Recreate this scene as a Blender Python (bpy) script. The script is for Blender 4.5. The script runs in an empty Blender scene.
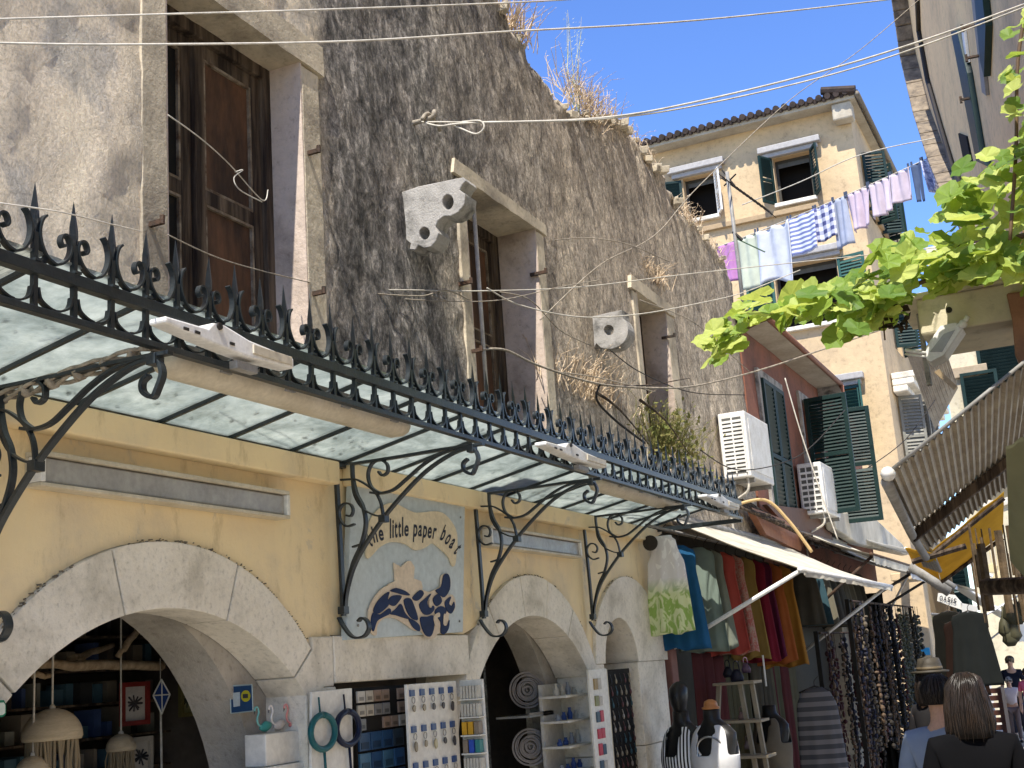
import bpy, math, random
from mathutils import Vector, Matrix, noise
from mathutils.geometry import tessellate_polygon
R_ = math.radians
random.seed(7)
scene = bpy.context.scene
COL = scene.collection
# ------------------------------------------------------------------ camera
F = 1259.92
RX = Vector((0.90108193, -0.15725688, -0.40413071))
RY = Vector((0.42804379, 0.17318877, 0.88700855))
RZ = Vector((-0.0694973, -0.97225301, 0.2233701))
CAM = Vector((0, 0, 2.1))
GZ = 0.25                                   # height of the street
def ray(px, py):
    c = Vector((px - 512, py - 384, F))
    return Vector((RX.dot(c), RY.dot(c), RZ.dot(c)))
def AX(px, py, X):
    r = ray(px, py); return CAM + r * (X / r.x)
def AY(px, py, Y):
    r = ray(px, py); return CAM + r * (Y / r.y)
def AZ(px, py, Z):
    r = ray(px, py); return CAM + r * ((Z - 2.1) / r.z)
cd = bpy.data.cameras.new('camera'); cam = bpy.data.objects.new('camera', cd); COL.objects.link(cam)
cd.sensor_width = 36; cd.lens = F / 1024 * 36; cd.clip_end = 2000; cd.clip_start = 0.05
right = Vector((RX.x, RY.x, RZ.x)); down = Vector((RX.y, RY.y, RZ.y)); fwd = Vector((RX.z, RY.z, RZ.z))
m = Matrix(((right.x, -down.x, -fwd.x, CAM.x), (right.y, -down.y, -fwd.y, CAM.y), (right.z, -down.z, -fwd.z, CAM.z), (0, 0, 0, 1)))
cam.matrix_world = m
scene.camera = cam
# ------------------------------------------------------------------ materials
def newmat(name):
    mt = bpy.data.materials.new(name); mt.use_nodes = True
    nt = mt.node_tree; b = nt.nodes['Principled BSDF']
    return mt, nt, b
def coords(nt, stretch):
    tc = nt.nodes.new('ShaderNodeTexCoord'); mp = nt.nodes.new('ShaderNodeMapping')
    nt.links.new(tc.outputs['Object'], mp.inputs[0]); mp.inputs['Scale'].default_value = stretch
    return mp.outputs[0]
def noise_node(nt, vec, scale, detail=6, rough=0.6, dist=0.0):
    n = nt.nodes.new('ShaderNodeTexNoise'); nt.links.new(vec, n.inputs['Vector'])
    n.inputs['Scale'].default_value = scale; n.inputs['Detail'].default_value = detail
    n.inputs['Roughness'].default_value = rough; n.inputs['Distortion'].default_value = dist
    return n.outputs['Fac']
def ramp(nt, fac, stops):
    r = nt.nodes.new('ShaderNodeValToRGB'); nt.links.new(fac, r.inputs[0])
    e = r.color_ramp.elements
    while len(e) > 1: e.remove(e[-1])
    e[0].position = stops[0][0]; e[0].color = (*stops[0][1], 1) if len(stops[0][1]) == 3 else stops[0][1]
    for p, c in stops[1:]:
        k = e.new(p); k.color = (*c, 1)
    return r.outputs[0]
def mix(nt, fac, a, b, typ='MIX'):
    x = nt.nodes.new('ShaderNodeMix'); x.data_type = 'RGBA'; x.blend_type = typ
    if isinstance(fac, float): x.inputs[0].default_value = fac
    else: nt.links.new(fac, x.inputs[0])
    for s, i in ((a, 6), (b, 7)):
        if isinstance(s, tuple): x.inputs[i].default_value = (*s, 1)
        else: nt.links.new(s, x.inputs[i])
    return x.outputs[2]
def math_(nt, op, a, b=0.0):
    x = nt.nodes.new('ShaderNodeMath'); x.operation = op
    for s, i in ((a, 0), (b, 1)):
        if isinstance(s, (int, float)): x.inputs[i].default_value = s
        else: nt.links.new(s, x.inputs[i])
    x.use_clamp = False
    return x.outputs[0]
def bump(nt, b, h, strength, dist=0.02):
    n = nt.nodes.new('ShaderNodeBump'); n.inputs['Strength'].default_value = strength
    n.inputs['Distance'].default_value = dist
    nt.links.new(h, n.inputs['Height']); nt.links.new(n.outputs[0], b.inputs['Normal'])
def pm(name, c1, c2=None, scale=6, rough=0.7, bmp=0.3, stretch=(1, 1, 1), metal=0.0, lo=0.35, hi=0.65, fine=0.5, dist=0.01, spec=None):
    mt, nt, b = newmat(name)
    if c2 is None: c2 = tuple(x * 0.8 for x in c1)
    v = coords(nt, stretch)
    n = noise_node(nt, v, scale)
    c = ramp(nt, n, [(lo, c1), (hi, c2)])
    n2 = noise_node(nt, v, scale * 9, 4)
    c = mix(nt, fine, c, ramp(nt, n2, [(0.3, (0.72, 0.72, 0.72)), (0.7, (1.15, 1.15, 1.15))]), 'MULTIPLY')
    nt.links.new(c, b.inputs['Base Color'])
    b.inputs['Roughness'].default_value = rough; b.inputs['Metallic'].default_value = metal
    b.inputs['Specular IOR Level'].default_value = .22 if spec is None else spec
    if bmp: bump(nt, b, math_(nt, 'ADD', n2, n), bmp, dist)
    return mt
def cloth(name, c, c2=None, scale=3, trans=0.25):
    mt, nt, b = newmat(name)
    v = coords(nt, (1, 1, 1)); n = noise_node(nt, v, scale, 3)
    col = ramp(nt, n, [(0.35, c), (0.65, c2 or tuple(x * 0.85 for x in c))])
    nt.links.new(col, b.inputs['Base Color']); b.inputs['Roughness'].default_value = 0.9
    b.inputs['Specular IOR Level'].default_value = 0.1
    w = noise_node(nt, v, 260, 2); bump(nt, b, w, 0.15, 0.004)
    t = nt.nodes.new('ShaderNodeBsdfTranslucent'); nt.links.new(col, t.inputs[0])
    ms = nt.nodes.new('ShaderNodeMixShader'); ms.inputs[0].default_value = trans
    out = nt.nodes['Material Output']
    nt.links.new(b.outputs[0], ms.inputs[1]); nt.links.new(t.outputs[0], ms.inputs[2]); nt.links.new(ms.outputs[0], out.inputs[0])
    return mt
def striped(name, c1, c2, axis, freq, soft=0.1, duty=0.5, check=None):
    mt, nt, b = newmat(name)
    tc = nt.nodes.new('ShaderNodeTexCoord'); sp = nt.nodes.new('ShaderNodeSeparateXYZ')
    nt.links.new(tc.outputs['Object'], sp.inputs[0])
    def band(ax, fr):
        s = math_(nt, 'MULTIPLY', sp.outputs[ax], fr); s = math_(nt, 'FRACT', s)
        return math_(nt, 'GREATER_THAN', s, duty)
    f = band(axis, freq)
    if check is not None:
        g = band(check, freq); f = math_(nt, 'MULTIPLY', math_(nt, 'ADD', f, g), 0.5)
    c = mix(nt, f, c1, c2); nt.links.new(c, b.inputs['Base Color']); b.inputs['Roughness'].default_value = 0.9
    return mt
# ruined wall: pale plaster that has gone black and furry with lichen in vertical streaks
def ruin_mat():
    mt, nt, b = newmat('lichen_streaked_plaster')
    v = coords(nt, (1, 1, 1)); vs = coords(nt, (1, 1, 0.33)); vt = coords(nt, (1.0, 1.1, 0.72))
    big = noise_node(nt, v, 1.3, 4, 0.55)
    streak = noise_node(nt, coords(nt, (1, 1, 0.62)), 13, 10, 0.76, 0.6)
    fine = noise_node(nt, vt, 34, 7, 0.78, 0.9)
    speck = noise_node(nt, v, 75, 4, 0.7)
    tc = nt.nodes.new('ShaderNodeTexCoord'); sp = nt.nodes.new('ShaderNodeSeparateXYZ'); nt.links.new(tc.outputs['Object'], sp.inputs[0])
    mr = nt.nodes.new('ShaderNodeMapRange'); nt.links.new(sp.outputs['Y'], mr.inputs[0])
    mr.inputs[1].default_value = -0.50; mr.inputs[2].default_value = -0.25; mr.inputs[3].default_value = 0.0; mr.inputs[4].default_value = 1.0
    mr2 = nt.nodes.new('ShaderNodeMapRange'); nt.links.new(sp.outputs['Y'], mr2.inputs[0])
    mr2.inputs[1].default_value = 0.6; mr2.inputs[2].default_value = 3.0; mr2.inputs[3].default_value = 0.0; mr2.inputs[4].default_value = 1.0
    # pale part: tan plaster with grey blooms
    patch = noise_node(nt, coords(nt, (1, 1.0, 0.8)), 2.6, 9, 0.62, 0.6)
    pale = ramp(nt, patch, [(0.42, (0.86, 0.75, 0.58)), (0.50, (0.82, 0.72, 0.57)), (0.56, (0.60, 0.55, 0.47)), (0.68, (0.46, 0.43, 0.38))])
    pale = mix(nt, 0.4, pale, ramp(nt, streak, [(0.30, (0.62, 0.61, 0.6)), (0.45, (0.97, 0.96, 0.95)), (0.65, (1.15, 1.13, 1.1))]), 'MULTIPLY')
    # dark part
    dark = ramp(nt, streak, [(0.34, (0.062, 0.060, 0.056)), (0.46, (0.150, 0.142, 0.130)), (0.54, (0.26, 0.245, 0.225)), (0.66, (0.56, 0.52, 0.47))])
    brown = ramp(nt, streak, [(0.32, (0.21, 0.18, 0.145)), (0.45, (0.42, 0.365, 0.29)), (0.56, (0.54, 0.47, 0.375)), (0.68, (0.74, 0.65, 0.52))])
    f2 = math_(nt, 'SUBTRACT', math_(nt, 'ADD', math_(nt, 'MULTIPLY', mr2.outputs[0], 0.95), math_(nt, 'MULTIPLY', math_(nt, 'SUBTRACT', big, 0.5), 1.6)), 0.0)
    f2n = nt.nodes.new('ShaderNodeClamp'); nt.links.new(f2, f2n.inputs[0])
    old = mix(nt, f2n.outputs[0], dark, brown)
    c = mix(nt, mr.outputs[0], pale, old)
    fk = math_(nt, 'ADD', math_(nt, 'MULTIPLY', mr.outputs[0], 0.75), 0.15)
    c = mix(nt, fk, c, ramp(nt, fine, [(0.36, (0.42, 0.41, 0.40)), (0.5, (0.97, 0.96, 0.95)), (0.64, (1.8, 1.74, 1.66))]), 'MULTIPLY')
    run = noise_node(nt, coords(nt, (1, 1, 0.10)), 3.5, 6, 0.6, 0.2)
    c = mix(nt, 0.6, c, ramp(nt, run, [(0.36, (0.60, 0.59, 0.58)), (0.48, (0.97, 0.95, 0.95)), (0.62, (1.25, 1.23, 1.18))]), 'MULTIPLY')
    vor = nt.nodes.new('ShaderNodeTexVoronoi'); vor.feature = 'DISTANCE_TO_EDGE'; vor.inputs['Scale'].default_value = 2.6; nt.links.new(coords(nt, (1, 1, 1.5)), vor.inputs['Vector'])
    crk = ramp(nt, vor.outputs[0], [(0.0, (0.35, 0.34, 0.33)), (0.022, (1, 1, 1))])
    c = mix(nt, math_(nt, 'MULTIPLY', big, 0.55), c, crk, 'MULTIPLY')
    c = mix(nt, 0.35, c, ramp(nt, speck, [(0.35, (0.4, 0.4, 0.4)), (0.5, (1, 1, 1)), (0.7, (1.5, 1.45, 1.4))]), 'MULTIPLY')
    nt.links.new(c, b.inputs['Base Color']); b.inputs['Roughness'].default_value = 0.95; b.inputs['Specular IOR Level'].default_value = 0.15
    h = math_(nt, 'ADD', streak, math_(nt, 'MULTIPLY', fine, 0.9)); bump(nt, b, h, 0.6, 0.035)
    return mt
M = {}
M['ruin'] = ruin_mat()
def yellow_mat():
    mt, nt, b = newmat('yellow_limewash')
    v = coords(nt, (1, 1, 1)); n = noise_node(nt, v, 2.2, 7, 0.6); s = noise_node(nt, coords(nt, (1, 1, 0.4)), 9, 7, 0.7); f = noise_node(nt, v, 60, 4)
    c = ramp(nt, n, [(0.34, (0.84, 0.68, 0.40)), (0.50, (0.80, 0.645, 0.39)), (0.64, (0.68, 0.56, 0.37))])
    c = mix(nt, 0.45, c, ramp(nt, s, [(0.32, (0.50, 0.45, 0.38)), (0.44, (1, 1, 1)), (0.72, (1.06, 1.04, 1.0))]), 'MULTIPLY')
    pt = noise_node(nt, coords(nt, (1, 1, .8)), 3.4, 10, 0.68, 0.5)
    c = mix(nt, ramp(nt, pt, [(0.60, (0, 0, 0)), (0.625, (.55, .55, .55))]), c, (0.58, 0.50, 0.38))
    c = mix(nt, ramp(nt, pt, [(0.655, (0, 0, 0)), (0.665, (.8, .8, .8))]), c, (0.40, 0.36, 0.30))
    nt.links.new(c, b.inputs['Base Color']); b.inputs['Roughness'].default_value = 0.85
    bump(nt, b, math_(nt, 'ADD', f, math_(nt, 'MULTIPLY', s, 2.0)), 0.22, 0.01); return mt
M['yellow'] = yellow_mat()
def stone_mat(name, a, bb, cc, scale=3.0, joints=0.0):
    mt, nt, b = newmat(name)
    v = coords(nt, (1, 1, 1)); n = noise_node(nt, v, scale, 8, 0.65, 0.3); f = noise_node(nt, v, scale * 14, 5, 0.7)
    vo = nt.nodes.new('ShaderNodeTexVoronoi'); nt.links.new(v, vo.inputs['Vector']); vo.inputs['Scale'].default_value = scale * 18
    c = ramp(nt, n, [(0.34, a), (0.5, bb), (0.66, cc)])
    c = mix(nt, 0.7, c, ramp(nt, f, [(0.28, (0.55, 0.53, 0.5)), (0.45, (0.98, 0.97, 0.96)), (0.7, (1.12, 1.1, 1.08))]), 'MULTIPLY')
    nt.links.new(c, b.inputs['Base Color']); b.inputs['Roughness'].default_value = 0.88
    bump(nt, b, math_(nt, 'ADD', f, n), 0.5, 0.012); return mt
M['stone'] = stone_mat('pale_weathered_stone', (0.78, 0.73, 0.63), (0.71, 0.66, 0.56), (0.48, 0.44, 0.36))
M['stone_dirty'] = stone_mat('dirty_window_stone', (0.66, 0.57, 0.42), (0.52, 0.45, 0.33), (0.26, 0.22, 0.165), 2.4)
M['stone_grey'] = stone_mat('grey_carved_stone', (0.42, 0.40, 0.37), (0.33, 0.315, 0.29), (0.10, 0.095, 0.085), 7)
M['reveal'] = stone_mat('mauve_grey_reveal_render', (0.62, 0.51, 0.42), (0.54, 0.44, 0.36), (0.30, 0.235, 0.185), 1.8)
M['vault'] = stone_mat('grey_vault_plaster', (0.46, 0.42, 0.36), (0.38, 0.35, 0.30), (0.26, 0.24, 0.2), 2.0)
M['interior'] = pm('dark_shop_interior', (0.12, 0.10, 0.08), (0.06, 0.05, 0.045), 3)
M['wood_old'] = pm('old_brown_wood', (0.030, 0.020, 0.014), (0.17, 0.125, 0.085), 2.6, 0.8, 0.8, (7, 7, 0.5), lo=.42, hi=.68, fine=.9, dist=0.008)
M['wood_panel'] = pm('sun_bleached_wood_panel', (0.14, 0.070, 0.038), (0.045, 0.028, 0.02), 3.2, 0.7, 0.6, (1.6, 1.6, 0.5), lo=.4, hi=.62, fine=.8, dist=0.006)
M['driftwood'] = pm('driftwood', (0.55, 0.42, 0.27), (0.36, 0.26, 0.16), 6, 0.8, 0.5, (1, 6, 6))
M['iron'] = pm('blue_black_iron_paint', (0.008, 0.013, 0.017), (0.024, 0.031, 0.034), 12, 0.36, 0.35, lo=0.4, hi=0.75, dist=0.003, spec=0.5)
M['rust_iron'] = pm('rusty_iron', (0.035, 0.028, 0.022), (0.09, 0.05, 0.03), 18, 0.7, 0.4)
M['white_metal'] = pm('white_painted_metal', (0.80, 0.79, 0.76), (0.66, 0.64, 0.59), 7, 0.45, 0.05)
M['cream_plastic'] = pm('aged_cream_plastic', (0.62, 0.56, 0.44), (0.5, 0.44, 0.33), 6, 0.4, 0.05)
M['grey_metal'] = pm('grey_metal', (0.30, 0.29, 0.27), (0.2, 0.19, 0.17), 9, 0.5, 0.1)
M['lampglass'] = pm('grey_lamp_glass', (0.42, 0.41, 0.38), (0.32, 0.31, 0.29), 5, 0.2, 0.03)
M['cable'] = pm('pale_cable', (0.62, 0.58, 0.50), (0.42, 0.39, 0.33), 20, 0.7, 0.1)
M['cable_dark'] = pm('dark_cable', (0.035, 0.03, 0.026), None, 20, 0.6, 0.1)
M['wire_old'] = pm('old_twisted_wire', (0.40, 0.35, 0.28), (0.2, 0.17, 0.13), 30, 0.8, 0.2)
M['white_board'] = pm('white_board', (0.72, 0.70, 0.64), (0.62, 0.6, 0.54), 4, 0.6, 0.04)
M['far_yellow'] = stone_mat('sunlit_ochre_render', (0.60, 0.45, 0.26), (0.55, 0.41, 0.24), (0.44, 0.33, 0.20), 0.9)
M['cream_wall'] = stone_mat('cream_render', (0.66, 0.60, 0.42), (0.6, 0.54, 0.38), (0.5, 0.44, 0.32), 0.7)
M['red_wall'] = stone_mat('brick_red_render', (0.27, 0.10, 0.058), (0.21, 0.085, 0.052), (0.12, 0.058, 0.04), 1.4)
M['soffit'] = pm('painted_soffit_boards', (0.50, 0.45, 0.35), (0.38, 0.33, 0.25), 3, 0.8, 0.2)
M['tile'] = pm('terracotta_roof_tile', (0.07, 0.05, 0.042), (0.035, 0.028, 0.024), 6, 0.85, 0.3)
M['green'] = pm('dark_green_shutter_paint', (0.008, 0.024, 0.022), (0.014, 0.034, 0.031), 4, 0.5, 0.1)
M['green_light'] = pm('faded_green_shutter_paint', (0.022, 0.08, 0.07), (0.035, 0.10, 0.085), 4, 0.55, 0.1)
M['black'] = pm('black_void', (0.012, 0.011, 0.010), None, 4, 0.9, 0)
M['black_plastic'] = pm('black_mannequin_plastic', (0.02, 0.019, 0.018), None, 4, 0.35, 0)
M['canvas'] = cloth('cream_awning_canvas', (0.66, 0.61, 0.50), (0.50, 0.46, 0.37), 4, 0.12)
M['canvas_yellow'] = cloth('yellow_awning_canvas', (0.62, 0.40, 0.05), (0.52, 0.33, 0.04), 5, 0.35)
M['canvas_white'] = cloth('white_awning_canvas', (0.78, 0.77, 0.73), None, 4, 0.3)
M['canvas_olive'] = cloth('olive_parasol_canvas', (0.20, 0.20, 0.12), (0.15, 0.15, 0.09), 4, 0.3)
M['corrugated'] = pm('corrugated_brown_sheet', (0.36, 0.31, 0.23), (0.24, 0.20, 0.15), 5, 0.6, 0.2)
M['straw'] = cloth('dry_grass', (0.78, 0.65, 0.48), (0.60, 0.46, 0.30), 30, 0.3)
M['moss'] = cloth('green_weed', (0.14, 0.17, 0.05), (0.24, 0.2, 0.08), 20, 0.3)
M['paving'] = stone_mat('limestone_paving', (0.45, 0.42, 0.36), (0.40, 0.37, 0.31), (0.30, 0.28, 0.24), 1.2)
M['skin'] = pm('skin', (0.55, 0.33, 0.22), (0.5, 0.29, 0.19), 8, 0.5, 0.03)
M['hair_dark'] = pm('dark_brown_hair', (0.004, 0.003, 0.002), (0.010, 0.006, 0.004), 9, 0.5, 0.6, (14, 14, 1), dist=0.01)
M['hair_strand'] = pm('hair_strand_brown', (0.03, 0.018, 0.011), (0.012, 0.008, 0.005), 9, 0.35, 0, spec=.5)
M['hair_grey'] = pm('light_hair', (0.45, 0.36, 0.24), (0.3, 0.23, 0.15), 20, 0.6, 0.4)
def leaf_mat(name='vine_leaf', stops=((0.1, (0.12, 0.22, 0.04)), (0.45, (0.30, 0.42, 0.07)), (0.8, (0.52, 0.58, 0.16))), tr=0.45):
    mt, nt, b = newmat(name)
    g = nt.nodes.new('ShaderNodeNewGeometry'); rp = ramp(nt, g.outputs['Random Per Island'], [(p, c) for p, c in stops])
    v = coords(nt, (1, 1, 1)); n = noise_node(nt, v, 45, 4)
    c = mix(nt, 0.5, rp, ramp(nt, n, [(0.3, (0.7, 0.75, 0.6)), (0.7, (1.15, 1.1, 1.1))]), 'MULTIPLY')
    nt.links.new(c, b.inputs['Base Color']); b.inputs['Roughness'].default_value = 0.55; b.inputs['Specular IOR Level'].default_value = 0.3
    bump(nt, b, n, 0.3, 0.004)
    t = nt.nodes.new('ShaderNodeBsdfTranslucent'); nt.links.new(mix(nt, 0.35, c, (0.75, 0.85, 0.1), 'MIX'), t.inputs[0])
    ms = nt.nodes.new('ShaderNodeMixShader'); ms.inputs[0].default_value = tr; out = nt.nodes['Material Output']
    nt.links.new(b.outputs[0], ms.inputs[1]); nt.links.new(t.outputs[0], ms.inputs[2]); nt.links.new(ms.outputs[0], out.inputs[0])
    return mt
M['leaf'] = leaf_mat()
def glass_mat(name='dusty_canopy_glass', col=(0.74, 0.83, 0.82), wired=False):
    mt, nt, b = newmat(name); out = nt.nodes['Material Output']
    v = coords(nt, (1, 1, 1)); n = noise_node(nt, coords(nt, (1, 0.6, 1)), 5, 7, 0.7, 0.6); f = noise_node(nt, v, 26, 5, 0.7)
    c = ramp(nt, n, [(0.32, (0.40, 0.44, 0.43)), (0.50, (0.52, 0.56, 0.55)), (0.68, (0.62, 0.65, 0.63))])
    c = mix(nt, 0.4, c, ramp(nt, f, [(0.35, (0.65, 0.68, 0.66)), (0.6, (1.05, 1.05, 1.05))]), 'MULTIPLY')
    if wired:
        br = nt.nodes.new('ShaderNodeTexBrick'); nt.links.new(coords(nt, (1, 1, 1)), br.inputs['Vector']); br.inputs['Scale'].default_value = 14
        br.inputs['Color1'].default_value = (0.55, 0.54, 0.48, 1); br.inputs['Color2'].default_value = (0.40, 0.40, 0.36, 1); br.inputs['Mortar'].default_value = (0.25, 0.25, 0.23, 1)
        c = mix(nt, 0.6, c, br.outputs[0])
    tl = nt.nodes.new('ShaderNodeBsdfTranslucent'); nt.links.new(c, tl.inputs[0])
    tp = nt.nodes.new('ShaderNodeBsdfTransparent'); nt.links.new(c, tp.inputs[0])
    gl = nt.nodes.new('ShaderNodeBsdfGlossy'); gl.inputs['Roughness'].default_value = 0.15; gl.inputs[0].default_value = (0.8, 0.85, 0.85, 1)
    m1 = nt.nodes.new('ShaderNodeMixShader'); nt.links.new(ramp(nt, n, [(0.3, (0.5, 0.5, 0.5)), (0.65, (0.12, 0.12, 0.12))]), m1.inputs[0])
    nt.links.new(tl.outputs[0], m1.inputs[1]); nt.links.new(tp.outputs[0], m1.inputs[2])
    m2 = nt.nodes.new('ShaderNodeMixShader'); m2.inputs[0].default_value = 0.12
    nt.links.new(m1.outputs[0], m2.inputs[1]); nt.links.new(gl.outputs[0], m2.inputs[2]); nt.links.new(m2.outputs[0], out.inputs[0])
    return mt
M['glass'] = glass_mat(); M['wired'] = glass_mat('wired_canopy_glass', wired=True)
_cc = {}
def C(r, g, b_, rough=0.6, metal=0.0):
    k = (r, g, b_, rough, metal)
    if k not in _cc: _cc[k] = pm('paint_%d' % len(_cc), (r, g, b_), None, 12, rough, 0.04, metal=metal, fine=0.35)
    return _cc[k]
def FB(r, g, b_):
    k = ('f', r, g, b_)
    if k not in _cc: _cc[k] = cloth('fabric_%d' % len(_cc), (r, g, b_), tuple(x * 0.8 for x in (r, g, b_)), 5, 0.2)
    return _cc[k]
# ------------------------------------------------------------------ mesh collecting
class MB:
    def __init__(s): s.v = []; s.f = []
    def add(s, vs, fs):
        o = len(s.v); s.v += [Vector(p) for p in vs]; s.f += [tuple(i + o for i in f) for f in fs]; return s
    def box(s, a, b):
        x0, y0, z0 = a; x1, y1, z1 = b
        x0, x1 = min(x0, x1), max(x0, x1); y0, y1 = min(y0, y1), max(y0, y1); z0, z1 = min(z0, z1), max(z0, z1)
        return s.add([(x0, y0, z0), (x1, y0, z0), (x1, y1, z0), (x0, y1, z0), (x0, y0, z1), (x1, y0, z1), (x1, y1, z1), (x0, y1, z1)],
                     [(0, 3, 2, 1), (4, 5, 6, 7), (0, 1, 5, 4), (1, 2, 6, 5), (2, 3, 7, 6), (3, 0, 4, 7)])
    def obox(s, c, ax, ay, az):       # oriented box: centre and three half-axis vectors
        c, ax, ay, az = map(Vector, (c, ax, ay, az))
        return s.add([c + i * ax + j * ay + k * az for k in (-1, 1) for i, j in ((-1, -1), (1, -1), (1, 1), (-1, 1))],
                     [(0, 3, 2, 1), (4, 5, 6, 7), (0, 1, 5, 4), (1, 2, 6, 5), (2, 3, 7, 6), (3, 0, 4, 7)])
    def tube(s, pts, r, n=6, caps=True):
        pts = [Vector(p) for p in pts]; L = len(pts)
        if not isinstance(r, (list, tuple)): r = [r] * L
        up = Vector((0, 0, 1)); vs = []; t0 = (pts[1] - pts[0]).normalized()
        a = t0.cross(up)
        if a.length < 0.05: a = t0.cross(Vector((1, 0, 0)))
        a.normalize()
        for i, p in enumerate(pts):
            t = (pts[min(i + 1, L - 1)] - pts[max(i - 1, 0)])
            if t.length < 1e-9: t = t0
            t.normalize(); a = (a - t * a.dot(t)); a.normalize(); b = t.cross(a)
            vs += [p + (a * math.cos(k * 6.28318 / n) + b * math.sin(k * 6.28318 / n)) * r[i] for k in range(n)]
        fs = [(i * n + k, i * n + (k + 1) % n, (i + 1) * n + (k + 1) % n, (i + 1) * n + k) for i in range(L - 1) for k in range(n)]
        if caps: fs += [tuple(range(n - 1, -1, -1)), tuple((L - 1) * n + k for k in range(n))]
        return s.add(vs, fs)
    def ribbon(s, pts, ax, w, th, taper=1.0):  # flat bar bent in a plane; ax = normal of that plane, w = width along ax, th = thickness
        pts = [Vector(p) for p in pts]; ax = Vector(ax).normalized(); L = len(pts); vs = []
        for i, p in enumerate(pts):
            t = (pts[min(i + 1, L - 1)] - pts[max(i - 1, 0)]).normalized(); nn = t.cross(ax).normalized()
            k = 1.0 if taper == 1 else 1 - (1 - taper) * i / (L - 1)
            for a_, b_ in ((-1, -1), (1, -1), (1, 1), (-1, 1)): vs.append(p + ax * (a_ * w / 2 * k) + nn * (b_ * th / 2 * k))
        fs = [(i * 4 + k, i * 4 + (k + 1) % 4, (i + 1) * 4 + (k + 1) % 4, (i + 1) * 4 + k) for i in range(L - 1) for k in range(4)]
        fs += [(3, 2, 1, 0), tuple((L - 1) * 4 + k for k in range(4))]
        return s.add(vs, fs)
    def prism(s, poly, off):          # planar polygon (3D points) pushed out by vector off
        poly = [Vector(p) for p in poly]; off = Vector(off); n = len(poly)
        tri = tessellate_polygon([poly])
        vs = poly + [p + off for p in poly]
        nrm = Vector()
        for i in range(n): nrm += poly[i].cross(poly[(i + 1) % n])
        fl = nrm.dot(off) > 0
        fs = []
        for t in tri:
            a, b, c = t
            tn = (poly[b] - poly[a]).cross(poly[c] - poly[a])
            if (tn.dot(off) > 0): a, c = c, a
            fs.append((a, b, c)); fs.append((c + n, b + n, a + n))
        for i in range(n):
            j = (i + 1) % n
            fs.append((i, j, j + n, i + n) if fl else (i + n, j + n, j, i))
        return s.add(vs, fs)
    def loft(s, rings, caps=True):
        n = len(rings[0]); vs = [p for r in rings for p in r]
        fs = [(i * n + k, i * n + (k + 1) % n, (i + 1) * n + (k + 1) % n, (i + 1) * n + k) for i in range(len(rings) - 1) for k in range(n)]
        if caps: fs += [tuple(range(n - 1, -1, -1)), tuple((len(rings) - 1) * n + k for k in range(n))]
        return s.add(vs, fs)
    def ell(s, rows, n=16):           # rows of (cx, cy, z, rx, ry)
        return s.loft([[(cx + rx * math.cos(k * 6.28318 / n), cy + ry * math.sin(k * 6.28318 / n), z) for k in range(n)] for cx, cy, z, rx, ry in rows])
    def sphere(s, c, r, n=12, m_=8):
        if not isinstance(r, (list, tuple)): r = (r, r, r)
        return s.ell([(c[0], c[1], c[2] - r[2] * math.cos(math.pi * (j + 0.02) / (m_ + 0.04)), r[0] * math.sin(math.pi * (j + 0.02) / (m_ + 0.04)), r[1] * math.sin(math.pi * (j + 0.02) / (m_ + 0.04))) for j in range(m_ + 1)], n)
    def disc(s, c, r, nrm, th=0.01, n=20):
        nrm = Vector(nrm).normalized(); a = nrm.orthogonal().normalized(); b = nrm.cross(a); c = Vector(c)
        return s.prism([c + (a * math.cos(k * 6.28318 / n) + b * math.sin(k * 6.28318 / n)) * r for k in range(n)], nrm * th)
    def ring(s, c, r, w, nrm, th=0.01, n=28, sy=1.0):
        nrm = Vector(nrm).normalized(); a = Vector((0, 0, 1)); b = nrm.cross(a).normalized(); a = b.cross(nrm); c = Vector(c)
        return s.ribbon([c + (b * math.cos(k * 6.28318 / n) * sy + a * math.sin(k * 6.28318 / n)) * r for k in range(n + 1)], nrm, th, w)
ORG = {}
def part(name, mb, mat, parent=None, smooth=False, bevel=0.0, label=None, kind=None):
    me = bpy.data.meshes.new(name)
    o0 = ORG.get(parent, Vector((0, 0, 0))) if parent else Vector((0, 0, 0))
    me.from_pydata([tuple(p - o0) for p in mb.v], [], mb.f); me.materials.append(M[mat] if isinstance(mat, str) else mat)
    if smooth: me.polygons.foreach_set('use_smooth', [True] * len(me.polygons))
    me.update()
    o = bpy.data.objects.new(name, me); COL.objects.link(o)
    if parent: o.parent = parent
    ORG[o] = o0
    if bevel:
        b = o.modifiers.new('bevel', 'BEVEL'); b.width = bevel; b.segments = 2; b.limit_method = 'ANGLE'
    if label: o['label'] = label
    if kind: o['kind'] = kind
    return o
def parts(name, mb, mat, parent=None, smooth=False, bevel=0.0):
    p = list(range(len(mb.v)))
    def f(i):
        while p[i] != i: p[i] = p[p[i]]; i = p[i]
        return i
    for fc in mb.f:
        for q in fc[1:]: p[f(q)] = f(fc[0])
    groups = {}
    for fc in mb.f: groups.setdefault(f(fc[0]), []).append(fc)
    for g in groups.values():
        ids = sorted({i for fc in g for i in fc}); mp = {i: k for k, i in enumerate(ids)}; m2 = MB(); m2.v = [mb.v[i] for i in ids]; m2.f = [tuple(mp[i] for i in fc) for fc in g]
        part(name, m2, mat, parent, smooth, bevel)
def thing(name, label, cat, loc=(0, 0, 0), group=None):
    o = bpy.data.objects.new(name, None); COL.objects.link(o); o.empty_display_size = 0.1
    o.location = loc; ORG[o] = Vector(loc); o['label'] = label; o['category'] = cat
    if group: o['group'] = group
    return o
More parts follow.
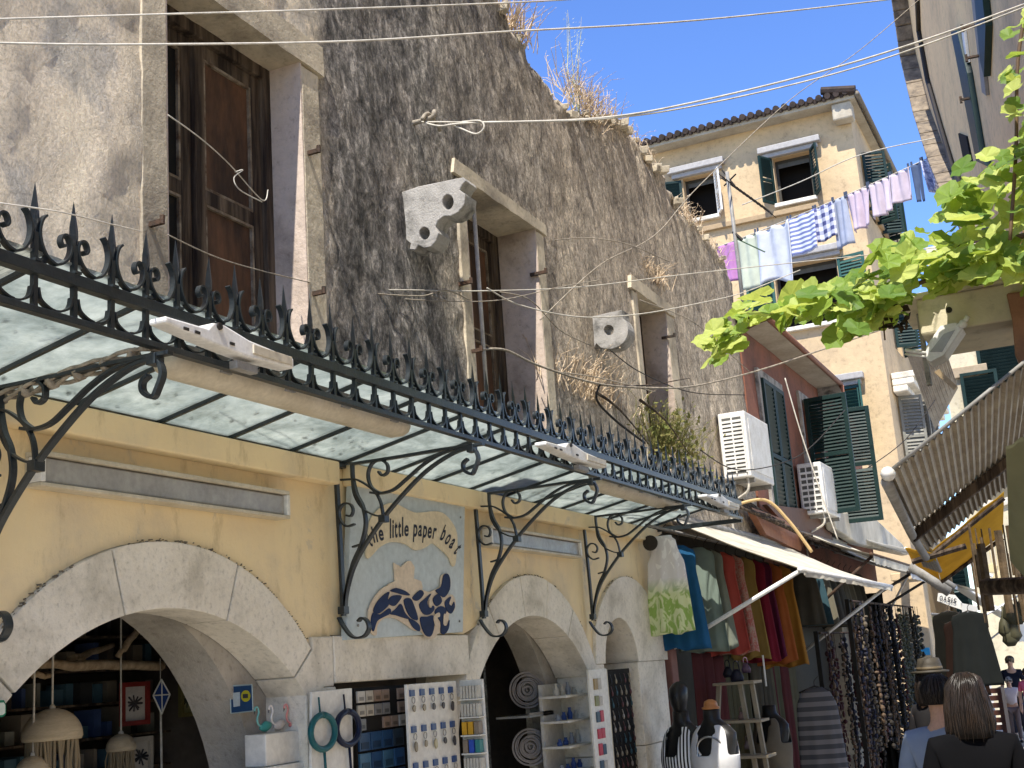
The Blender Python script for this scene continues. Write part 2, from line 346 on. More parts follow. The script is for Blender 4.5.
def solo(name, mb, mat, label, cat, group=None, smooth=False, bevel=0.0):
    xs = [p for p in mb.v]; c = sum(xs, Vector()) / len(xs); c.z = min(p.z for p in xs)
    mb.v = [p - c for p in mb.v]
    o = part(name, mb, mat, None, smooth, bevel); o.location = c
    o['label'] = label; o['category'] = cat
    if group: o['group'] = group
    return o
def struct(name, mb, mat, smooth=False):
    o = part(name, mb, mat, None, smooth); o['kind'] = 'structure'; return o
def copytree(o, d, parent=None):
    c = o.copy(); COL.objects.link(c)
    if parent: c.parent = parent
    for ch in list(o.children): copytree(ch, None, c)
    if d is not None: c.location = o.location + Vector(d)
    return c
def cr(pts, n=6):                     # Catmull-Rom
    P = [Vector(p) for p in pts]; out = []
    for i in range(len(P) - 1):
        a = P[max(i - 1, 0)]; b = P[i]; c = P[i + 1]; d = P[min(i + 2, len(P) - 1)]
        for k in range(n):
            t = k / n
            out.append(0.5 * ((2 * b) + (c - a) * t + (2 * a - 5 * b + 4 * c - d) * t * t + (3 * b - a - 3 * c + d) * t ** 3))
    out.append(P[-1]); return out
def sag(a, b, s, n=24):
    a = Vector(a); b = Vector(b)
    return [a.lerp(b, i / n) - Vector((0, 0, s * 4 * (i / n) * (1 - i / n))) for i in range(n + 1)]
def nz(x, y, z, s): return noise.noise(Vector((x * s, y * s, z * s)))
# ================================================================== SETTING
struct('street_ground', MB().box((-300, -300, -0.6), (300, 300, 0.0)), 'paving')
# paving slabs of the lane
mb = MB(); yy = -6.0; k = 0
while yy < 45:
    xx = -3.0 + (0.2 if k % 2 else 0)
    while xx < 3.5:
        w = random.uniform(0.45, 0.75); h = 0.004 * random.random()
        mb.box((xx + 0.006, yy + 0.006, 0.02), (xx + w - 0.006, yy + 0.494, GZ + h)); xx += w
    yy += 0.5; k += 1
struct('street_paving', mb, 'paving')
# ------------------------------------------------------------------ old house: wall with holes helper
def holed(mb, a_br, z_br, holes, fn, depth, cell=None, top=None, rim=True):
    """grid of quads on fn(a, z, d); holes = (a0, a1, z0, z1)"""
    def subdiv(br):
        out = [br[0]]
        for p, q in zip(br, br[1:]):
            n = max(1, round((q - p) / cell)) if cell else 1
            out += [p + (q - p) * (i + 1) / n for i in range(n)]
        return out
    A = set(a_br); Z = set(z_br)
    for h in holes: A |= {h[0], h[1]}; Z |= {h[2], h[3]}
    A = subdiv(sorted(A)); Z = subdiv(sorted(Z))
    def inh(a, z): return any(h[0] < a < h[1] and h[2] < z < h[3] for h in holes)
    idx = {}
    def V(i, j, d):
        k = (i, j, d)
        if k not in idx:
            z = Z[j]
            if top: z = Z[0] + (z - Z[0]) if z < top(A[i]) - 0.5 else (top(A[i]) - 0.5) + (z - (top(A[i]) - 0.5)) * 0.5 / max(0.5, Z[-1] - (top(A[i]) - 0.5))
            idx[k] = len(mb.v); mb.v.append(Vector(fn(A[i], z, d)))
        return idx[k]
    nA = len(A) - 1; nZ = len(Z) - 1
    sol = [[not inh((A[i] + A[i + 1]) / 2, (Z[j] + Z[j + 1]) / 2) for j in range(nZ)] for i in range(nA)]
    for i in range(nA):
        for j in range(nZ):
            if not sol[i][j]: continue
            mb.f.append((V(i, j, 0), V(i + 1, j, 0), V(i + 1, j + 1, 0), V(i, j + 1, 0)))
            mb.f.append((V(i, j + 1, depth), V(i + 1, j + 1, depth), V(i + 1, j, depth), V(i, j, depth)))
            for di, dj, e in ((-1, 0, ((i, j + 1), (i, j))), (1, 0, ((i + 1, j), (i + 1, j + 1))), (0, -1, ((i, j), (i + 1, j))), (0, 1, ((i + 1, j + 1), (i, j + 1)))):
                ii, jj = i + di, j + dj
                if ii < 0 or jj < 0 or ii >= nA or jj >= nZ or not sol[ii][jj]:
                    (p, q) = e; mb.f.append((V(*q, 0), V(*p, 0), V(*p, depth), V(*q, depth)))
TOP = [(-3, 6.45), (6.8, 6.42), (7.0, 6.30), (7.25, 6.26), (7.4, 6.10), (7.75, 6.04), (8.04, 6.06), (8.3, 6.18), (8.6, 6.27), (9.1, 6.40), (9.5, 6.38), (10.2, 6.31), (10.5, 6.15), (11.1, 6.10), (12.0, 6.0), (12.2, 5.95)]
def topz(y):
    for (a, b), (c, d) in zip(TOP, TOP[1:]):
        if y <= c: z = b + (d - b) * (y - a) / (c - a); break
    else: z = TOP[-1][1]
    return z + 0.045 * nz(y, 3.1, 0, 3.5) + 0.03 * nz(y, 9.1, 0, 11)
house = thing('old_house', 'old stone house with a black streaked ruined upper wall above yellow arched shops', 'building', (-3, 5, GZ))
def ruin_fn(a, z, d):
    if d: return (-3 - d, a, z)
    x = -3 + 0.014 * nz(a * 1.0, z * 0.6, 0, 1.6) + 0.010 * nz(a, z * 0.5, 5, 6) + 0.009 * nz(a, z * 0.5, 9, 17)
    if z > topz(a) - 0.25: x -= 0.10 * abs(nz(a, z, 3, 5)) * (z - topz(a) + 0.25) / 0.25
    return (x - 0.012, a + 0.01 * nz(a, z, 2, 9), z)
HOLES = [(3.56, 4.49, 3.25, 4.93), (6.12, 7.12, 3.25, 4.90), (9.06, 9.78, 3.25, 4.96)]
mb = MB(); holed(mb, [-3, 12.2], [3.10, 6.5], HOLES, ruin_fn, 0.5, 0.055, topz)
part('ruined_wall', mb, 'ruin', house, smooth=True)
part('roof_slab', MB().box((-9, -3, 5.2), (-3.55, 12.1, 5.3)), 'tile', house)
part('back_wall', MB().box((-9.2, -3, GZ), (-9, 12.1, 5.9)), 'ruin', house)
part('far_end_wall', MB().box((-9, 11.9, GZ), (-3.5, 12.1, 5.9)), 'ruin', house)
# rubble along the broken wall head
mb = MB(); random.seed(3)
for i in range(420):
    y = random.uniform(2, 12.1); z = topz(y) + random.uniform(-0.06, 0.01); r = random.uniform(0.012, 0.055)
    c = Vector((-3.0 - random.random() ** 1.5 * 0.42, y, z)); e = random.random() * 3
    mb.obox(c, (r * math.cos(e), r * math.sin(e), 0.2 * r), (-r * 0.7 * math.sin(e), r * 0.7 * math.cos(e), 0), (0.1 * r, 0, r * 0.6))
part('wall_head_rubble', mb, 'stone_dirty', house, bevel=0.006, kind='stuff')
# windows
def jag(p, s=0.008):
    return Vector((p[0], p[1] + s * nz(p[1] * 9, p[2] * 9, 1, 3), p[2] + s * nz(p[1] * 9, p[2] * 9, 7, 3)))
def slab(mb, pts, x0, x1):            # irregular stone block in the wall plane, pts in (y, z)
    P = []
    n = len(pts)
    for i in range(n):
        a = pts[i]; b = pts[(i + 1) % n]; L = math.hypot(b[0] - a[0], b[1] - a[1]); k = max(1, int(L / 0.06))
        for j in range(k):
            t = j / k; y = a[0] + (b[0] - a[0]) * t; z = a[1] + (b[1] - a[1]) * t
            P.append(jag((x0, y, z)))
    mb.prism(P, (x1 - x0, 0, 0))
WIN = [(3.56, 4.49, 4.93, 4.63, 3.42, 5.06), (6.12, 7.12, 4.90, 7.24, 6.02, 4.955), (9.06, 9.78, 4.96, 9.97, 8.96, 5.03)]
for wi, (y0, y1, zt, yo, yi, zl) in enumerate(WIN):
    s = MB(); slab(s, [(yi, 3.12), (y0, 3.12), (y0, zt - .03), (yi, zt - .03)], -3.02, -2.998); part('window_surround', s, 'stone_dirty', house, bevel=0.006)
    s = MB(); slab(s, [(y1, 3.12), (yo, 3.12), (yo, zt - .03), (y1, zt - .03)], -3.02, -2.997); part('window_surround', s, 'stone_dirty', house, bevel=0.006)
    s = MB(); slab(s, [(yi - 0.05, zt - .016), (yo + 0.04, zt - .016), (yo + 0.03, zl), (yi - 0.02, zl + 0.02)], -3.29, -2.988)
    part('window_lintel', s, 'stone_dirty' if wi == 0 else 'stone_dirty', house)
    s = MB(); slab(s, [(yi - 0.06, zl + 0.02), (yo + 0.10, zl), (yo + 0.05, zl + 0.075), (yi, zl + 0.10)], -3.1, -2.945)

    part('window_reveal', MB().box((-3.29, y1 - 0.007, 3.14), (-3.0, y1 + 0.004, zt - 0.002)), 'reveal', house)
    part('window_reveal', MB().box((-3.29, y0 - 0.004, 3.14), (-3.0, y0 + 0.007, zt - 0.002)), 'reveal', house)
    XF = (-3.17, -3.27, -3.22)[wi]
    w = MB(); fw = 0.055
    w.box((XF - 0.09, y0, 3.2), (XF, y0 + fw, zt)); w.box((XF - 0.09, y1 - fw, 3.2), (XF, y1, zt)); w.box((XF - 0.09, y0 + fw, zt - fw - 0.02), (XF, y1 - fw, zt))
    win = part('window', w, 'wood_old', house, bevel=0.006)
    ym = (y0 + y1) / 2 + (0.02 if wi == 0 else 0)
    if wi == 0: ym = 3.97
    for li, (a, b_) in enumerate(((y0 + fw, ym), (ym, y1 - fw))):
        l = MB(); st = 0.065; gx = XF - 0.025 - 0.02 * (li == 0)
        zt2 = zt - fw - 0.02
        l.box((gx - 0.04, a + .003, 3.2), (gx, a + st, zt2)); l.box((gx - 0.04, b_ - st, 3.2), (gx, b_ - .003, zt2))
        for zz in (zt2 - st, 4.12, 3.3): l.box((gx - 0.037, a + st, zz), (gx - 0.003, b_ - st, zz + st))
        lf = part('window_sash', l, 'wood_old', win, bevel=0.004)
        l = MB().box((gx - 0.03, a + st, 3.2), (gx - 0.018, b_ - st, zt2))
        # moulded inner bead
        bd = MB()
        for zz0, zz1 in ((4.12 + st, zt2 - st), (3.3 + st, 4.12)):
            for q0, q1, r0, r1 in ((a + st, a + st + .012, zz0, zz1), (b_ - st - .012, b_ - st, zz0, zz1), (a + st + .012, b_ - st - .012, zz1 - .012, zz1), (a + st + .012, b_ - st - .012, zz0, zz0 + .012)):
                bd.box((gx - 0.018, q0, r0), (gx - 0.004, q1, r1))
        part('sash_bead', bd, pm('flaking_pale_paint', (0.32, 0.27, 0.2), (0.10, 0.065, 0.04), 14, 0.8, 0.3), win)
        part('window_panel', l, 'wood_panel' if not (wi == 0 and li == 0) else 'black', win)
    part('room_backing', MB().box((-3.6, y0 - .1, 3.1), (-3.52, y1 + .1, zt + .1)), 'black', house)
# pale painted pipe in the second window
part('pipe', MB().tube([(-3.06, 6.35, 4.8), (-3.06, 6.36, 3.2)], 0.013, 8), 'cable', house, True)
# iron pins by the windows
mb = MB()
for (px, py) in ((158, 222), (315, 151), (320, 292), (468, 282), (543, 272), (478, 350), (672, 336)):
    p = AX(px, py, -2.96); mb = MB().box((-3.05, p.y - 0.008, p.z - 0.012), (-2.945, p.y + 0.008, p.z + 0.008)); mb.tube([(-2.94, p.y, p.z - .012), (-2.94, p.y, p.z + .022)], 0.010, 6); part('hinge_pin', mb, 'rust_iron', house)
# carved stone brackets sticking out of the ruined wall
def zpts(lst, ox, oy, sc): return [(ox + a / sc, oy + b / sc) for a, b in lst]
def corbel(pxpts, holes, X, thick):
    P = [AX(x, y, X) for x, y in pxpts]
    return P
# corbel 1: slab standing perpendicular to the wall, seen from its near side (plane y = const)
YC = 5.37
out = zpts([(165, 245), (300, 200), (470, 165), (640, 130), (660, 160), (630, 190), (610, 230), (655, 260), (650, 310), (645, 345), (600, 400), (540, 430), (490, 430), (440, 470), (425, 510), (450, 560), (430, 620), (390, 665), (340, 675), (290, 655), (270, 690), (225, 685), (235, 640), (200, 610), (195, 500), (185, 400), (175, 300)], 380, 160, 7.682)
def hole_poly(outer, hs, f):
    loops = [[f(x, y) for x, y in outer]] + [[f(cx + r * rx * math.cos(-t * 6.28318 / 14), cy + r * math.sin(-t * 6.28318 / 14)) for t in range(14)] for cx, cy, r, rx in hs]
    return loops
def holed_prism(mb, loops, off):
    off = Vector(off); flat = [Vector(p) for l in loops for p in l]; n = len(flat)
    tri = tessellate_polygon([[Vector(p) for p in l] for l in loops])
    fs = []
    for a, b, c in tri:
        if (flat[b] - flat[a]).cross(flat[c] - flat[a]).dot(off) > 0: a, c = c, a
        fs += [(a, b, c), (c + n, b + n, a + n)]
    o = 0
    for l in loops:
        L = len(l)
        for i in range(L): fs.append((o + i, o + (i + 1) % L, o + (i + 1) % L + n, o + i + n))
        o += L
    mb.add(flat + [p + off for p in flat], fs)
mb = MB(); f1 = lambda x, y: AY(x, y, YC)
c0 = AY(402, 192, YC)
holed_prism(mb, hole_poly(out, [(380 + 520 / 7.682, 160 + 322 / 7.682, 7.6, 0.75), (380 + 340 / 7.682, 160 + 563 / 7.682, 6.3, 0.85)], f1), (0, 0.13, 0))
part('carved_stone_bracket', mb, 'stone_grey', house, bevel=0.006)
out = zpts([(400, 462), (445, 450), (500, 438), (500, 450)] + [(462 + 54 * math.cos(R_(q)), 496 + 50 * math.sin(R_(q))) for q in range(-42, 121, 12)] + [(428, 530), (422, 548), (405, 550)], 440, 150, 2.744)
mb = MB(); f2 = lambda x, y: AY(x, y, 8.05)
holed_prism(mb, hole_poly(out, [(440 + 463 / 2.744, 150 + 494 / 2.744, 5.2, 0.95)], f2), (0, 0.14, 0))
part('carved_stone_bracket', mb, 'stone_grey', house, bevel=0.006)
# ------------------------------------------------------------------ lower yellow shop wall with three arches
def arc(yc, zc, r, z0, n=28):         # arc above z0, from left to right
    a = math.acos(max(-1, min(1, (z0 - zc) / r))) if r > abs(z0 - zc) else 0
    return [(yc + r * math.sin(-a + 2 * a * i / n), zc + r * math.cos(-a + 2 * a * i / n)) for i in range(n + 1)]
ARCH = [(3.55, 1.53, 1.11, 1.30, 1.105), (6.62, 1.64, 1.00, 1.27, 1.13), (8.17, 1.62, 1.06, 1.1, 0.6)]
ZS = 2.10
o1 = arc(3.55, 1.53, 1.11, ZS); o2 = arc(6.62, 1.64, 1.00, 2.10); o3 = [(y, z) for y, z in arc(8.19, 1.90, 0.79, 2.10) ]
o3 = [p for p in o3 if p[0] > o2[-1][0] + 0.01]
poly = [(-1.0, 3.06), (-1.0, ZS)] + o1 + [(o1[-1][0], 2.305), (o2[0][0], 2.305)] + [p for p in o2 if p[1] > 2.305 or p[0] > 6.6] + o3 + [(9.0, 2.10), (9.0, 3.06)]
poly = [(-1.0, 3.06), (-1.0, ZS)] + o1 + [(4.56, 2.10), (4.56, 2.31), (5.77, 2.31)] + [p for p in o2 if p[1] > 2.31 or p[0] > 6.6] + o3 + [(9.0, 2.12), (9.0, 3.06)]
mb = MB().prism([(-3.0, y, z) for y, z in poly], (-0.16, 0, 0)); part('yellow_wall', mb, 'yellow', house)
part('cornice', MB().box((-3.0, -1, 2.945), (-2.93, 4.58, 3.045)), 'yellow', house, bevel=0.008); part('cornice', MB().box((-3.0, 4.70, 2.955), (-2.93, 8.9, 3.05)), 'yellow', house, bevel=0.008)
part('upper_ledge', MB().box((-3.02, -1, 3.065), (-2.985, 12.1, 3.13)), 'stone_dirty', house, bevel=0.01)
def voussoirs(yc, zco, ro, zci, ri, ang, joints, x0, x1, mat='stone'):
    # ring segments between outer and inner circle; ang in radians from vertical
    for (a0, a1) in joints:
        n = max(3, int((a1 - a0) / 0.07)); P = []
        g = 0.0045
        for i in range(n + 1):
            a = a0 + g + (a1 - a0 - 2 * g) * i / n; P.append((yc + ro * math.sin(a), zco + ro * math.cos(a)))
        for i in range(n, -1, -1):
            a = a0 + g + (a1 - a0 - 2 * g) * i / n
            # inner point along the same ray from outer centre to inner circle
            ds, dc = math.sin(a), math.cos(a); oz = zco - zci
            t = -oz * dc + math.sqrt(max(0, (oz * dc) ** 2 - (oz * oz - ri * ri))); P.append((yc + t * ds, zco + t * dc))
        mb = MB().prism([(x0, y, z) for y, z in P], (x1 - x0, 0, 0)); part('arch_stone', mb, mat, house, bevel=0.006)
voussoirs(3.55, 1.53, 1.108, 1.30, 1.105, 0, [(-1.45, -0.86), (-0.86, -0.28), (-0.28, 0.34), (0.34, 0.86), (0.86, 1.02)], -3.17, -2.978)
def crust(arcpts, seed):
    rnd = random.Random(seed); mb = MB()
    for (y_a, z_a), (y_b, z_b) in zip(arcpts, arcpts[1:]):
        for q in range(16):
            if rnd.random() < .3 or nz(y_a, z_a, seed, 4) < -.1: continue
            t_ = rnd.random(); y_, z_ = y_a + (y_b - y_a) * t_, z_a + (z_b - z_a) * t_; r_ = rnd.uniform(.0012, .0036)
            mb.obox((-2.985 + rnd.uniform(-.006, .004), y_ + rnd.gauss(0, .005), z_ + rnd.gauss(0, .005)), (r_ * .6, 0, 0), (0, r_ * rnd.uniform(1, 3), r_ * .4), (0, -r_ * .3, r_ * .7))
    part('black_crust', mb, C(.16, .135, .10, .95), house, kind='stuff')
crust(o1, 1); crust(o2, 2); crust([p for p in o3], 3)
# inner profile of arch 2 shifts to the right
voussoirs(6.62, 1.64, 0.998, 1.42, 0.99, 0, [(-1.2, -0.62), (-0.62, -0.16), (-0.16, 0.22), (0.22, 0.62), (0.62, 1.08)], -3.21, -2.978)
# arch 3 (narrow, its right half a broad pier)
def arch3():
    outer = arc(8.19, 1.90, 0.79, 2.12, 24); outer = [p for p in outer if p[0] > 7.50]
    inner = arc(7.97, 2.10, 0.31, 2.12, 14)
    P = outer + [(8.26, 2.12)] + [p for p in reversed(inner)] + [(7.50, 2.12)]
    return P
P = arch3(); part('arch_stone', MB().prism([(-3.42, y, z) for y, z in P], (0.445, 0, 0)), 'stone', house, bevel=0.006)
part('lintel_stone', MB().box((-3.45, 4.552, 2.112), (-2.976, 5.78, 2.306)), 'stone', house, bevel=0.006)
part('lintel_stone', MB().box((-3.45, 4.40, 2.10), (-2.98, 4.548, 2.303)), 'stone', house, bevel=0.006)
for (a, b_, zt) in ((4.34, 4.56, 2.098), (7.42, 7.64, 2.118), (8.27, 8.84, 2.118), (-1, 2.55, 2.09)):
    zz = zt; 
    while zz > GZ:
        h = 0.55; part('pier_stone', MB().box((-3.45, a, max(GZ, zz - h) + 0.004), (-2.979, b_, zz)), 'stone', house, bevel=0.006); zz -= h
part('end_pier', MB().box((-3.45, 8.9, GZ), (-2.95, 9.04, 3.0)), C(0.22, 0.10, 0.08), house, bevel=0.01)
# interior of the shops
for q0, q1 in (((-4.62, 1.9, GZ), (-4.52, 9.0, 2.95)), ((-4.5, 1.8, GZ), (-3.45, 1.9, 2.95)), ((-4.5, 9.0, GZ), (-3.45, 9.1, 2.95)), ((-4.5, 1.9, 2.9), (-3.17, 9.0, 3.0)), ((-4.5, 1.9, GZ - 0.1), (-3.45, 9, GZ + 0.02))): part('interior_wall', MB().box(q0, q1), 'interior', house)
# pointed vault behind arch 1 : rings going back
def pointed(yl, yr, zs, za, n=16):
    P = []
    ym = (yl + yr) / 2
    for i in range(n + 1):
        t = i / n; P.append((yl + (ym - yl) * (1 - math.cos(t * math.pi / 2)) ** 0.9, zs + (za - zs) * math.sin(t * math.pi / 2) ** 0.95))
    Q = [(2 * ym - y, z) for y, z in reversed(P[:-1])]
    return P + Q
def vaultpiece(prof, x0, x1, th=0.22):
    out_ = [(-1, 0)]
    mb = MB(); yl, yr = prof[0][0], prof[-1][0]; zt = max(z for y, z in prof) + th
    P = [(yl - th, GZ), (yl - th, zt), (yr + th, zt), (yr + th, GZ), (yr, GZ)] + [(y, z) for y, z in reversed(prof)] + [(yl, GZ)]
    mb.prism([(x0, y, z) for y, z in P], (x1 - x0, 0, 0)); return mb
pr = pointed(2.62, 4.30, 1.55, 2.47)
part('vault', vaultpiece(pr, -3.40, -3.175), 'vault', house)
pr = pointed(6.02, 7.36, 1.5, 2.44)
part('vault', vaultpiece(pr, -3.36, -3.215, 0.12), 'vault', house)
part('partition', MB().box((-4.5, 5.05, GZ), (-3.5, 5.15, 2.9)), 'interior', house)
#@@LOWER
# ================================================================== CANOPY
XB, ZB, XR, ZR = -2.995, 3.062, -2.30, 3.205        # glass from wall to rail
canopy = thing('glass_canopy', 'long black wrought iron canopy with spear railing and dusty glass over the arched shops', 'canopy', (-2.65, 5, 3.06))
Y0, Y1 = 1.08, 8.80
nb = int((Y1 - Y0) / 0.40); ys = [3.477 - 0.404 * 6 + 0.404 * i for i in range(20)]
ys = [y for y in ys if y < Y1]
def onglass(x, dz=0.0): return ZB + (ZR - ZB) * (x - XB) / (XR - XB) + dz
for i, y in enumerate(ys):
    b = MB(); b.prism([(XB, y - 0.007, ZB - 0.014), (XB, y - 0.007, ZB), (XR, y - 0.007, ZR), (XR, y - 0.007, ZR - 0.014)], (0, 0.014, 0)); part('glazing_bar', b, 'iron', canopy)
    if i < len(ys) - 1:
        g = MB(); a = y + 0.004; c = ys[i + 1] - 0.004; dz = 0.002 + random.random() * 0.003
        g.add([(XB, a, ZB + dz), (XR, a, ZR + dz), (XR, c, ZR + dz), (XB, c, ZB + dz), (XB, a, ZB + dz + .006), (XR, a, ZR + dz + .006), (XR, c, ZR + dz + .006), (XB, c, ZB + dz + .006)],
              [(0, 3, 2, 1), (4, 5, 6, 7), (0, 1, 5, 4), (1, 2, 6, 5), (2, 3, 7, 6), (3, 0, 4, 7)])
        part('glass_pane', g, 'wired' if i < 3 else 'glass', canopy)
fr = MB()
fr.box((XR - 0.014, Y0, 3.048), (XR + 0.014, Y1, 3.066))            # bottom rail
fr.box((XR - 0.016, Y0, 3.150), (XR + 0.016, Y1, 3.182))            # top rail
parts('rail', fr, 'iron', canopy, bevel=0.002)
part('wall_rail', MB().box((XB - 0.003, Y0, ZB - 0.028), (XB + 0.02, Y1, ZB - 0.004)), 'iron', canopy)
end = MB().box((XB, Y1, 3.03), (XR, Y1 + 0.02, 3.062)); part('end_rail', end, 'iron', canopy)
# one spear of each kind, authored at y = 0 with the origin of the canopy
def blade(mb, h0, h1, w):
    z = [h0, h0 + (h1 - h0) * 0.25, h0 + (h1 - h0) * 0.42, h1]; r = [w * 0.5, w * 1.0, w * 0.95, 0.0008]
    rows = [(XR, 0, zz, rr, rr * 0.45) for zz, rr in zip(z, r)]
    mb.loft([[(cx + ry * sx, cy + rx * sy, zz) for sx, sy in ((1, 0), (0, 1), (-1, 0), (0, -1))] for cx, cy, zz, rx, ry in rows])
DY = 0.1345
def spear(kind):
    mb = MB(); mb.box((XR - 0.007, -0.007, 3.067), (XR + 0.007, 0.007, 3.149)); mb.box((XR - 0.007, -0.007, 3.183), (XR + 0.007, 0.007, 3.262)); blade(mb, 3.255, 3.395 if kind == 0 else 3.385, 0.0165)
    mb.box((XR - 0.017, -0.012, 3.183), (XR + 0.017, 0.012, 3.190))
    s = part('spear', mb, 'iron', canopy)
    for sg in (-1, 1):
        sc = MB()
        if kind == 0:     # arms rise beside the blade and flare
            P = cr([(XR, sg * DY * 0.52, 3.192), (XR, sg * 0.040, 3.205), (XR, sg * 0.020, 3.235), (XR, sg * 0.014, 3.268), (XR, sg * 0.022, 3.300), (XR, sg * 0.036, 3.316)], 5)
        else:             # arms end in a small curl beside the bar
            P = cr([(XR, sg * DY * 0.52, 3.192), (XR, sg * 0.045, 3.200), (XR, sg * 0.020, 3.225), (XR, sg * 0.012, 3.255), (XR, sg * 0.022, 3.279), (XR, sg * 0.040, 3.280), (XR, sg * 0.048, 3.262), (XR, sg * 0.040, 3.249), (XR, sg * 0.031, 3.256)], 5)
        sc.ribbon(P, (1, 0, 0), 0.018, 0.006)
        part('scroll', sc, 'iron', s); sc = MB()
        sc.ribbon(cr([(XR, sg * DY * 0.5, 3.069), (XR, sg * 0.044, 3.074), (XR, sg * 0.018, 3.090), (XR, sg * 0.010, 3.118)], 5), (1, 0, 0), 0.017, 0.0055)
        part('lower_scroll', sc, 'iron', s)
    return s
S = [spear(0), spear(1)]
for o in S:
    for q in [o] + list(o.children): q.data.transform(Matrix.Translation((0, 5, 0)))
base = 2.021 * 2.30 / 2.085
first = [True, True]
k = -8
yv = base + 0.0
k = 0
while True:
    y = base - 7 * DY + k * DY
    if y > Y1 - 0.03: break
    kd = (k + 1) % 2
    if first[kd]: S[kd].location = Vector((0, y - 5, 0)) ; first[kd] = False; o = S[kd]
    else: o = copytree(S[kd], None, canopy); o.location = Vector((0, y - 5, 0))
    o.rotation_euler = (R_(random.gauss(0, 1.0)), R_(random.gauss(0, .25)), 0)
    k += 1
for o in S:                                          # spears were authored about y=0, the canopy origin is at y=5
    pass
for o in list(canopy.children):
    if o.name.startswith('spear'):
        o.location.y += 0.0
# brackets, traced on the plane of the second one
YB = 4.60
def bz(l):
    o_ = [AY(300 + a / 3.49, 440 + b / 3.49, YB) for a, b in l]
    for p in o_: p.x = -2.985 + (p.x + 3.07) * .685 / .755 if p.x < -2.32 else p.x
    m_ = [Vector((max(p.x, -2.985), p.y, p.z)) for p in o_]; return m_
def bracket(parent):
    mb = MB(); Yx = (0, 1, 0)
    def rib(l, w=0.022, th=0.010, n=6, tp=1.0): mb.ribbon(cr(bz(l), n), Yx, w, th, tp)
    rib([(72, 155), (80, 300), (88, 450), (95, 620)], 0.026, 0.014)
    rib([(78, 625), (95, 655), (130, 692), (172, 690), (192, 662), (184, 635), (165, 626), (152, 638)], 0.03, 0.009)
    rib([(98, 610), (112, 520), (150, 420), (240, 290), (330, 190), (420, 108), (520, 48), (600, 30), (622, 60), (612, 98), (588, 120), (560, 108), (556, 84), (574, 68)], 0.024, 0.012)
    rib([(102, 600), (108, 530), (132, 440), (165, 370), (182, 300), (172, 240), (148, 195), (134, 140), (132, 92)], 0.024, 0.011)
    rib([(128, 92), (300, 66), (480, 36), (640, 14)], 0.026, 0.012)
    rib([(200, 190), (240, 192), (290, 178), (340, 140), (400, 92), (470, 52), (560, 24)], 0.022, 0.010)
    rib([(240, 192), (204, 170), (192, 130), (205, 92), (236, 76), (264, 90), (266, 118), (246, 130), (232, 116)], 0.022, 0.009)
    rib([(165, 370), (132, 380)], 0.02, 0.008)
    rib([(140, 300), (110, 308), (86, 288), (82, 254), (100, 230), (124, 232), (134, 252), (126, 272), (108, 270)], 0.02, 0.008)
    rib([(60, 150), (130, 145), (160, 150), (210, 180), (238, 220), (250, 280)], 0.02, 0.008)
    rib([(132, 150), (140, 200), (170, 245), (215, 268), (250, 272)], 0.018, 0.007)
    for q in ((250, 280), (95, 600), (600, 30)):
        c = bz([q])[0]; mb.obox(c, (0.016, 0, 0), (0, 0.02, 0), (0, 0, 0.016))
    tip = bz([(600, 20)])[0]
    mb.box((tip.x - 0.0, YB - 0.012, tip.z - 0.004), (XR + 0.005, YB + 0.012, tip.z + 0.010))
    return part('bracket', mb, 'iron', canopy, bevel=0.0015)
br = bracket(canopy)
for y in (2.67, 5.93, 7.45):
    c = br.copy(); COL.objects.link(c); c.parent = canopy; c.location = (0, y - YB, 0)
mb = MB(); random.seed(17)
for i in range(260):
    y = random.uniform(1.5, 8.6); x = XB + .03 + abs(random.gauss(0, .16)) if random.random() < .6 else random.uniform(XB + .05, XR - .05); x = min(x, XR - .04); c_ = Vector((x, y, onglass(x, .014))); an = random.random() * 6.28; r_ = random.uniform(.006, .022)
    u_ = Vector((math.cos(an), math.sin(an), .2)); w_ = Vector((-math.sin(an), math.cos(an), .1)); mb.add([c_ - u_ * r_, c_ + w_ * r_ * .5 + Vector((0, 0, .004)), c_ + u_ * r_, c_ - w_ * r_ * .5 + Vector((0, 0, .006))], [(0, 1, 2, 3)])
lit_ = part('leaf_litter', mb, C(.10, .07, .04), canopy, kind='stuff')
# old taped wires lying along the first bracket
mb = MB()
for j in range(4):
    P = []
    for i in range(17):
        t = i / 16; x = -2.98 + t * 0.68
        P.append((x, 2.67 + 0.018 * math.sin(j * 1.7 + t * 9) + 0.01, 2.985 + t * 0.055 + 0.014 * math.cos(j * 1.7 + t * 11) + 0.012))
    mb.tube(P, 0.0065, 6)
for i in range(6):
    t = 0.12 + i * 0.15; mb.tube([(-2.98 + t * 0.68, 2.68, 2.995 + t * 0.055), (-2.965 + t * 0.68, 2.68, 2.998 + t * 0.055)], 0.024, 8)
solo('cable_bundle', mb, 'wire_old', 'taped bundle of pale wires lying along the leftmost iron canopy bracket', 'cables', smooth=True)
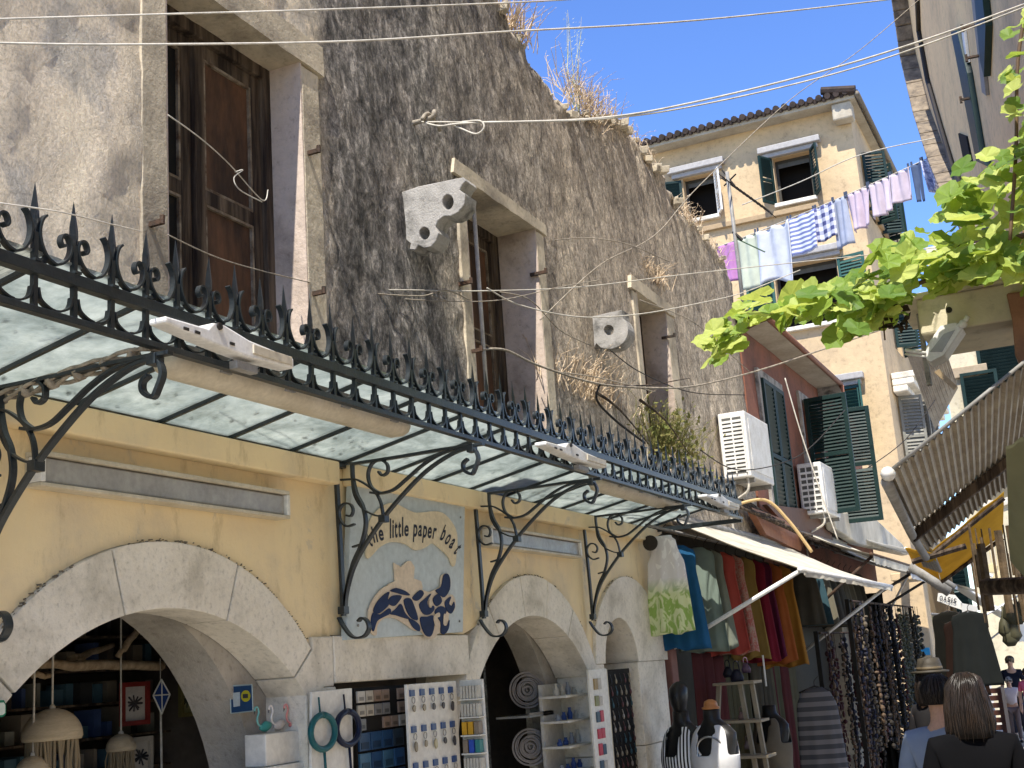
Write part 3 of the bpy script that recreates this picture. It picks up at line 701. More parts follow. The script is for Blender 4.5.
# white floodlights clamped on the rail, seen edge on
def flood(px0, py0, px1, py1, label):
    a = AX(px0, py0, -2.27); b = AX(px1, py1, -2.27); y0, y1 = a.y, b.y; L = y1 - y0; z = 3.085
    t = thing('floodlight', label, 'floodlight', (-2.27, (y0 + y1) / 2, z), 'white floodlights clamped to the canopy rail')
    m1 = MB(); x0 = XR + 0.02; 
    P = [(x0 + .005, y0, z + 0.014), (x0 + .005, y0 + L * .35, z - 0.004), (x0 + .005, y0 + L * .62, z - .012), (x0 + .005, y1, z - 0.004), (x0 + .005, y1, z + 0.030), (x0 + .005, y0 + L * .62, z + 0.042), (x0 + .005, y0 + L * .44, z + .062), (x0 + .005, y0 + L * .34, z + 0.058), (x0 + .005, y0 + L * .30, z + .036), (x0 + .005, y0, z + 0.032)]
    m1.prism(P, (0.06, 0, 0)); part('housing', m1, 'white_metal', t, bevel=0.006)
    m1 = MB().box((x0 + 0.02, y0 + L * .55, z - .05), (x0 + .05, y0 + L * .72, z - .024)); part('clamp', m1, 'grey_metal', t, bevel=0.003)
    m1 = MB().box((x0 + 0.0655, y0 + L * 0.64, z + .002), (x0 + 0.072, y0 + L * .97, z + .03)); part('cover', m1, 'cream_plastic', t, bevel=0.002)
    m1 = MB()
    for q in (.12, .2, .46): m1.box((x0 + 0.0655, y0 + L * q, z + 0.008), (x0 + 0.069, y0 + L * (q + .035), z + .016))
    m1.disc((x0 + 0.066, y0 + L * 0.38, z + 0.052), 0.011, (1, 0, 0), 0.006); parts('slot', m1, 'cable_dark', t)
flood(150, 338, 280, 376, 'white floodlight clamped to the canopy rail above the largest arch')
flood(536, 455, 598, 480, 'white floodlight clamped to the canopy rail above the narrow arch')
flood(700, 510, 733, 520, 'small looking white floodlight at the far end of the canopy rail')
# tube lights under the glass
def tube_light(y0, y1, x, label):
    z = 3.075
    t = thing('tube_light', label, 'light fixture', (x, (y0 + y1) / 2, z), 'tube lights hung under the canopy glass')
    n = 10
    sec = lambda y, s: [(x + 0.062 * s * math.cos(a * 6.28318 / n), y, z + 0.046 * s * math.sin(a * 6.28318 / n)) for a in range(n)]
    part('diffuser', MB().loft([sec(y0, .3), sec(y0 + .02, .8), sec(y0 + .06, 1), sec(y1 - .06, 1), sec(y1 - .02, .8), sec(y1, .3)]), 'cream_plastic', t, True)
    part('base', MB().box((x - .05, y0 + .03, z + .02), (x + .05, y1 - .03, z + .055)), 'grey_metal', t, bevel=.004)
    part('seam', MB().box((x - .0635, y0 + .06, z + .004), (x + .0635, y1 - .06, z + .009)), 'cable', t)
    m1 = MB()
    for k_ in range(4): yy = y0 + (y1 - y0) * (0.14 + .24 * k_); m1.box((x + .058, yy, z - .008), (x + .070, yy + .05, z + .02))
    parts('clip', m1, 'grey_metal', t)
tube_light(2.86, 4.28, -2.44, 'cream tube light under the canopy glass above the largest arch')
tube_light(6.35, 7.75, -2.44, 'cream tube light under the canopy glass near the clothes rail')
def wall_light(y0, y1, label):
    t = thing('wall_light', label, 'light fixture', (-2.96, (y0 + y1) / 2, 2.77), 'long lights screwed to the yellow shop wall')
    part('housing', MB().box((-2.999, y0, 2.765), (-2.93, y1, 2.778)).box((-2.999, y0, 2.862), (-2.93, y1, 2.878)).box((-2.999, y0, 2.778), (-2.985, y1, 2.862)), 'cream_plastic', t, bevel=.003)
    part('diffuser', MB().box((-2.984, y0 + .02, 2.781), (-2.944, y1 - .02, 2.859)), 'lampglass', t, bevel=.006)
    for y in (y0, y1 - .02): part('end_cap', MB().box((-2.984, y, 2.779), (-2.928, y + .019, 2.861)), 'white_metal', t, bevel=.003)
wall_light(2.88, 4.2, 'long grey fronted light on the yellow wall above the largest arch')
wall_light(6.03, 7.30, 'long grey fronted light on the yellow wall right of the shop sign')
# ================================================================== SIGN
XS = -2.955
sign = thing('shop_sign', 'square pale blue shop sign with a paper boat riding on dark blue waves', 'sign', tuple(AX(405, 637, XS)))
c4 = [AX(352, 484, XS), AX(465, 506, XS), AX(463, 632, XS), AX(346.5, 640, XS)]
part('board', MB().prism(c4, (-0.03, 0, 0)), pm('pale_blue_board', (0.46, 0.52, 0.53), (0.52, 0.57, 0.57), 3, 0.5, 0.05), sign, bevel=.003)
def sg(l): return [AX(340 + a / 5.486, 500 + b / 5.486, XS + 0.003) for a, b in l]
tan = pm('sand_sign_paint', (0.70, 0.60, 0.41), (0.64, 0.54, 0.37), 5, 0.6, 0.05); navy = pm('navy_sign_paint', (0.004, 0.012, 0.05), (0.008, 0.022, 0.08), 12, 0.6, 0.05, spec=.2)
def flat(name, l, mat, h=0.006, base=0.0, par=sign):
    if name == 'wave_piece':
        cx = sum(q[0] for q in l) / len(l); cy = sum(q[1] for q in l) / len(l); l = [(cx + (x_ - cx) * 1.10, cy + (y_ - cy) * 1.10) for x_, y_ in l]
    if name in ('wave_piece', 'wave_backing', 'banner', 'wave_curl'):
        n_ = len(l); q_ = []
        for i_ in range(n_):
            a_, b_, c_, d_ = (Vector(l[(i_ + o_) % n_]) for o_ in (-1, 0, 1, 2))
            for t_ in (0, .33, .66): q_.append(tuple(.5 * ((2 * b_) + (c_ - a_) * t_ + (2 * a_ - 5 * b_ + 4 * c_ - d_) * t_ * t_ + (3 * b_ - a_ - 3 * c_ + d_) * t_ ** 3)))
        l = q_
    P = [p + Vector((base, 0, 0)) for p in sg(l)]; return part(name, MB().prism(P, (h, 0, 0)), mat, par)
flat('banner', cr2 := [(165, 100), (215, 45), (265, 18), (310, 25), (350, 45), (400, 68), (450, 68), (510, 62), (560, 72), (600, 110), (630, 160), (640, 220), (635, 290), (628, 350), (618, 365), (605, 350), (595, 320), (565, 285), (530, 255), (500, 238), (470, 258), (430, 275), (400, 272), (360, 245), (310, 232), (260, 235), (210, 262), (175, 300), (150, 322), (136, 300), (140, 250), (150, 180)], tan)
boat = pm('cream_paper_paint', (0.68, 0.56, 0.42), (0.6, 0.49, 0.36), 6, 0.6, 0.05)
flat('paper_boat', [(290, 345), (330, 368), (365, 335), (385, 335), (405, 370), (400, 430), (440, 445), (450, 480), (420, 540), (300, 500), (255, 465), (298, 445)], boat, 0.005)
flat('wave_backing', [(150, 640), (155, 590), (180, 540), (215, 495), (260, 468), (320, 465), (370, 485), (400, 520), (430, 490), (480, 505), (520, 490), (545, 470), (550, 420), (575, 402), (598, 425), (600, 480), (585, 520), (612, 520), (628, 560), (620, 610), (592, 628), (590, 700), (570, 735), (535, 730), (510, 760), (470, 755), (440, 720), (400, 715), (350, 680), (290, 648), (235, 650), (200, 690), (195, 740), (170, 735), (155, 690)], boat, 0.006)
for l in ([(172, 710), (165, 660), (178, 620), (210, 632), (255, 600), (262, 625), (225, 645), (195, 665), (180, 710)],
          [(178, 605), (195, 565), (225, 530), (258, 510), (250, 545), (258, 570), (232, 600), (200, 620)],
          [(272, 500), (300, 486), (345, 500), (370, 522), (340, 520), (310, 512)],
          [(262, 545), (285, 527), (325, 530), (305, 565), (285, 580), (262, 568)],
          [(272, 625), (300, 600), (325, 575), (345, 620), (370, 650), (340, 645), (300, 632)],
          [(345, 555), (375, 545), (395, 580), (415, 650), (385, 645), (360, 610)],
          [(370, 655), (400, 665), (425, 690), (425, 718), (395, 700)],
          [(392, 535), (430, 498), (448, 515), (432, 540), (410, 552)],
          [(520, 495), (548, 475), (560, 420), (580, 412), (592, 440), (590, 490), (565, 528), (545, 520)],
          [(430, 575), (460, 545), (490, 520), (470, 560), (480, 590), (500, 580), (505, 600), (480, 625), (450, 620)],
          [(505, 540), (530, 520), (548, 555), (525, 580), (508, 565)],
          [(570, 560), (600, 535), (590, 570), (605, 580), (615, 560), (618, 590), (600, 620), (578, 600)],
          [(435, 650), (470, 645), (500, 640), (505, 690), (490, 740), (465, 740), (445, 705)],
          [(515, 620), (545, 590), (575, 610), (560, 650), (575, 690), (588, 660), (585, 700), (565, 730), (545, 720), (545, 670)]):
    flat('wave_piece', l, navy, 0.004, 0.0065)
for q in ([(478, 548), (495, 560), (488, 590), (478, 585)], [(502, 640), (530, 618), (535, 640), (520, 650), (522, 690), (510, 690)], [(560, 625), (580, 650), (570, 665), (568, 690), (556, 680)]):
    flat('wave_curl', q, boat, 0.003, 0.011)
for q in ((110, 20), (660, 95), (655, 665), (98, 688)):
    c = sg([q])[0]; part('screw', MB().disc(c, 0.006, (1, 0, 0), 0.004, 8), 'grey_metal', sign)
# lettering, glyph by glyph along the banner
def glyph(ch, mat_navy, place):
    cu = bpy.data.curves.new('g', 'FONT'); cu.body = ch; cu.size = 1.0; cu.extrude = 0.0; cu.offset = 0.022
    ob = bpy.data.objects.new('g', cu); COL.objects.link(ob)
    me = bpy.data.meshes.new_from_object(ob.evaluated_get(bpy.context.evaluated_depsgraph_get()))
    vs = [v.co.copy() for v in me.vertices]; fs = [tuple(p.vertices) for p in me.polygons]
    bpy.data.objects.remove(ob); bpy.data.curves.remove(cu); bpy.data.meshes.remove(me)
    return vs, fs
def letters(chars, name, parent, mat, toworld, th):
    mb = MB()
    for ch, x, y, w, h, rot in chars:
        vs, fs = glyph(ch, None, None)
        if not vs: continue
        x0 = min(v.x for v in vs); x1 = max(v.x for v in vs); sx = w / max(0.05, (x1 - x0)) if w else h; 
        P = []
        for v in vs:
            u = (v.x - x0) * sx; q = -v.y * h; P.append(toworld(x + u * math.cos(rot) - q * math.sin(rot), y + u * math.sin(rot) + q * math.cos(rot)))
        n = len(P); off = Vector(th); o = len(mb.v)
        mb.v += [p + off for p in P]; mb.f += [tuple(i + o for i in f) for f in fs]
    return part(name, mb, mat, parent)
ink = pm('dark_blue_lettering', (0.012, 0.012, 0.02), None, 5, 0.5, 0)
tw = lambda a, b: AX(340 + a / 5.486, 500 + b / 5.486, XS + 0.003)
LT = [('t', 158, 256, 17, 125, -.35), ('h', 179, 234, 24, 125, -.2), ('e', 208, 222, 26, 120, -.1),
      ('l', 266, 208, 7, 150, 0), ('i', 280, 205, 8, 145, 0), ('t', 292, 204, 16, 145, 0), ('t', 312, 202, 16, 145, 0), ('l', 333, 196, 7, 145, .0), ('e', 344, 196, 24, 120, .05),
      ('p', 394, 198, 22, 135, .05), ('a', 420, 197, 21, 125, .08), ('p', 446, 203, 21, 130, .1), ('e', 471, 206, 22, 122, .1), ('r', 499, 210, 18, 122, .15),
      ('b', 540, 216, 20, 122, .35), ('o', 563, 236, 23, 118, .45), ('a', 588, 258, 20, 115, .5), ('t', 612, 288, 18, 112, .7)]
letters(LT, 'lettering', sign, ink, tw, (0.0075, 0, 0))
# ================================================================== SHOP GOODS
def pl(px, py, X): return AX(px, py, X)
# white board with round plates
t = thing('display_board', 'white hanging board with two round beaded necklaces on it', 'display board', tuple(pl(330, 768, -2.93)))
part('board', MB().prism([pl(312, 692, -2.93), pl(352, 688, -2.93), pl(355, 860, -2.93), pl(311, 860, -2.93)], (-0.012, 0, 0)), 'white_board', t, bevel=.002)
for (cx, cy, c, nm) in ((323, 732, (0.012, 0.10, 0.11), 'teal bead necklace laid in a ring on the white board'), (348, 728, (0.005, 0.010, 0.035), 'navy bead necklace laid in a ring on the white board')):
    c0_ = pl(cx, cy, -2.905); a = 0.085; b_ = 0.066
    ring = [(c0_.x, c0_.y + a * math.sin(q * 6.283 / 24), c0_.z + b_ * math.cos(q * 6.283 / 24)) for q in range(25)]
    solo('necklace', MB().tube(ring, 0.013, 8).tube([(c0_.x - .01, c0_.y, c0_.z + b_), (c0_.x - .015, c0_.y, c0_.z + .135)], 0.004, 5).tube([(c0_.x - .01, c0_.y + .02, c0_.z - b_), (c0_.x - .01, c0_.y + .03, c0_.z - .2)], 0.006, 5), C(*c, 0.3), nm, 'necklace', 'bead necklaces on the white board', smooth=True)
# rack of fridge magnets
t = thing('magnet_rack', 'dark rack packed with square photo magnets beside the white necklace board', 'display rack', tuple(pl(380, 768, -2.98)))
a = pl(355, 685, -2.98); b = pl(407, 681, -2.98)
part('backing', MB().box((-3.0, a.y, 1.2), (-2.985, b.y, 2.085)), 'black', t)
random.seed(5)
row = 2.075; r = 0
while row > 1.35:
    wd, hh = (0.068, 0.052) if r < 3 else (0.095, 0.078)
    y = a.y + 0.01
    while y + wd < b.y:
        if random.random() > (0.2 if r < 3 else 0.03):
            col = random.choice([(0.45, 0.40, 0.32), (0.28, 0.2, 0.15), (0.5, 0.46, 0.4), (0.2, 0.2, 0.2)]) if r < 3 else random.choice([(0.03, 0.10, 0.22), (0.02, 0.06, 0.14), (0.05, 0.13, 0.22), (0.03, 0.05, 0.07)])
            mg = part('magnet', MB().box((-2.985, y, row - hh), (-2.975, y + wd - 0.008, row - 0.004)), C(*col, 0.3), t, bevel=.0015)
            part('picture', MB().box((-2.975, y + .012, row - hh + .008), (-2.973, y + wd - .022, row - hh * 0.55)), C(*[k_ * 0.45 for k_ in col], 0.4), mg)
        y += wd
    row -= hh + 0.006; r += 1
# white peg board with keyrings, its side shelf with small coloured boxes
t = thing('keyring_stand', 'white stand with rows of blue topped keyrings beside the magnet rack', 'display stand', tuple(pl(432, 768, -2.85)))
a = pl(408, 690, -2.86); b = pl(457, 682, -2.86)
part('panel', MB().box((-2.88, a.y, 1.0), (-2.865, b.y, 2.085)), 'white_board', t, bevel=.003)
part('side_panel', MB().box((-2.88, b.y + .06, 1.0), (-2.755, b.y + .075, 2.085)), 'white_board', t, bevel=.003)
for r in range(5):
    for c in range(5):
        y = a.y + 0.035 + c * (b.y - a.y - 0.05) / 4.6; z = 2.06 - r * 0.155
        k_ = part('keyring', MB().box((-2.865, y - .018, z - .028), (-2.857, y + .02, z)), C(0.04, 0.08, 0.20, 0.3), t)
        part('ring', MB().ring((-2.855, y, z - 0.045), 0.014, 0.003, (1, 0, 0), 0.003, 10), 'grey_metal', k_)
        h = random.choice([0.03, 0.045, 0.055])
        part('charm', MB().prism([(-2.856, y + 0.013 * math.cos(q * .785) * random.uniform(.7, 1.2), z - 0.065 - h / 2 + h / 2 * math.sin(q * .785)) for q in range(8)], (0.006, 0, 0)), C(*random.choice([(0.25, 0.2, 0.14), (0.08, 0.07, 0.07), (0.4, 0.33, 0.2)]), 0.35, 0.6), k_)
for r in range(6):
    z = 2.07 - r * 0.082
    sh = part('shelf', MB().box((-2.86, b.y + .004, z - 0.078), (-2.757, b.y + .059, z - 0.072)), 'white_board', t)
    n = 6 if r in (0, 1, 4) else 3
    for q in range(n):
        x = -2.855 + q * 0.097 / n; w = 0.09 / n
        col = (0.5, 0.47, 0.4) if n == 6 else random.choice([(0.5, 0.03, 0.03), (0.03, 0.08, 0.4), (0.04, 0.2, 0.2), (0.6, 0.33, 0.03), (0.05, 0.2, 0.06), (0.25, 0.2, 0.15)])
        part('trinket_box', MB().box((x, b.y + .01, z - .071), (x + w * .85, b.y + .05, z - .012)), C(*col, 0.4), sh, bevel=.002)
# things in the second arch: two wire spiral ornaments on a frosted panel, shelves
for cz, lb in (((527, 690), 'upper grey wire spiral ornament hanging in the second arch'), ((530, 747), 'lower grey wire spiral ornament hanging in the second arch')):
    c = pl(cz[0], cz[1], -3.32); mb = MB()
    for rr in (0.105, 0.088, 0.060, 0.045, 0.022): mb.ring(c, rr, 0.011, (0.5, -0.8, 0), 0.02, 26)
    P = [c + Vector((0.010, -0.006, 0)) + Vector((0.8 * (rr := 0.10 * (1 - i / 60)) * math.cos(i * .42), 0.5 * rr * math.cos(i * .42), rr * math.sin(i * .42))) for i in range(56)]
    mb.tube(P, 0.005, 5)
    solo('spiral_ornament', mb, C(0.30, 0.28, 0.27, 0.4), lb, 'ornament', 'wire spiral ornaments in the second arch')
t = thing('glass_shelf', 'thin glass shelf between the two grey spiral ornaments', 'shelf', tuple(pl(525, 717, -3.3)))
c = pl(525, 716, -3.3); part('shelf_board', MB().box((-3.42, c.y - .15, c.z - .006), (-3.2, c.y + .2, c.z + .006)), C(0.35, 0.36, 0.35, 0.2), t)
part('shelf_rail', MB().box((-3.21, c.y - .15, c.z + .007), (-3.2, c.y + .2, c.z + .02)), 'grey_metal', t)
t = thing('display_shelves', 'white shelves of small blue gifts standing in the second arch', 'shelves', tuple(pl(575, 768, -3.1)))
a = pl(553, 688, -3.1); b = pl(590, 688, -3.1)
part('back_panel', MB().box((-3.22, a.y + .05, 1.0), (-3.2, b.y + .05, 2.02)), 'white_board', t)
part('side_panel', MB().box((-3.2, b.y - .0, 1.0), (-3.0, b.y + .02, 2.03)), 'white_board', t)
for r in range(5):
    z = 1.945 - r * 0.145
    sh = part('shelf', MB().box((-3.2, a.y, z - 0.008), (-3.02, b.y, z + 0.006)), 'white_board', t, bevel=.002)
    for q in range(6):
        y = a.y + 0.02 + q * (b.y - a.y - .03) / 6; h = random.uniform(.04, .085); col = random.choice([(0.05, 0.10, 0.3), (0.3, 0.33, 0.38), (0.06, 0.08, 0.12), (0.5, 0.48, 0.42)])
        part('gift', MB().ell([(-3.1, y + .02, z + .0065, .016, .016), (-3.1, y + .02, z + h * .5, .019, .019), (-3.1, y + .02, z + h * .8, .009, .009), (-3.1, y + .02, z + h, .011, .011)], 8), C(*col, 0.3), sh)
t = thing('postcard_rack', 'narrow white rack with patterned souvenirs at the edge of the narrow arch', 'display rack', tuple(pl(600, 768, -2.9)))
a = pl(588, 666, -2.9); b = pl(606, 666, -2.9)
part('panel', MB().box((-2.915, a.y, 1.0), (-2.9, b.y, 2.09)), 'white_board', t, bevel=.003)
part('panel_side', MB().box((-2.99, b.y, 1.0), (-2.9, b.y + .012, 2.085)), 'cream_plastic', t)
for q in range(12):
    z = 2.04 - (q // 2) * 0.095; y = a.y + .01 + (q % 2) * 0.06
    part('souvenir', MB().box((-2.9, y + .05, z - .07), (-2.89, y + .1, z - random.uniform(0, .02))), C(*random.choice([(0.45, 0.06, 0.09), (0.25, 0.25, 0.12), (0.5, 0.46, 0.4), (0.06, 0.1, 0.14), (0.35, 0.25, 0.12)]), .5), t, bevel=.002)
t = thing('jewellery_rack', 'tall black rack of hanging trinkets inside the narrow arch', 'display rack', tuple(pl(622, 768, -2.95)))
a = pl(607, 660, -2.96); b = pl(634, 660, -2.96)
part('panel', MB().box((-3.02, a.y, 1.0), (-3.0, b.y, 2.08)), 'black', t)
for r in range(9):
    for q in range(6):
        y = a.y + .02 + q * (b.y - a.y - .03) / 5.5; z = 2.05 - r * 0.075
        part('trinket', MB().tube([(-2.99, y, z), (-2.985, y + .005, z - .03)], 0.003, 4).sphere((-2.985, y + .005, z - .045), (.008, .012, .018), 6, 4), C(*random.choice([(0.3, 0.25, 0.18), (0.05, 0.1, 0.12), (0.35, 0.3, 0.25), (0.12, 0.05, 0.05), (0.03, 0.03, 0.03)]), .4, .4), t)
# fan light over the narrow door
p = pl(612, 650, -3.3); mb = MB()
for q in range(7):
    an = R_(25 + q * 22); mb.tube([(-3.3, 7.97 + 0.06, 2.2), (-3.3, 7.97 + .06 + .3 * math.cos(an), 2.2 + .3 * math.sin(an))], .006, 5)
mb.box((-3.32, 7.7, 2.155), (-3.28, 8.3, 2.185)); part('fanlight_grille', mb, 'rust_iron', house)
part('door_head', MB().box((-3.36, 7.70, 2.10), (-3.25, 8.28, 2.15)), C(0.35, 0.2, 0.06), house, bevel=.004)
# ---- inside the large arch
def jelly(px, py, X, r, lb):
    c = pl(px, py, X); t = thing('jellyfish_lamp', lb, 'pendant lamp', tuple(c), 'jellyfish lampshades hanging in the largest arch')
    rows = [(c.x, c.y, c.z + r * 0.95 * math.sin(a_ * 1.5708 / 8), r * math.cos(a_ * 1.5708 / 8) * 1.0 + .001, r * math.cos(a_ * 1.5708 / 8) + .001) for a_ in range(9)]
    part('lamp_shade', MB().ell([(c.x, c.y, c.z - .012, r * .96, r * .96)] + rows, 24), pm('ribbed_cream_shade', (0.62, 0.52, 0.36), (0.5, 0.41, 0.28), 8, 0.7, 0.6, (1, 1, 9)), t, True)
    mb = MB()
    for q in range(46):
        an = q * 6.283 / 46; rr = r * random.uniform(.72, .86); x, y = c.x + rr * math.cos(an), c.y + rr * math.sin(an)
        mb.tube([(x, y, c.z), (x + random.uniform(-.01, .01), y + random.uniform(-.01, .01), c.z - r * .8), (x + random.uniform(-.015, .015), y + random.uniform(-.015, .015), c.z - r * random.uniform(2.0, 2.8))], r * .05, 5)
    part('tentacles', mb, FB(0.36, 0.29, 0.19), t)
    part('cord', MB().tube([(c.x, c.y, c.z + r * .93), (c.x, c.y, 2.89)], .004, 5).sphere((c.x, c.y, c.z + r * .97), .012, 8, 5), 'cable', t)
jelly(52, 737, -3.6, 0.108, 'large cream jellyfish lampshade with string tentacles in the largest arch')
jelly(121, 748, -3.9, 0.062, 'small cream jellyfish lampshade hanging beside the red framed picture')
jelly(33, 772, -3.6, 0.06, 'tiny cream jellyfish lampshade at the bottom left under the large one')
def stick(p0, p1, X0, X1, r0, r1, lb):
    a = pl(*p0, X0); b = pl(*p1, X1); P = [a.lerp(b, i / 8) + Vector((0, 0, .012 * nz(i, r0 * 90, 0, .7))) for i in range(9)]
    solo('driftwood_branch', MB().tube(P, [r0 + (r1 - r0) * i / 8 + .004 * nz(i, 3, 2, 1.1) for i in range(9)], 9), 'driftwood', lb, 'driftwood', 'driftwood hanging in the largest arch', smooth=True)
stick((38, 665), (162, 665), -3.95, -3.95, .020, .022, 'long horizontal driftwood branch hanging across the largest arch')
stick((70, 660), (113, 645), -4.0, -4.1, .016, .012, 'short slanting driftwood branch resting on the long one')
stick((118, 656), (142, 624), -3.9, -3.9, .012, .016, 'steep driftwood branch above the blue diamond ornament')
stick((28, 673), (50, 677), -3.8, -3.8, .012, .010, 'stub of driftwood at the left end of the long branch')
def picture(px0, py0, px1, py1, X, colf, cols, colm, lb):
    a = pl(px0, py0, X); b = pl(px1, py1, X); t = thing('framed_picture', lb, 'picture', ((X), (a.y + b.y) / 2, b.z), 'pictures at the back of the shop')
    z0, z1 = min(a.z, b.z), max(a.z, b.z); w = .02
    part('frame', MB().box((X, a.y, z0), (X + .02, a.y + w, z1)).box((X, b.y - w, z0), (X + .02, b.y, z1)).box((X, a.y + w, z0), (X + .02, b.y - w, z0 + w)).box((X, a.y + w, z1 - w), (X + .02, b.y - w, z1)), C(*colf, .5), t)
    part('paper', MB().box((X, a.y + w, z0 + w), (X + .006, b.y - w, z1 - w)), C(*cols), t)
    mb = MB(); cy, cz = (a.y + b.y) / 2, (z0 + z1) / 2
    for q in range(11):
        an = q * .571; mb.tube([(X + .008, cy, cz), (X + .008, cy + .06 * math.cos(an) * random.uniform(.5, 1), cz + .045 * math.sin(an) * random.uniform(.5, 1))], .005, 4)
    part('drawing', mb, C(*colm), t)
picture(119, 683, 147, 724, -4.05, (0.22, 0.025, 0.02), (0.5, 0.45, 0.4), (0.06, 0.05, 0.05), 'red framed picture of a dark flower in the dim shop')
picture(178, 684, 194, 716, -4.1, (0.16, 0.14, 0.05), (0.25, 0.25, 0.12), (0.05, 0.06, 0.04), 'narrow yellowish picture at the back of the shop')
picture(128, 738, 150, 775, -4.0, (0.35, 0.31, 0.25), (0.38, 0.34, 0.28), (0.03, 0.03, 0.03), 'pale picture with black drawing behind the small jellyfish lamp')
c = pl(160.5, 695, -3.9); t = thing('kite_ornament', 'blue and white diamond ornament hanging on a long string in the largest arch', 'ornament', tuple(c))
D = [(0, .062), (.050, 0), (0, -.075), (-.050, 0)]
part('kite', MB().prism([(c.x, c.y + u, c.z + v) for u, v in D], (.006, 0, 0)), C(.015, .05, .22), t)
mb = MB()
for i in range(4): mb.tube([(c.x + .006, c.y + D[i][0] * 1.1, c.z + D[i][1] * 1.1), (c.x + .006, c.y + D[(i + 1) % 4][0] * 1.1, c.z + D[(i + 1) % 4][1] * 1.1)], .0035, 5)
mb.tube([(c.x + .008, c.y, c.z + .06), (c.x + .008, c.y, c.z - .07)], .003, 5).tube([(c.x + .008, c.y - .05, c.z), (c.x + .008, c.y + .05, c.z)], .003, 5)
part('frame', mb, 'white_metal', t); part('string', MB().tube([(c.x, c.y, c.z + .06), (c.x, c.y, c.z + .16)], .002, 4).tube([(c.x, c.y, c.z - .07), (c.x, c.y + .005, c.z - .42)], .0055, 5), 'cable', t)
# shelf clutter in the gloom
random.seed(11)
t = thing('wall_shelves', 'dark shelves crowded with small goods at the back of the shop', 'shelves', (-4.4, 3.6, 1.2))
for r in range(8):
    z = 1.35 + r * .15
    sh = part('shelf', MB().box((-4.5, 2.0, z - .01), (-4.22, 5.0, z)), 'wood_old', t)
    for q in range(34):
        y = 2.05 + q * .086; h = random.uniform(.05, .13)
        if y > 4.95: continue
        part('goods', MB().box((-4.4, y, z + .001), (-4.28, y + random.uniform(.02, .075), z + h)), C(*random.choice([(0.20, 0.17, 0.13), (0.05, 0.08, 0.18), (0.22, 0.22, 0.19), (0.08, 0.07, 0.06), (0.06, 0.12, 0.16), (.05, .05, .05)]), .5), sh)
# sticker on the reveal, white unit with flamingos
def trel(l, X, ox=0, oy=620, sc=3.2): return [AX(ox + a / sc, oy + b / sc, X) for a, b in l]
XV = -3.46
stk = thing('card_sticker', 'small blue sticker with white and yellow marks on the arch reveal', 'sticker', tuple(AY(241, 712, 4.13)))
f3 = lambda a, b: AY(a, b, 4.13)
part('backing', MB().prism([f3(230, 686), f3(252, 684.5), f3(253, 711), f3(231, 713.5)], (0, .004, 0)), C(.02, .06, .14), stk)
part('border', MB().tube([f3(230, 686), f3(252, 684.5), f3(253, 711), f3(231, 713.5), f3(230, 686)], .003, 4), C(.4, .5, .5), stk)
cc = f3(246, 696); part('round_mark', MB().disc(cc, .022, (0, -1, 0), .003, 16), C(.5, .45, .03), stk)
part('card_mark', MB().prism([f3(233, 693), f3(240, 692), f3(240, 706), f3(234, 707)], (0, -.003, 0)), C(.5, .55, .55), stk)
part('figure_mark', MB().box((cc.x - .012, cc.y - .0045, cc.z - .008), (cc.x + .012, cc.y - .003, cc.z + .008)), C(.05, .05, .05), stk)
a = pl(252, 0, -2.98)
t = thing('white_cabinet', 'white stepped cabinet at the foot of the arch with three flamingo ornaments on top', 'cabinet', (-3.1, 4.1, GZ))
zt = pl(280, 732, -3.05).z; ya, yb = pl(259, 730, -3.05).y, pl(309, 730, -3.05).y
part('upper_box', MB().box((-3.12, ya, zt - .12), (-3.02, yb, zt)), 'white_board', t, bevel=.004)
part('middle_box', MB().box((-3.13, ya - .04, zt - .20), (-3.0, yb, zt - .122)), 'white_board', t, bevel=.004)
part('base_box', MB().box((-3.15, ya - .10, GZ), (-2.985, yb, zt - .202)), 'white_board', t, bevel=.004)
part('grille', MB().box((-2.999, ya + .03, zt - .19), (-2.995, yb - .05, zt - .17)), 'grey_metal', t)
for i, (px, col, nm) in enumerate(((257, (.05, .28, .25), 'teal flamingo ornament'), (273, (.6, .55, .5), 'white flamingo ornament'), (290, (.62, .20, .17), 'pink flamingo ornament'))):
    c = pl(px, 732, -3.06); y = c.y + 0.02; z = zt
    y -= .012 * i; t = thing('flamingo_ornament', nm + ' standing on the white cabinet', 'ornament', (-3.06, y, z), 'flamingo ornaments on the white cabinet')
    rows = [(-3.06, y + .02 + k_ * .012, z + .012 + .010 * math.sin(k_ * .5), .003 + .016 * math.sin((k_ + .3) * .36), .003) for k_ in range(9)]
    mb = MB(); sec = []
    for k_ in range(9):
        rr = .004 + .017 * math.sin((k_ + .4) * 3.1416 / 9); yy = y + k_ * .009; sec.append([(-3.06 + rr * .7 * math.cos(q * .785), yy, z + .022 + rr * math.sin(q * .785) + .0012 * k_) for q in range(8)])
    mb.loft(sec); part('flamingo_body', mb, C(*col, .3), t, True)
    neck = cr([(-3.06, y + .01, z + .028), (-3.06, y - .012, z + .040), (-3.06, y - .016, z + .062), (-3.06, y - .006, z + .082), (-3.06, y - .014, z + .102), (-3.06, y - .028, z + .100), (-3.06, y - .032, z + .088)], 4)
    part('flamingo_neck', MB().tube(neck, .0042, 6), C(*(min(1, k_ * 1.1 + .12) for k_ in col), .3), t, True)
    part('beak', MB().tube([(-3.06, y - .031, z + .090), (-3.06, y - .035, z + .076)], [.0035, .001], 5), 'black_plastic', t)
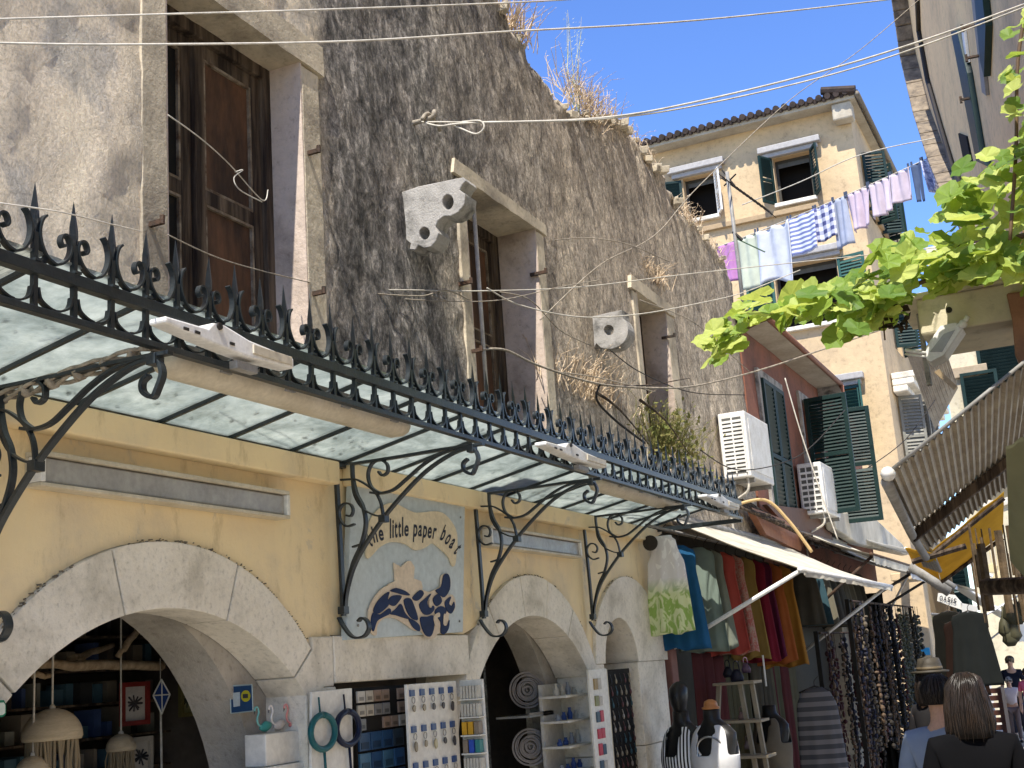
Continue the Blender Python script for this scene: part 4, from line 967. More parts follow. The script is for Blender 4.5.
# green sign sliver at left
t = thing('wall_sign', 'small green edged sign cut by the left edge of the picture', 'sign', tuple(pl(0, 716, -2.96)))
part('sign_board', MB().prism([pl(-25, 702, -2.96), pl(4, 700, -2.96), pl(6, 704, -2.96), pl(6, 714, -2.96), pl(3, 717, -2.96), pl(-25, 719, -2.96)], (-.01, 0, 0)), C(.01, .16, .08), t)
part('sign_face', MB().prism([pl(-24, 704, -2.96), pl(3, 702.5, -2.96), pl(4.5, 705, -2.96), pl(4.5, 713, -2.96), pl(2, 715, -2.96), pl(-24, 717, -2.96)], (.003, 0, 0)), C(.55, .6, .5), t)
# ================================================================== FURTHER HOUSES
def louvre(mb_frame, mb_slats, o, u, v, n, W, H, st=0.05, pitch=0.045, th=0.035, rails=(0.5,)):
    """louvred shutter leaf: origin o (bottom corner), unit vectors u across, v up, n out"""
    o, u, v, n = map(Vector, (o, u, v, n))
    def bx(mb, u0, u1, v0, v1, t): mb.obox(o + u * (u0 + u1) / 2 + v * (v0 + v1) / 2, u * (u1 - u0) / 2, n * t / 2, v * (v1 - v0) / 2)
    bx(mb_frame, 0, st, 0, H, th); bx(mb_frame, W - st, W, 0, H, th)
    cuts = [0] + [r * H for r in rails] + [H]
    bx(mb_frame, st, W - st, 0, st, th); bx(mb_frame, st, W - st, H - st, H, th)
    for r in rails: bx(mb_frame, st, W - st, r * H - st / 2, r * H + st / 2, th)
    z = st + pitch * .5
    while z < H - st:
        if all(abs(z - r * H) > st * .8 for r in rails):
            c = o + u * W / 2 + v * z; d = (v * .86 + n * .5) * pitch * .56; mb_slats.obox(c, u * (W / 2 - st), d, (v * .5 - n * .86) * .003)
        z += pitch
def shutter(parent, o, u, v, n, W, H, mat='green', label=None, **k):
    a, b = MB(), MB(); louvre(a, b, o, u, v, n, W, H, **k)
    f = part('shutter', a, mat, parent, bevel=.003, label=label); part('slats', b, mat, f); return f
# ---- red house
red = thing('red_house', 'brick red plastered house with tall green shutters beyond the ruined wall', 'building', (-3, 14, GZ))
mb = MB(); holed(mb, [12.21, 18.6], [3.0, 5.36], [(12.75, 13.68, 3.3, 4.93), (14.70, 15.70, 3.3, 5.02)], lambda a, z, d: (-3 - d + (.01 * nz(a, z, 0, 2) if not d else 0), a, z), .4, .25)
part('wall', mb, 'red_wall', red)
part('roof', MB().prism([(-2.74, 12.1, 5.405), (-2.74, 12.1, 5.45), (-9, 12.1, 7.4), (-9, 12.1, 7.2), (-3.1, 12.1, 5.45)], (0, 3.9, 0)), 'tile', red)
part('soffit', MB().box((-3.02, 12.2, 5.365), (-2.72, 15.95, 5.40)), 'soffit', red)
g = part('gutter', MB().tube([(-2.70, 12.15, 5.40), (-2.70, 15.98, 5.38)], .03, 10).tube([(-2.70, 15.95, 5.36), (-2.7, 16.0, 5.15), (-2.93, 16.0, 5.0), (-2.94, 16.0, 3.4)], .035, 8), C(.26, .12, .08), red, True)
part('eave_end', MB().box((-3.0, 15.93, 5.22), (-2.70, 16.05, 5.42)), 'stone_grey', red, bevel=.01)
fr = MB()
for y0, y1, zt in ((12.75, 13.68, 4.93), (14.70, 15.70, 5.02)):
    fr.box((-3.02, y0 - .08, 3.25), (-2.965, y0, zt + .09)); fr.box((-3.02, y1, 3.25), (-2.965, y1 + .08, zt + .09)); fr.box((-3.02, y0, zt), (-2.965, y1, zt + .09))
part('window_surround', fr, 'stone_grey', red, bevel=.006)
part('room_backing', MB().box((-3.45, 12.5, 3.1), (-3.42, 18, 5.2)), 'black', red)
for k_ in range(2): shutter(red, (-2.955, 12.76 + k_ * .46, 3.3), (0, 1, 0), (0, 0, 1), (1, 0, 0), .455, 1.62, 'green', rails=(.5,))
a = AY(826, 405, 15.0); b = AY(855, 405, 15.0)
shutter(red, (-2.93, 14.66, 3.62), Vector((1, -.12, 0)).normalized(), (0, 0, 1), Vector((.12, 1, 0)).normalized(), .50, 1.38, 'green', label='dark green shutter leaf standing open towards the street', pitch=.04)
shutter(red, (-2.93, 15.74, 3.60), Vector((1, .05, 0)).normalized(), (0, 0, 1), Vector((-.05, 1, 0)).normalized(), .56, 1.42, 'green', label='second open green shutter leaf just behind the first', pitch=.04)
parts('shop_floor_wall', MB().box((-3.4, 9.05, 2.9), (-3.02, 12.2, 3.1)).box((-3.4, 12.21, GZ), (-3.2, 18.6, 2.99)), C(.05, .043, .03), red)
# old corner tiles under the wall's end
# ---- yellow corner house
ch = thing('yellow_corner_house', 'tall ochre corner house with tiled eaves and a laundry line in front', 'building', (-5, 25, GZ))
W3 = 9.10
HF = [(-6.30, -5.68, 10.36, 11.23), (-4.52, -3.83, 10.30, 11.21), (-4.75, -3.60, 7.9, 9.08), (-3.98, -3.5, 5.5, 6.65)]
mb = MB(); holed(mb, [-12.5, -3.0], [GZ, 12.0], HF, lambda a, z, d: (a, 22.5 + d, z), .35, None)
mb.f = [tuple(reversed(f)) if False else f for f in mb.f]
part('front_wall', mb, 'far_yellow', ch)
HS = [(23.05, 24.0, 10.0, 11.15), (24.6, 25.2, 10.0, 11.1), (23.3, 24.3, 5.0, 6.5), (24.8, 25.6, 5.0, 6.5), (24.2, 25.2, 7.6, 8.8)]
mb = MB(); holed(mb, [22.851, 27.5], [GZ, 12.0], HS, lambda a, z, d: (-3.0 - d, a, z), .35, None); part('side_wall', mb, 'far_yellow', ch)
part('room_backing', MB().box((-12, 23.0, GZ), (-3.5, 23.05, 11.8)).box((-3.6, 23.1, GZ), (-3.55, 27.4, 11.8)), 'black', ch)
# eaves: rising tiles seen from below
rf = MB(); zE = 11.88
rf.prism([(-13, 22.15, zE), (-2.84, 22.15, zE), (-2.84, 27.2, zE), (-13, 27.2, zE)], (0, 0, .09)); part('eave_slab', rf, 'soffit', ch)
rf = MB(); n = 0; x = -12.9
while x < -2.9:
    rf.tube([(x, 22.05, zE + .12), (x, 22.9, zE + .28)], .06, 8); rf.tube([(x + .08, 22.1, zE + .09), (x + .08, 22.9, zE + .25)], .05, 6); x += .16
y = 22.1
while y < 27.1: rf.tube([(-2.80, y, zE + .13), (-3.4, y, zE + .26)], .08, 8); y += .2
part('roof_tiles', rf, 'tile', ch)
part('gutter', MB().tube([(-2.78, 22.1, zE + .05), (-2.78, 27.2, zE + .03)], .05, 8), C(.2, .17, .13), ch, True)
part('corbel_block', MB().box((-3.28, 22.2, 11.55), (-2.92, 22.5, 11.875)), 'soffit', ch, bevel=.03)
mb = MB()
parts('string_course', mb.box((-12.5, 22.42, 10.06), (-2.95, 22.5, 10.16)).box((-3.0, 22.5, 10.06), (-2.93, 27.5, 10.16)), C(.42, .3, .17), ch, bevel=.01)
for (x0, x1, zt, w) in ((-6.30, -5.68, 11.23, .25), (-4.52, -3.83, 11.21, .24), (-4.75, -3.60, 9.08, .15), (-3.98, -3.5, 6.65, .12)):
    part('window_hood', MB().box((x0 - w, 22.33, zt + .10), (x1 + w, 22.5, zt + .22)).box((x0 - w + .06, 22.40, zt + .01), (x1 + w - .06, 22.5, zt + .10)), C(.42, .40, .38), ch, bevel=.015)
for (x0, x1, z0) in ((-6.30, -5.68, 10.36), (-4.52, -3.83, 10.30), (-4.75, -3.60, 7.9)):
    part('window_sill', MB().box((x0 - .05, 22.40, z0 - .08), (x1 + .05, 22.52, z0 - .003)), 'stone', ch, bevel=.01)
for (x0, x1, z0, z1) in HF[:3]:
    w = MB().box((x0, 22.68, z0), (x0 + .05, 22.72, z1)).box((x1 - .05, 22.68, z0), (x1, 22.72, z1)).box((x0 + .05, 22.68, z1 - .05), (x1 - .05, 22.72, z1))
    wn = part('window', w, C(.06, .055, .045), ch); part('blind', MB().box((x0 + .05, 22.70, z1 - .14), (x1 - .05, 22.705, z1 - .051)), C(.12, .12, .11), wn)
def fsh(x, z0, z1, dx, dy, W, mat='green'):
    u = Vector((dx, dy, 0)).normalized(); shutter(ch, (x, 22.47, z0), u, (0, 0, 1), Vector((-u.y, u.x, 0)), W, z1 - z0, mat, pitch=.06)
fsh(-4.54, 10.28, 11.21, -.55, -1, .36); fsh(-3.81, 10.28, 11.21, .5, -1, .36)
fsh(-6.32, 10.34, 11.2, -1, -.3, .35); fsh(-5.66, 10.34, 11.2, .55, -1, .3, 'white_metal')
fsh(-4.77, 7.9, 9.05, -1, -.15, .52, 'green_light'); fsh(-3.58, 7.9, 9.05, 1, -.2, .5, 'green_light')
fsh(-3.99, 5.5, 6.65, .35, -1, .0001 + .46, 'green_light'); fsh(-3.50, 5.48, 6.66, .2, -1, .0001 + .45, 'green_light')
shutter(ch, (-3.92, 22.44, 5.5), (1, 0, 0), (0, 0, 1), (0, -1, 0), .44, 1.15, 'green_light', pitch=.06)
for (y0, y1, z0, z1) in HS:
    for yy in (y0, y1): u = Vector((1, .35 if yy == y0 else -.3, 0)).normalized(); shutter(ch, (-2.97, yy, z0), u, (0, 0, 1), Vector((-u.y, u.x, 0)), .42, z1 - z0, 'green' if z0 > 7 else C(.25, .24, .2), pitch=.06)
# long window with moulded hood on the street side, drainpipe
parts('cornice_side', MB().box((-2.98, 22.9, 6.62), (-2.6, 27.4, 6.74)).box((-2.98, 22.9, 6.74), (-2.5, 27.4, 6.86)).box((-2.98, 22.9, 6.5), (-2.72, 27.4, 6.62)), 'stone', ch, bevel=.02)
part('drainpipe', MB().tube([(-2.86, 26.2, 12.0), (-2.86, 26.2, GZ + .1)], .06, 8), C(.4, .34, .25), ch, True)
# ---- cream house closing the lane, facing the camera
cr_ = thing('cream_end_house', 'sunlit cream house closing the lane with black green shutters and a round arch', 'building', (0, 33, GZ))
YE = 32.0
aL = AY(975, 338, YE); aB = AY(990, 450, YE); 
mb = MB(); holed(mb, [-2.9, 4.0], [GZ, 11.8], [(-1.72, -.9, 7.2, 9.0)], lambda a, z, d: (a, YE + d, z), .4, None); part('front_wall', mb, 'cream_wall', cr_)
part('side_wall', MB().box((-2.9, YE + .4, GZ), (-2.5, YE + 8, 11.8)), 'cream_wall', cr_)
part('string_course', MB().box((-2.92, YE - .1, 8.35), (-1.9, YE, 8.62)), C(.42, .33, .22), cr_, bevel=.02)
p0 = AY(975, 345, YE - .1); p1 = AY(940, 350, YE)
s1 = AY(974, 338, YE); s2 = AY(1010, 335, YE); s3 = AY(960, 375, YE)
shutter(cr_, (s1.x, YE - .06, s1.z - 2.9), (1, 0, 0), (0, 0, 1), (0, -1, 0), 1.1, 2.9, 'green', pitch=.08, st=.08)
shutter(cr_, (s3.x, YE - .14, s3.z - 2.6), (1, 0, 0), (0, 0, 1), (0, -1, 0), .85, 2.6, 'green', pitch=.08, st=.08)
c = AY(990, 462, YE - .03); c2 = AY(955, 462, YE)
mb = MB(); mb.ring((c.x, YE - .03, c.z), 1.0, .16, (0, -1, 0), .1, 40); part('arch_moulding', mb, 'stone', cr_)
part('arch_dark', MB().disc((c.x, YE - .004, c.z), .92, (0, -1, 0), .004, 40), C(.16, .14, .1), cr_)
g2 = AY(945, 560, YE - .2); g3 = AY(975, 620, YE - .2)
shutter(cr_, (g2.x, YE - .2, g3.z), (1, 0, 0), (0, 0, 1), (0, -1, 0), g3.x - g2.x, g2.z - g3.z, 'green', pitch=.1, st=.08)
# ---- lower shop fronts under the red and yellow houses
def pillar(y0, y1, x0, x1, z1, mat, lb):
    solo('stone_pillar', MB().box((x0, y0, GZ), (x1, y1, z1)).box((x0 - .03, y0 - .03, z1 - .12), (x1 + .03, y1 + .03, z1 - .002)), mat, lb, 'pillar', bevel=.015)
pillar(20.4, 20.9, -3.05, -2.62, 3.2, 'far_yellow', 'sunlit yellow pillar behind the man in the hat')
parts('stone_doorway', MB().box((-3.2, 15.6, GZ), (-3.0, 16.0, 2.9)).box((-3.2, 17.2, GZ), (-3.0, 17.5, 2.9)), 'stone_dirty', red)
# ---- house on the right whose upper corner leans over the lane
ax_, k_ = 1.09, -.14                     # plane x = ax_ + k_ * y
def AR(px, py):
    r = ray(px, py); t = ax_ / (r.x - k_ * r.y); return CAM + r * t
rh = thing('right_house', 'tall tan house at the upper right with a broken rounded edge and shutters', 'building', (1.5, 9, GZ))
outl = [AR(x, y) for x, y in ((905, -60), (907, 0), (916, 60), (930, 115), (946, 160), (962, 195), (975, 215), (990, 240), (1015, 262))]
yb_ = outl[-1].y
outl += [Vector((ax_ + k_ * 6.4, 6.4, outl[-1].z)), Vector((ax_ + k_ * 6.4, 6.4, GZ)), Vector((ax_ + k_ * 1.0, 1.0, GZ)), Vector((ax_ + k_ * 1.0, 1.0, 11.5)), Vector((outl[0].x, outl[0].y, 11.5))]
nrm = Vector((1, -k_, 0)).normalized()
part('wall', MB().prism(outl, nrm * 3.0), stone_mat('tan_render', (0.88, 0.62, 0.32), (0.82, 0.57, 0.30), (0.62, 0.44, 0.24), 1.0), rh)
edge = [AR(x, y) - nrm * .05 for x, y in ((905, -60), (907, 0), (916, 60), (930, 115), (946, 160), (962, 195), (975, 215), (990, 240))]
mb = MB()
for i in range(len(edge) - 1):
    n_ = 4
    for j in range(n_):
        a = edge[i].lerp(edge[i + 1], j / n_); b = edge[i].lerp(edge[i + 1], (j + .985) / n_); d = (b - a); mb.obox((a + b) / 2 + Vector((0, -.02, 0)), d / 2, nrm * .14, Vector((-.02 * 0, -1, 0)) * (.16 + .02 * random.random()))
part('edge_stones', mb, stone_mat('edge_render', (0.27, 0.215, 0.15), (0.19, 0.15, 0.105), (0.08, 0.065, 0.05), 8), rh, bevel=.02)
e2 = [AR(x, y) - nrm * .03 for x, y in ((919, -20), (921, 30), (930, 80), (943, 125), (955, 165), (968, 192))]
part('dark_joint', MB().tube(e2, .028, 6), 'cable_dark', rh)
def strip(name, pts, off, mat):
    part(name, MB().prism([AR(x, y) - nrm * off for x, y in pts], nrm * (off - .002)), mat, rh, bevel=.004)
strip('dark_shutter', [(956, 28), (963, 30), (973, 72), (986, 150), (993, 165), (982, 160), (972, 110)], .05, 'green')
strip('dark_shutter', [(979, -30), (987, -30), (993, 25), (991, 76), (987, 60)], .05, 'green')
strip('window_frame', [(972, -30), (977, -30), (990, 95), (986, 92)], .03, C(.3, .27, .24))
strip('window_frame', [(965, 30), (967, 30), (971, 62), (969, 62)], .03, 'white_metal')
strip('low_opening', [(960, 133), (968, 136), (974, 165), (966, 163)], .02, 'black')
mb = MB()
for (x, y) in ((976, 97), (983, 55), (979, 25)): p = AR(x, y); mb.obox(p - nrm * .06, nrm * .06, (0, .012, 0), (0, 0, .008)); mb.obox(p - nrm * .12, nrm * .01, (0, .012, 0), (0, 0, .028))
part('shutter_catch', mb, 'rust_iron', rh)
# concrete balcony slab with its vine
sl = thing('balcony_slab', 'pale concrete balcony slab under the vine at the right', 'balcony', (-.25, 6.8, 3.7))
YS = 6.5
a = AY(916, 300, YS); b = AY(1000, 290, YS); c = AY(926, 345, YS)
zt_, zb_ = AY(930, 297, YS).z, AY(940, 328, YS).z
part('slab', MB().box((AY(918, 315, YS).x, YS, zb_ - .02), (.6, YS + .60, zt_)), 'cream_wall', sl, bevel=.01)
part('slab_cap', MB().box((AY(895, 305, YS).x, YS - .03, zt_ + .001), (.6, YS + .65, zt_ + .025)), 'cream_wall', sl, bevel=.004)
part('post', MB().box((AY(912, 330, YS).x, YS + .3, zb_ - .22), (AY(917, 330, YS).x, YS + .34, zt_)), 'stone_grey', sl)
part('vent_hole', MB().disc((AY(949, 310, YS).x, YS - .001, AY(949, 310, YS).z), .016, (0, -1, 0), .004, 12), 'cable_dark', sl)
p = AY(1006, 300, YS - .1)
part('terracotta_end', MB().prism([AY(x, y, YS - .1) for x, y in ((1006, 293), (1040, 288), (1040, 400), (1022, 368), (1015, 355), (1012, 320))], (0, .3, 0)), C(.30, .15, .09), sl, bevel=.01)
# lamp on the slab
t = thing('outdoor_lamp', 'grey outdoor lamp on an arm hanging below the balcony slab', 'lamp', tuple(AY(945, 345, 6.4)))
A = lambda x, y: AY(x, y, 6.4)
part('lamp_head', MB().prism([A(926, 346), (A(940, 326)), A(956, 322), A(963, 327), A(950, 346), A(944, 355), A(930, 362), A(925, 358)], (0, .16, 0)), 'white_metal', t, bevel=.006)
part('lamp_glass', MB().prism([A(930, 352), A(944, 334), A(955, 330), A(942, 352)], (0, -.006, 0)), 'lampglass', t)
part('lamp_arm', MB().tube([A(958, 327), A(966, 320), A(968, 316)], .012, 8).sphere(tuple(A(963, 324)), .022, 10, 6).tube([A(905, 350), A(926, 353)], .008, 6).tube([A(905, 354), A(926, 357)], .006, 6), 'white_metal', t, True)
# weathered louvred awning between
t = thing('slatted_awning', 'weathered grey slatted awning tilted out from the corner house', 'awning', tuple(AX(930, 400, -2.6)))
YA = 18.0; A = lambda x, y, d=0: AY(x, y, YA + d)
for i in range(9):
    f_ = i / 9; g_ = (i + .99) / 9
    p0 = A(906, 352).lerp(A(945, 348), f_); p1 = A(906, 352).lerp(A(945, 348), g_); q0 = A(935, 430, .8).lerp(A(958, 388, .8), f_); q1 = A(935, 430, .8).lerp(A(958, 388, .8), g_)
    part('slat', MB().add([p0, p1, q1, q0] + [v + Vector((0, 0, .02)) for v in (p0, p1, q1, q0)], [(0, 1, 2, 3), (7, 6, 5, 4), (0, 4, 5, 1), (1, 5, 6, 2), (2, 6, 7, 3), (3, 7, 4, 0)]), 'corrugated', t)
part('carved_edge', MB().prism([A(934, 372), A(939, 369), A(957, 386), A(954, 390)], (0, .06, 0)), C(.28, .2, .1), t, bevel=.004)
# ================================================================== AIR CONDITIONERS
def ac(x0, x1, y0, y1, z0, z1, big, lb):
    t = thing('air_conditioner', lb, 'air conditioner', ((x0 + x1) / 2, (y0 + y1) / 2, z0), 'air conditioning units on the house fronts')
    part('casing', MB().box((x0, y0, z0), (x1, y1, z1)), 'white_metal', t, bevel=.012)
    # louvred end facing the camera
    mb = MB(); W = x1 - x0; n = 13 if big else 7
    part('vent_backing', MB().box((x0 + .03, y0 - .004, z0 + .04), (x1 - .03, y0 - .001, z1 - .05)), C(.12, .12, .11), t)
    for i in range(n):
        z = z0 + .06 + (z1 - z0 - .12) * i / n; mb.box((x0 + .03, y0 - .012, z), (x1 - .03, y0 - .004, z + (z1 - z0) / n * (.45 if big else .3)))
    for q in (0, .33, .66, 1) if not big else (0, .5, 1): xx = x0 + .03 + (W - .06) * q; mb.box((xx - .006, y0 - .014, z0 + .04), (xx + .006, y0 - .0045, z1 - .05))
    part('grille', mb, 'white_metal', t)
    # shallow raised panel on the face turned to the street
    part('side_panel', MB().box((x1 + .0005, y0 + .08, z0 + .06), (x1 + .006, y1 - .06, z1 - .06)), 'white_metal', t, bevel=.004)
    parts('wall_bracket', MB().box((-3.0, y0 + .1, z0 - .04), (x1, y0 + .13, z0 - .002)).box((-3.0, y1 - .13, z0 - .04), (x1, y1 - .1, z0 - .002)), 'grey_metal', t)
    part('pipe', MB().tube(cr([(x1 - .05, y0 + .05, z0), (x1 - .06, y0 + .05, z0 - .12), (-2.98, y0 + .1, z0 - .25), (-2.97, y0 + .12, z0 - .6)]), .012, 6), 'cable', t, True)
ac(-2.99, -2.74, 11.0, 11.85, 3.66, 4.26, True, 'white air conditioner with fine grille at the end of the ruined wall')
ac(-2.97, -2.70, 14.0, 14.8, 3.58, 4.15, False, 'white air conditioner with coarse grille below the open green shutters')
# ================================================================== AWNINGS ON THE LEFT
def pole(t, a, b, r=.018, mat='white_metal', nm='arm'): part(nm, MB().tube([a, b], r, 8), mat, t, True)
def canvas(x0, z0, x1, z1, y0, y1, sg_, val, lb, mat='canvas', n=16, grp='awnings along the left shop fronts', armmat='white_metal', arms=None, bar=.022, yshift=0.0):
    t = thing('awning', lb, 'awning', (x0, (y0 + y1) / 2, z0), grp)
    mb = MB(); rows = []
    for j in range(n + 1):
        y = y0 + (y1 - y0) * j / n; rows.append([])
        for i in range(9):
            f_ = i / 8; x = x0 + (x1 - x0) * f_; z = z0 + (z1 - z0) * f_ - sg_ * math.sin(f_ * math.pi) * (.6 + .4 * abs(math.sin(j * .9))) + .006 * nz(x * 3, y * 3, 0, 2); rows[-1].append(Vector((x, y + yshift * f_, z)))
    vs = [p for r_ in rows for p in r_]; m_ = 9; N = len(vs)
    fs = [(j * m_ + i, (j + 1) * m_ + i, (j + 1) * m_ + i + 1, j * m_ + i + 1) for j in range(n) for i in range(8)]
    up = [v + Vector((0, 0, .008)) for v in vs]
    fs2 = [tuple(k + N for k in reversed(f)) for f in fs]
    mb.add(vs + up, fs + fs2); part('canvas', mb, mat, t, True)
    if val:
        mb = MB(); v0 = []; 
        for j in range(n * 2 + 1):
            y = y0 + yshift + (y1 - y0) * j / (n * 2); v0.append([Vector((x1 + .01, y, z1)), Vector((x1 + .015 + .02 * nz(y, 0, 0, 4), y, z1 - val * (.8 + .2 * abs(math.sin(j * 1.3))))), Vector((x1 + .021 + .02 * nz(y, 0, 0, 4), y, z1 - val * (.8 + .2 * abs(math.sin(j * 1.3))))), Vector((x1 + .016, y, z1))])
        mb.loft(v0); part('valance', mb, mat, t)
    part('front_bar', MB().tube([(x1, y0 + yshift - .03, z1), (x1, y1 + yshift + .03, z1)], bar, 8), armmat, t, True)
    for (ya_, za_) in arms or []: pole(t, (-2.98, ya_, za_), (x1, ya_ + yshift, z1), .016, armmat)
    part('roller', MB().tube([(x0 + .02, y0, z0), (x0 + .02, y1, z0)], .035, 8), 'grey_metal', t, True)
    return t
canvas(-2.97, 3.18, -1.96, 2.67, 8.98, 12.9, .04, .05, 'long cream awning over the hanging dresses with two white arms', arms=[(9.0, 2.19), (12.7, 2.02)])
canvas(-2.97, 3.40, -2.15, 3.02, 13.2, 16.2, .05, .10, 'crumpled cream awning below the second air conditioner', arms=[(13.3, 2.4)], armmat='rust_iron')
canvas(-2.97, 3.30, -1.95, 2.86, 14.2, 18.6, .05, .07, 'grey white awning behind the crumpled one with dark iron arms', 'canvas_white', arms=[(14.4, 2.35), (15.9, 2.35)], armmat='cable_dark')
canvas(-2.97, 3.55, -2.3, 3.30, 16.8, 19.8, .03, .0, 'rolled pale awning close to the yellow pillar', 'canvas_white', arms=[(18, 2.3)])
canvas(-2.60, 3.75, -1.35, 2.80, 22.5, 26.5, .04, .25, 'white awning with a printed edge past the yellow pillar', 'canvas_white', arms=[(22.6, 2.0)])
canvas(-2.60, 3.1, -1.7, 2.35, 23.5, 28.0, .03, .35, 'low white awning with bright arms near the far end', 'canvas_white', arms=[(24.0, 1.5)])
# brown plastic sheets and beams between wall foot and awning
mb = MB()
random.seed(21)
mb.prism([AX(745, 508, -2.93), AX(778, 520, -2.93), AX(800, 540, -2.93), AX(795, 552, -2.93), AX(760, 535, -2.93)], (.06, 0, 0))
solo('torn_sheet', mb, C(.36, .16, .09), 'torn reddish sheet lying behind the long cream awning', 'sheet')
for i in range(7):
    a = AX(712 + i * 6, 490 + i * 2, -2.95); b = AX(770 + i * 14, 515 + i * 7, -2.75 + .03 * i); solo('loose_slat', MB().tube(sag(a, b, .05, 8), .014, 5), 'wood_old', 'loose bent brown slat above the long cream awning', 'slat', 'loose brown slats above the long cream awning')
mb = MB().prism([AX(822, 512, -2.9), AX(862, 515, -2.9), AX(895, 545, -2.9), AX(900, 556, -2.9), AX(850, 545, -2.9), AX(826, 530, -2.9)], (.12, 0, 0))
solo('folded_canvas', mb, 'canvas', 'crumpled pale canvas folded under the open green shutters', 'canvas', bevel=.02)
mb = MB().prism([AX(762, 505, -2.96), AX(822, 512, -2.96), AX(830, 545, -2.96), AX(785, 530, -2.96)], (.05, 0, 0))
solo('brown_fascia', mb, C(.14, .07, .045), 'dark red brown fascia board under the second air conditioner', 'board')
# ================================================================== RIGHT HAND AWNINGS
t = thing('corrugated_awning', 'large corrugated awning sloping down from the right edge of the lane', 'awning', (0, 7.4, 3.1), 'awnings along the right side')
KX = -.085
def rsheet(mb, near_hi, near_lo, far_hi, far_lo, n, amp, th=.006):
    # corrugated sheet, ribs run away from the camera
    rows = []
    for i in range(n + 1):
        f_ = i / n; a = Vector(near_hi).lerp(Vector(near_lo), f_); b = Vector(far_hi).lerp(Vector(far_lo), f_)
        o_ = Vector((0, 0, amp if i % 2 else -amp)); rows.append([a + o_, a.lerp(b, .5) + o_, b + o_])
    vs = [p for r_ in rows for p in r_]; N = len(vs)
    fs = [(i * 3 + j, i * 3 + j + 1, (i + 1) * 3 + j + 1, (i + 1) * 3 + j) for i in range(n) for j in range(2)]
    mb.add(vs + [v + Vector((0, 0, th)) for v in vs], fs + [tuple(k + N for k in reversed(f)) for f in fs])
nh, nl = AY(1050, 345, 6.0), AY(886, 478, 6.0)
sh = Vector((KX * 2.2 - .02, 2.2, -.06))
mb = MB(); rsheet(mb, nh, nl, nh + sh, nl + sh, 46, .010); part('sheet', mb, 'corrugated', t)
sh2 = Vector((KX * 2.25 - .02, 2.25, -.09)); nh2 = nh + sh * .98; nl2 = nl + sh * .98
part('beam', MB().prism([nh + sh + Vector((0, 0, -.01)), nl + sh + Vector((0, 0, -.01)), nl + sh + Vector((0, 0, -.08)), nh + sh + Vector((0, 0, -.08))], (0, .06, 0)), 'wood_old', t, bevel=.006)
sh3 = Vector((KX * 3.3, 3.3, -.12)); mb = MB(); rsheet(mb, nh2, nl2 + Vector((.02, 0, .0)), nh + sh3, nl + sh3 + Vector((.02, 0, 0)), 46, .012); part('rear_sheet', mb, C(.20, .155, .10), t)
part('end_post', MB().tube([nl + Vector((0, 0, -.02)), nl + sh + Vector((0, 0, -.04)), nl + sh3 + Vector((0, 0, -.05))], .028, 8), 'grey_metal', t, True)
part('near_edge', MB().tube([nh + Vector((0, 0, .015)), nl + Vector((0, 0, .015))], .010, 6), 'grey_metal', t, True)
part('white_cap', MB().sphere(tuple(AY(888, 474, 6.0)), (.035, .05, .035), 10, 6), 'white_metal', t, True)
lt = thing('tube_lamp', 'grey tube lamp fixed along the beam under the corrugated awning', 'light fixture', tuple(AY(1000, 450, 7.0)))
a = AY(948, 476, 8.1); b = AY(1050, 412, 8.1)
part('housing', MB().obox((a + b) / 2, (b - a) / 2, (0, .05, 0), Vector((0, 0, .045))), 'grey_metal', lt, bevel=.006)
part('diffuser', MB().obox((a + b) / 2 + Vector((.05, -.055, .01)), (b - a) / 2 * .8, (0, .012, 0), Vector((0, 0, .028))), 'cream_plastic', lt, bevel=.004)
t = thing('yellow_awning', 'yellow canvas awning hanging behind the corrugated one', 'awning', tuple(AY(965, 540, 11)), 'awnings along the right side')
Yy = 10.5; A = lambda x, y, d=0: AY(x, y, Yy + d)
c4 = [A(1004, 492), A(933, 550), A(941, 581, .9), A(1003, 534, .9)]
def quadsheet(mb, c4, n=10, sg_=.04, th=.006):
    vs = []
    for i in range(n + 1):
        for j in range(n + 1):
            u, v = i / n, j / n; p = c4[0].lerp(c4[1], u).lerp(c4[3].lerp(c4[2], u), v); vs.append(p - Vector((0, 0, sg_ * math.sin(v * 3.14) * math.sin(u * 3.14) + .012 * nz(u * 4, v * 4, 0, 1.3))))
    m_ = n + 1; N = len(vs); fs = [(i * m_ + j, i * m_ + j + 1, (i + 1) * m_ + j + 1, (i + 1) * m_ + j) for i in range(n) for j in range(n)]
    mb.add(vs + [v + Vector((0, 0, th)) for v in vs], fs + [tuple(k + N for k in reversed(f)) for f in fs])
mb = MB(); quadsheet(mb, c4); part('canvas', mb, 'canvas_yellow', t, True)
mb = MB(); quadsheet(mb, [A(935, 554), A(905, 548), A(914, 564, .9), A(940, 580, .9)], 6, .02); part('canvas_flap', mb, 'canvas_yellow', t, True)
part('frame', MB().tube([A(1004, 498), A(934, 554)], .02, 6).tube([A(1003, 538, .9), A(941, 582, .9)], .02, 6).tube([A(912, 562), A(966, 546)], .025, 6), 'wood_old', t)
for i in range(6): a = A(902 + i * 5, 512 + i * 6); b = A(925 + i * 3, 566 + i * 1.0, .4); solo('folded_awning_arm', MB().tube([a, b], .018, 6), 'grey_metal', 'grey awning arm in the folded bundle at the tip of the corrugated awning', 'awning arm', 'folded grey awning arms at the tip of the corrugated awning', smooth=True)
mb = MB(); mb.tube([AY(911, 565, 12), AY(950, 592, 12)], .05, 8).tube([AY(916, 562, 12), AY(955, 588, 12)], .03, 8)
solo('rolled_awning', mb, 'grey_metal', 'rolled grey awning tube below the yellow canvas', 'awning', smooth=True)
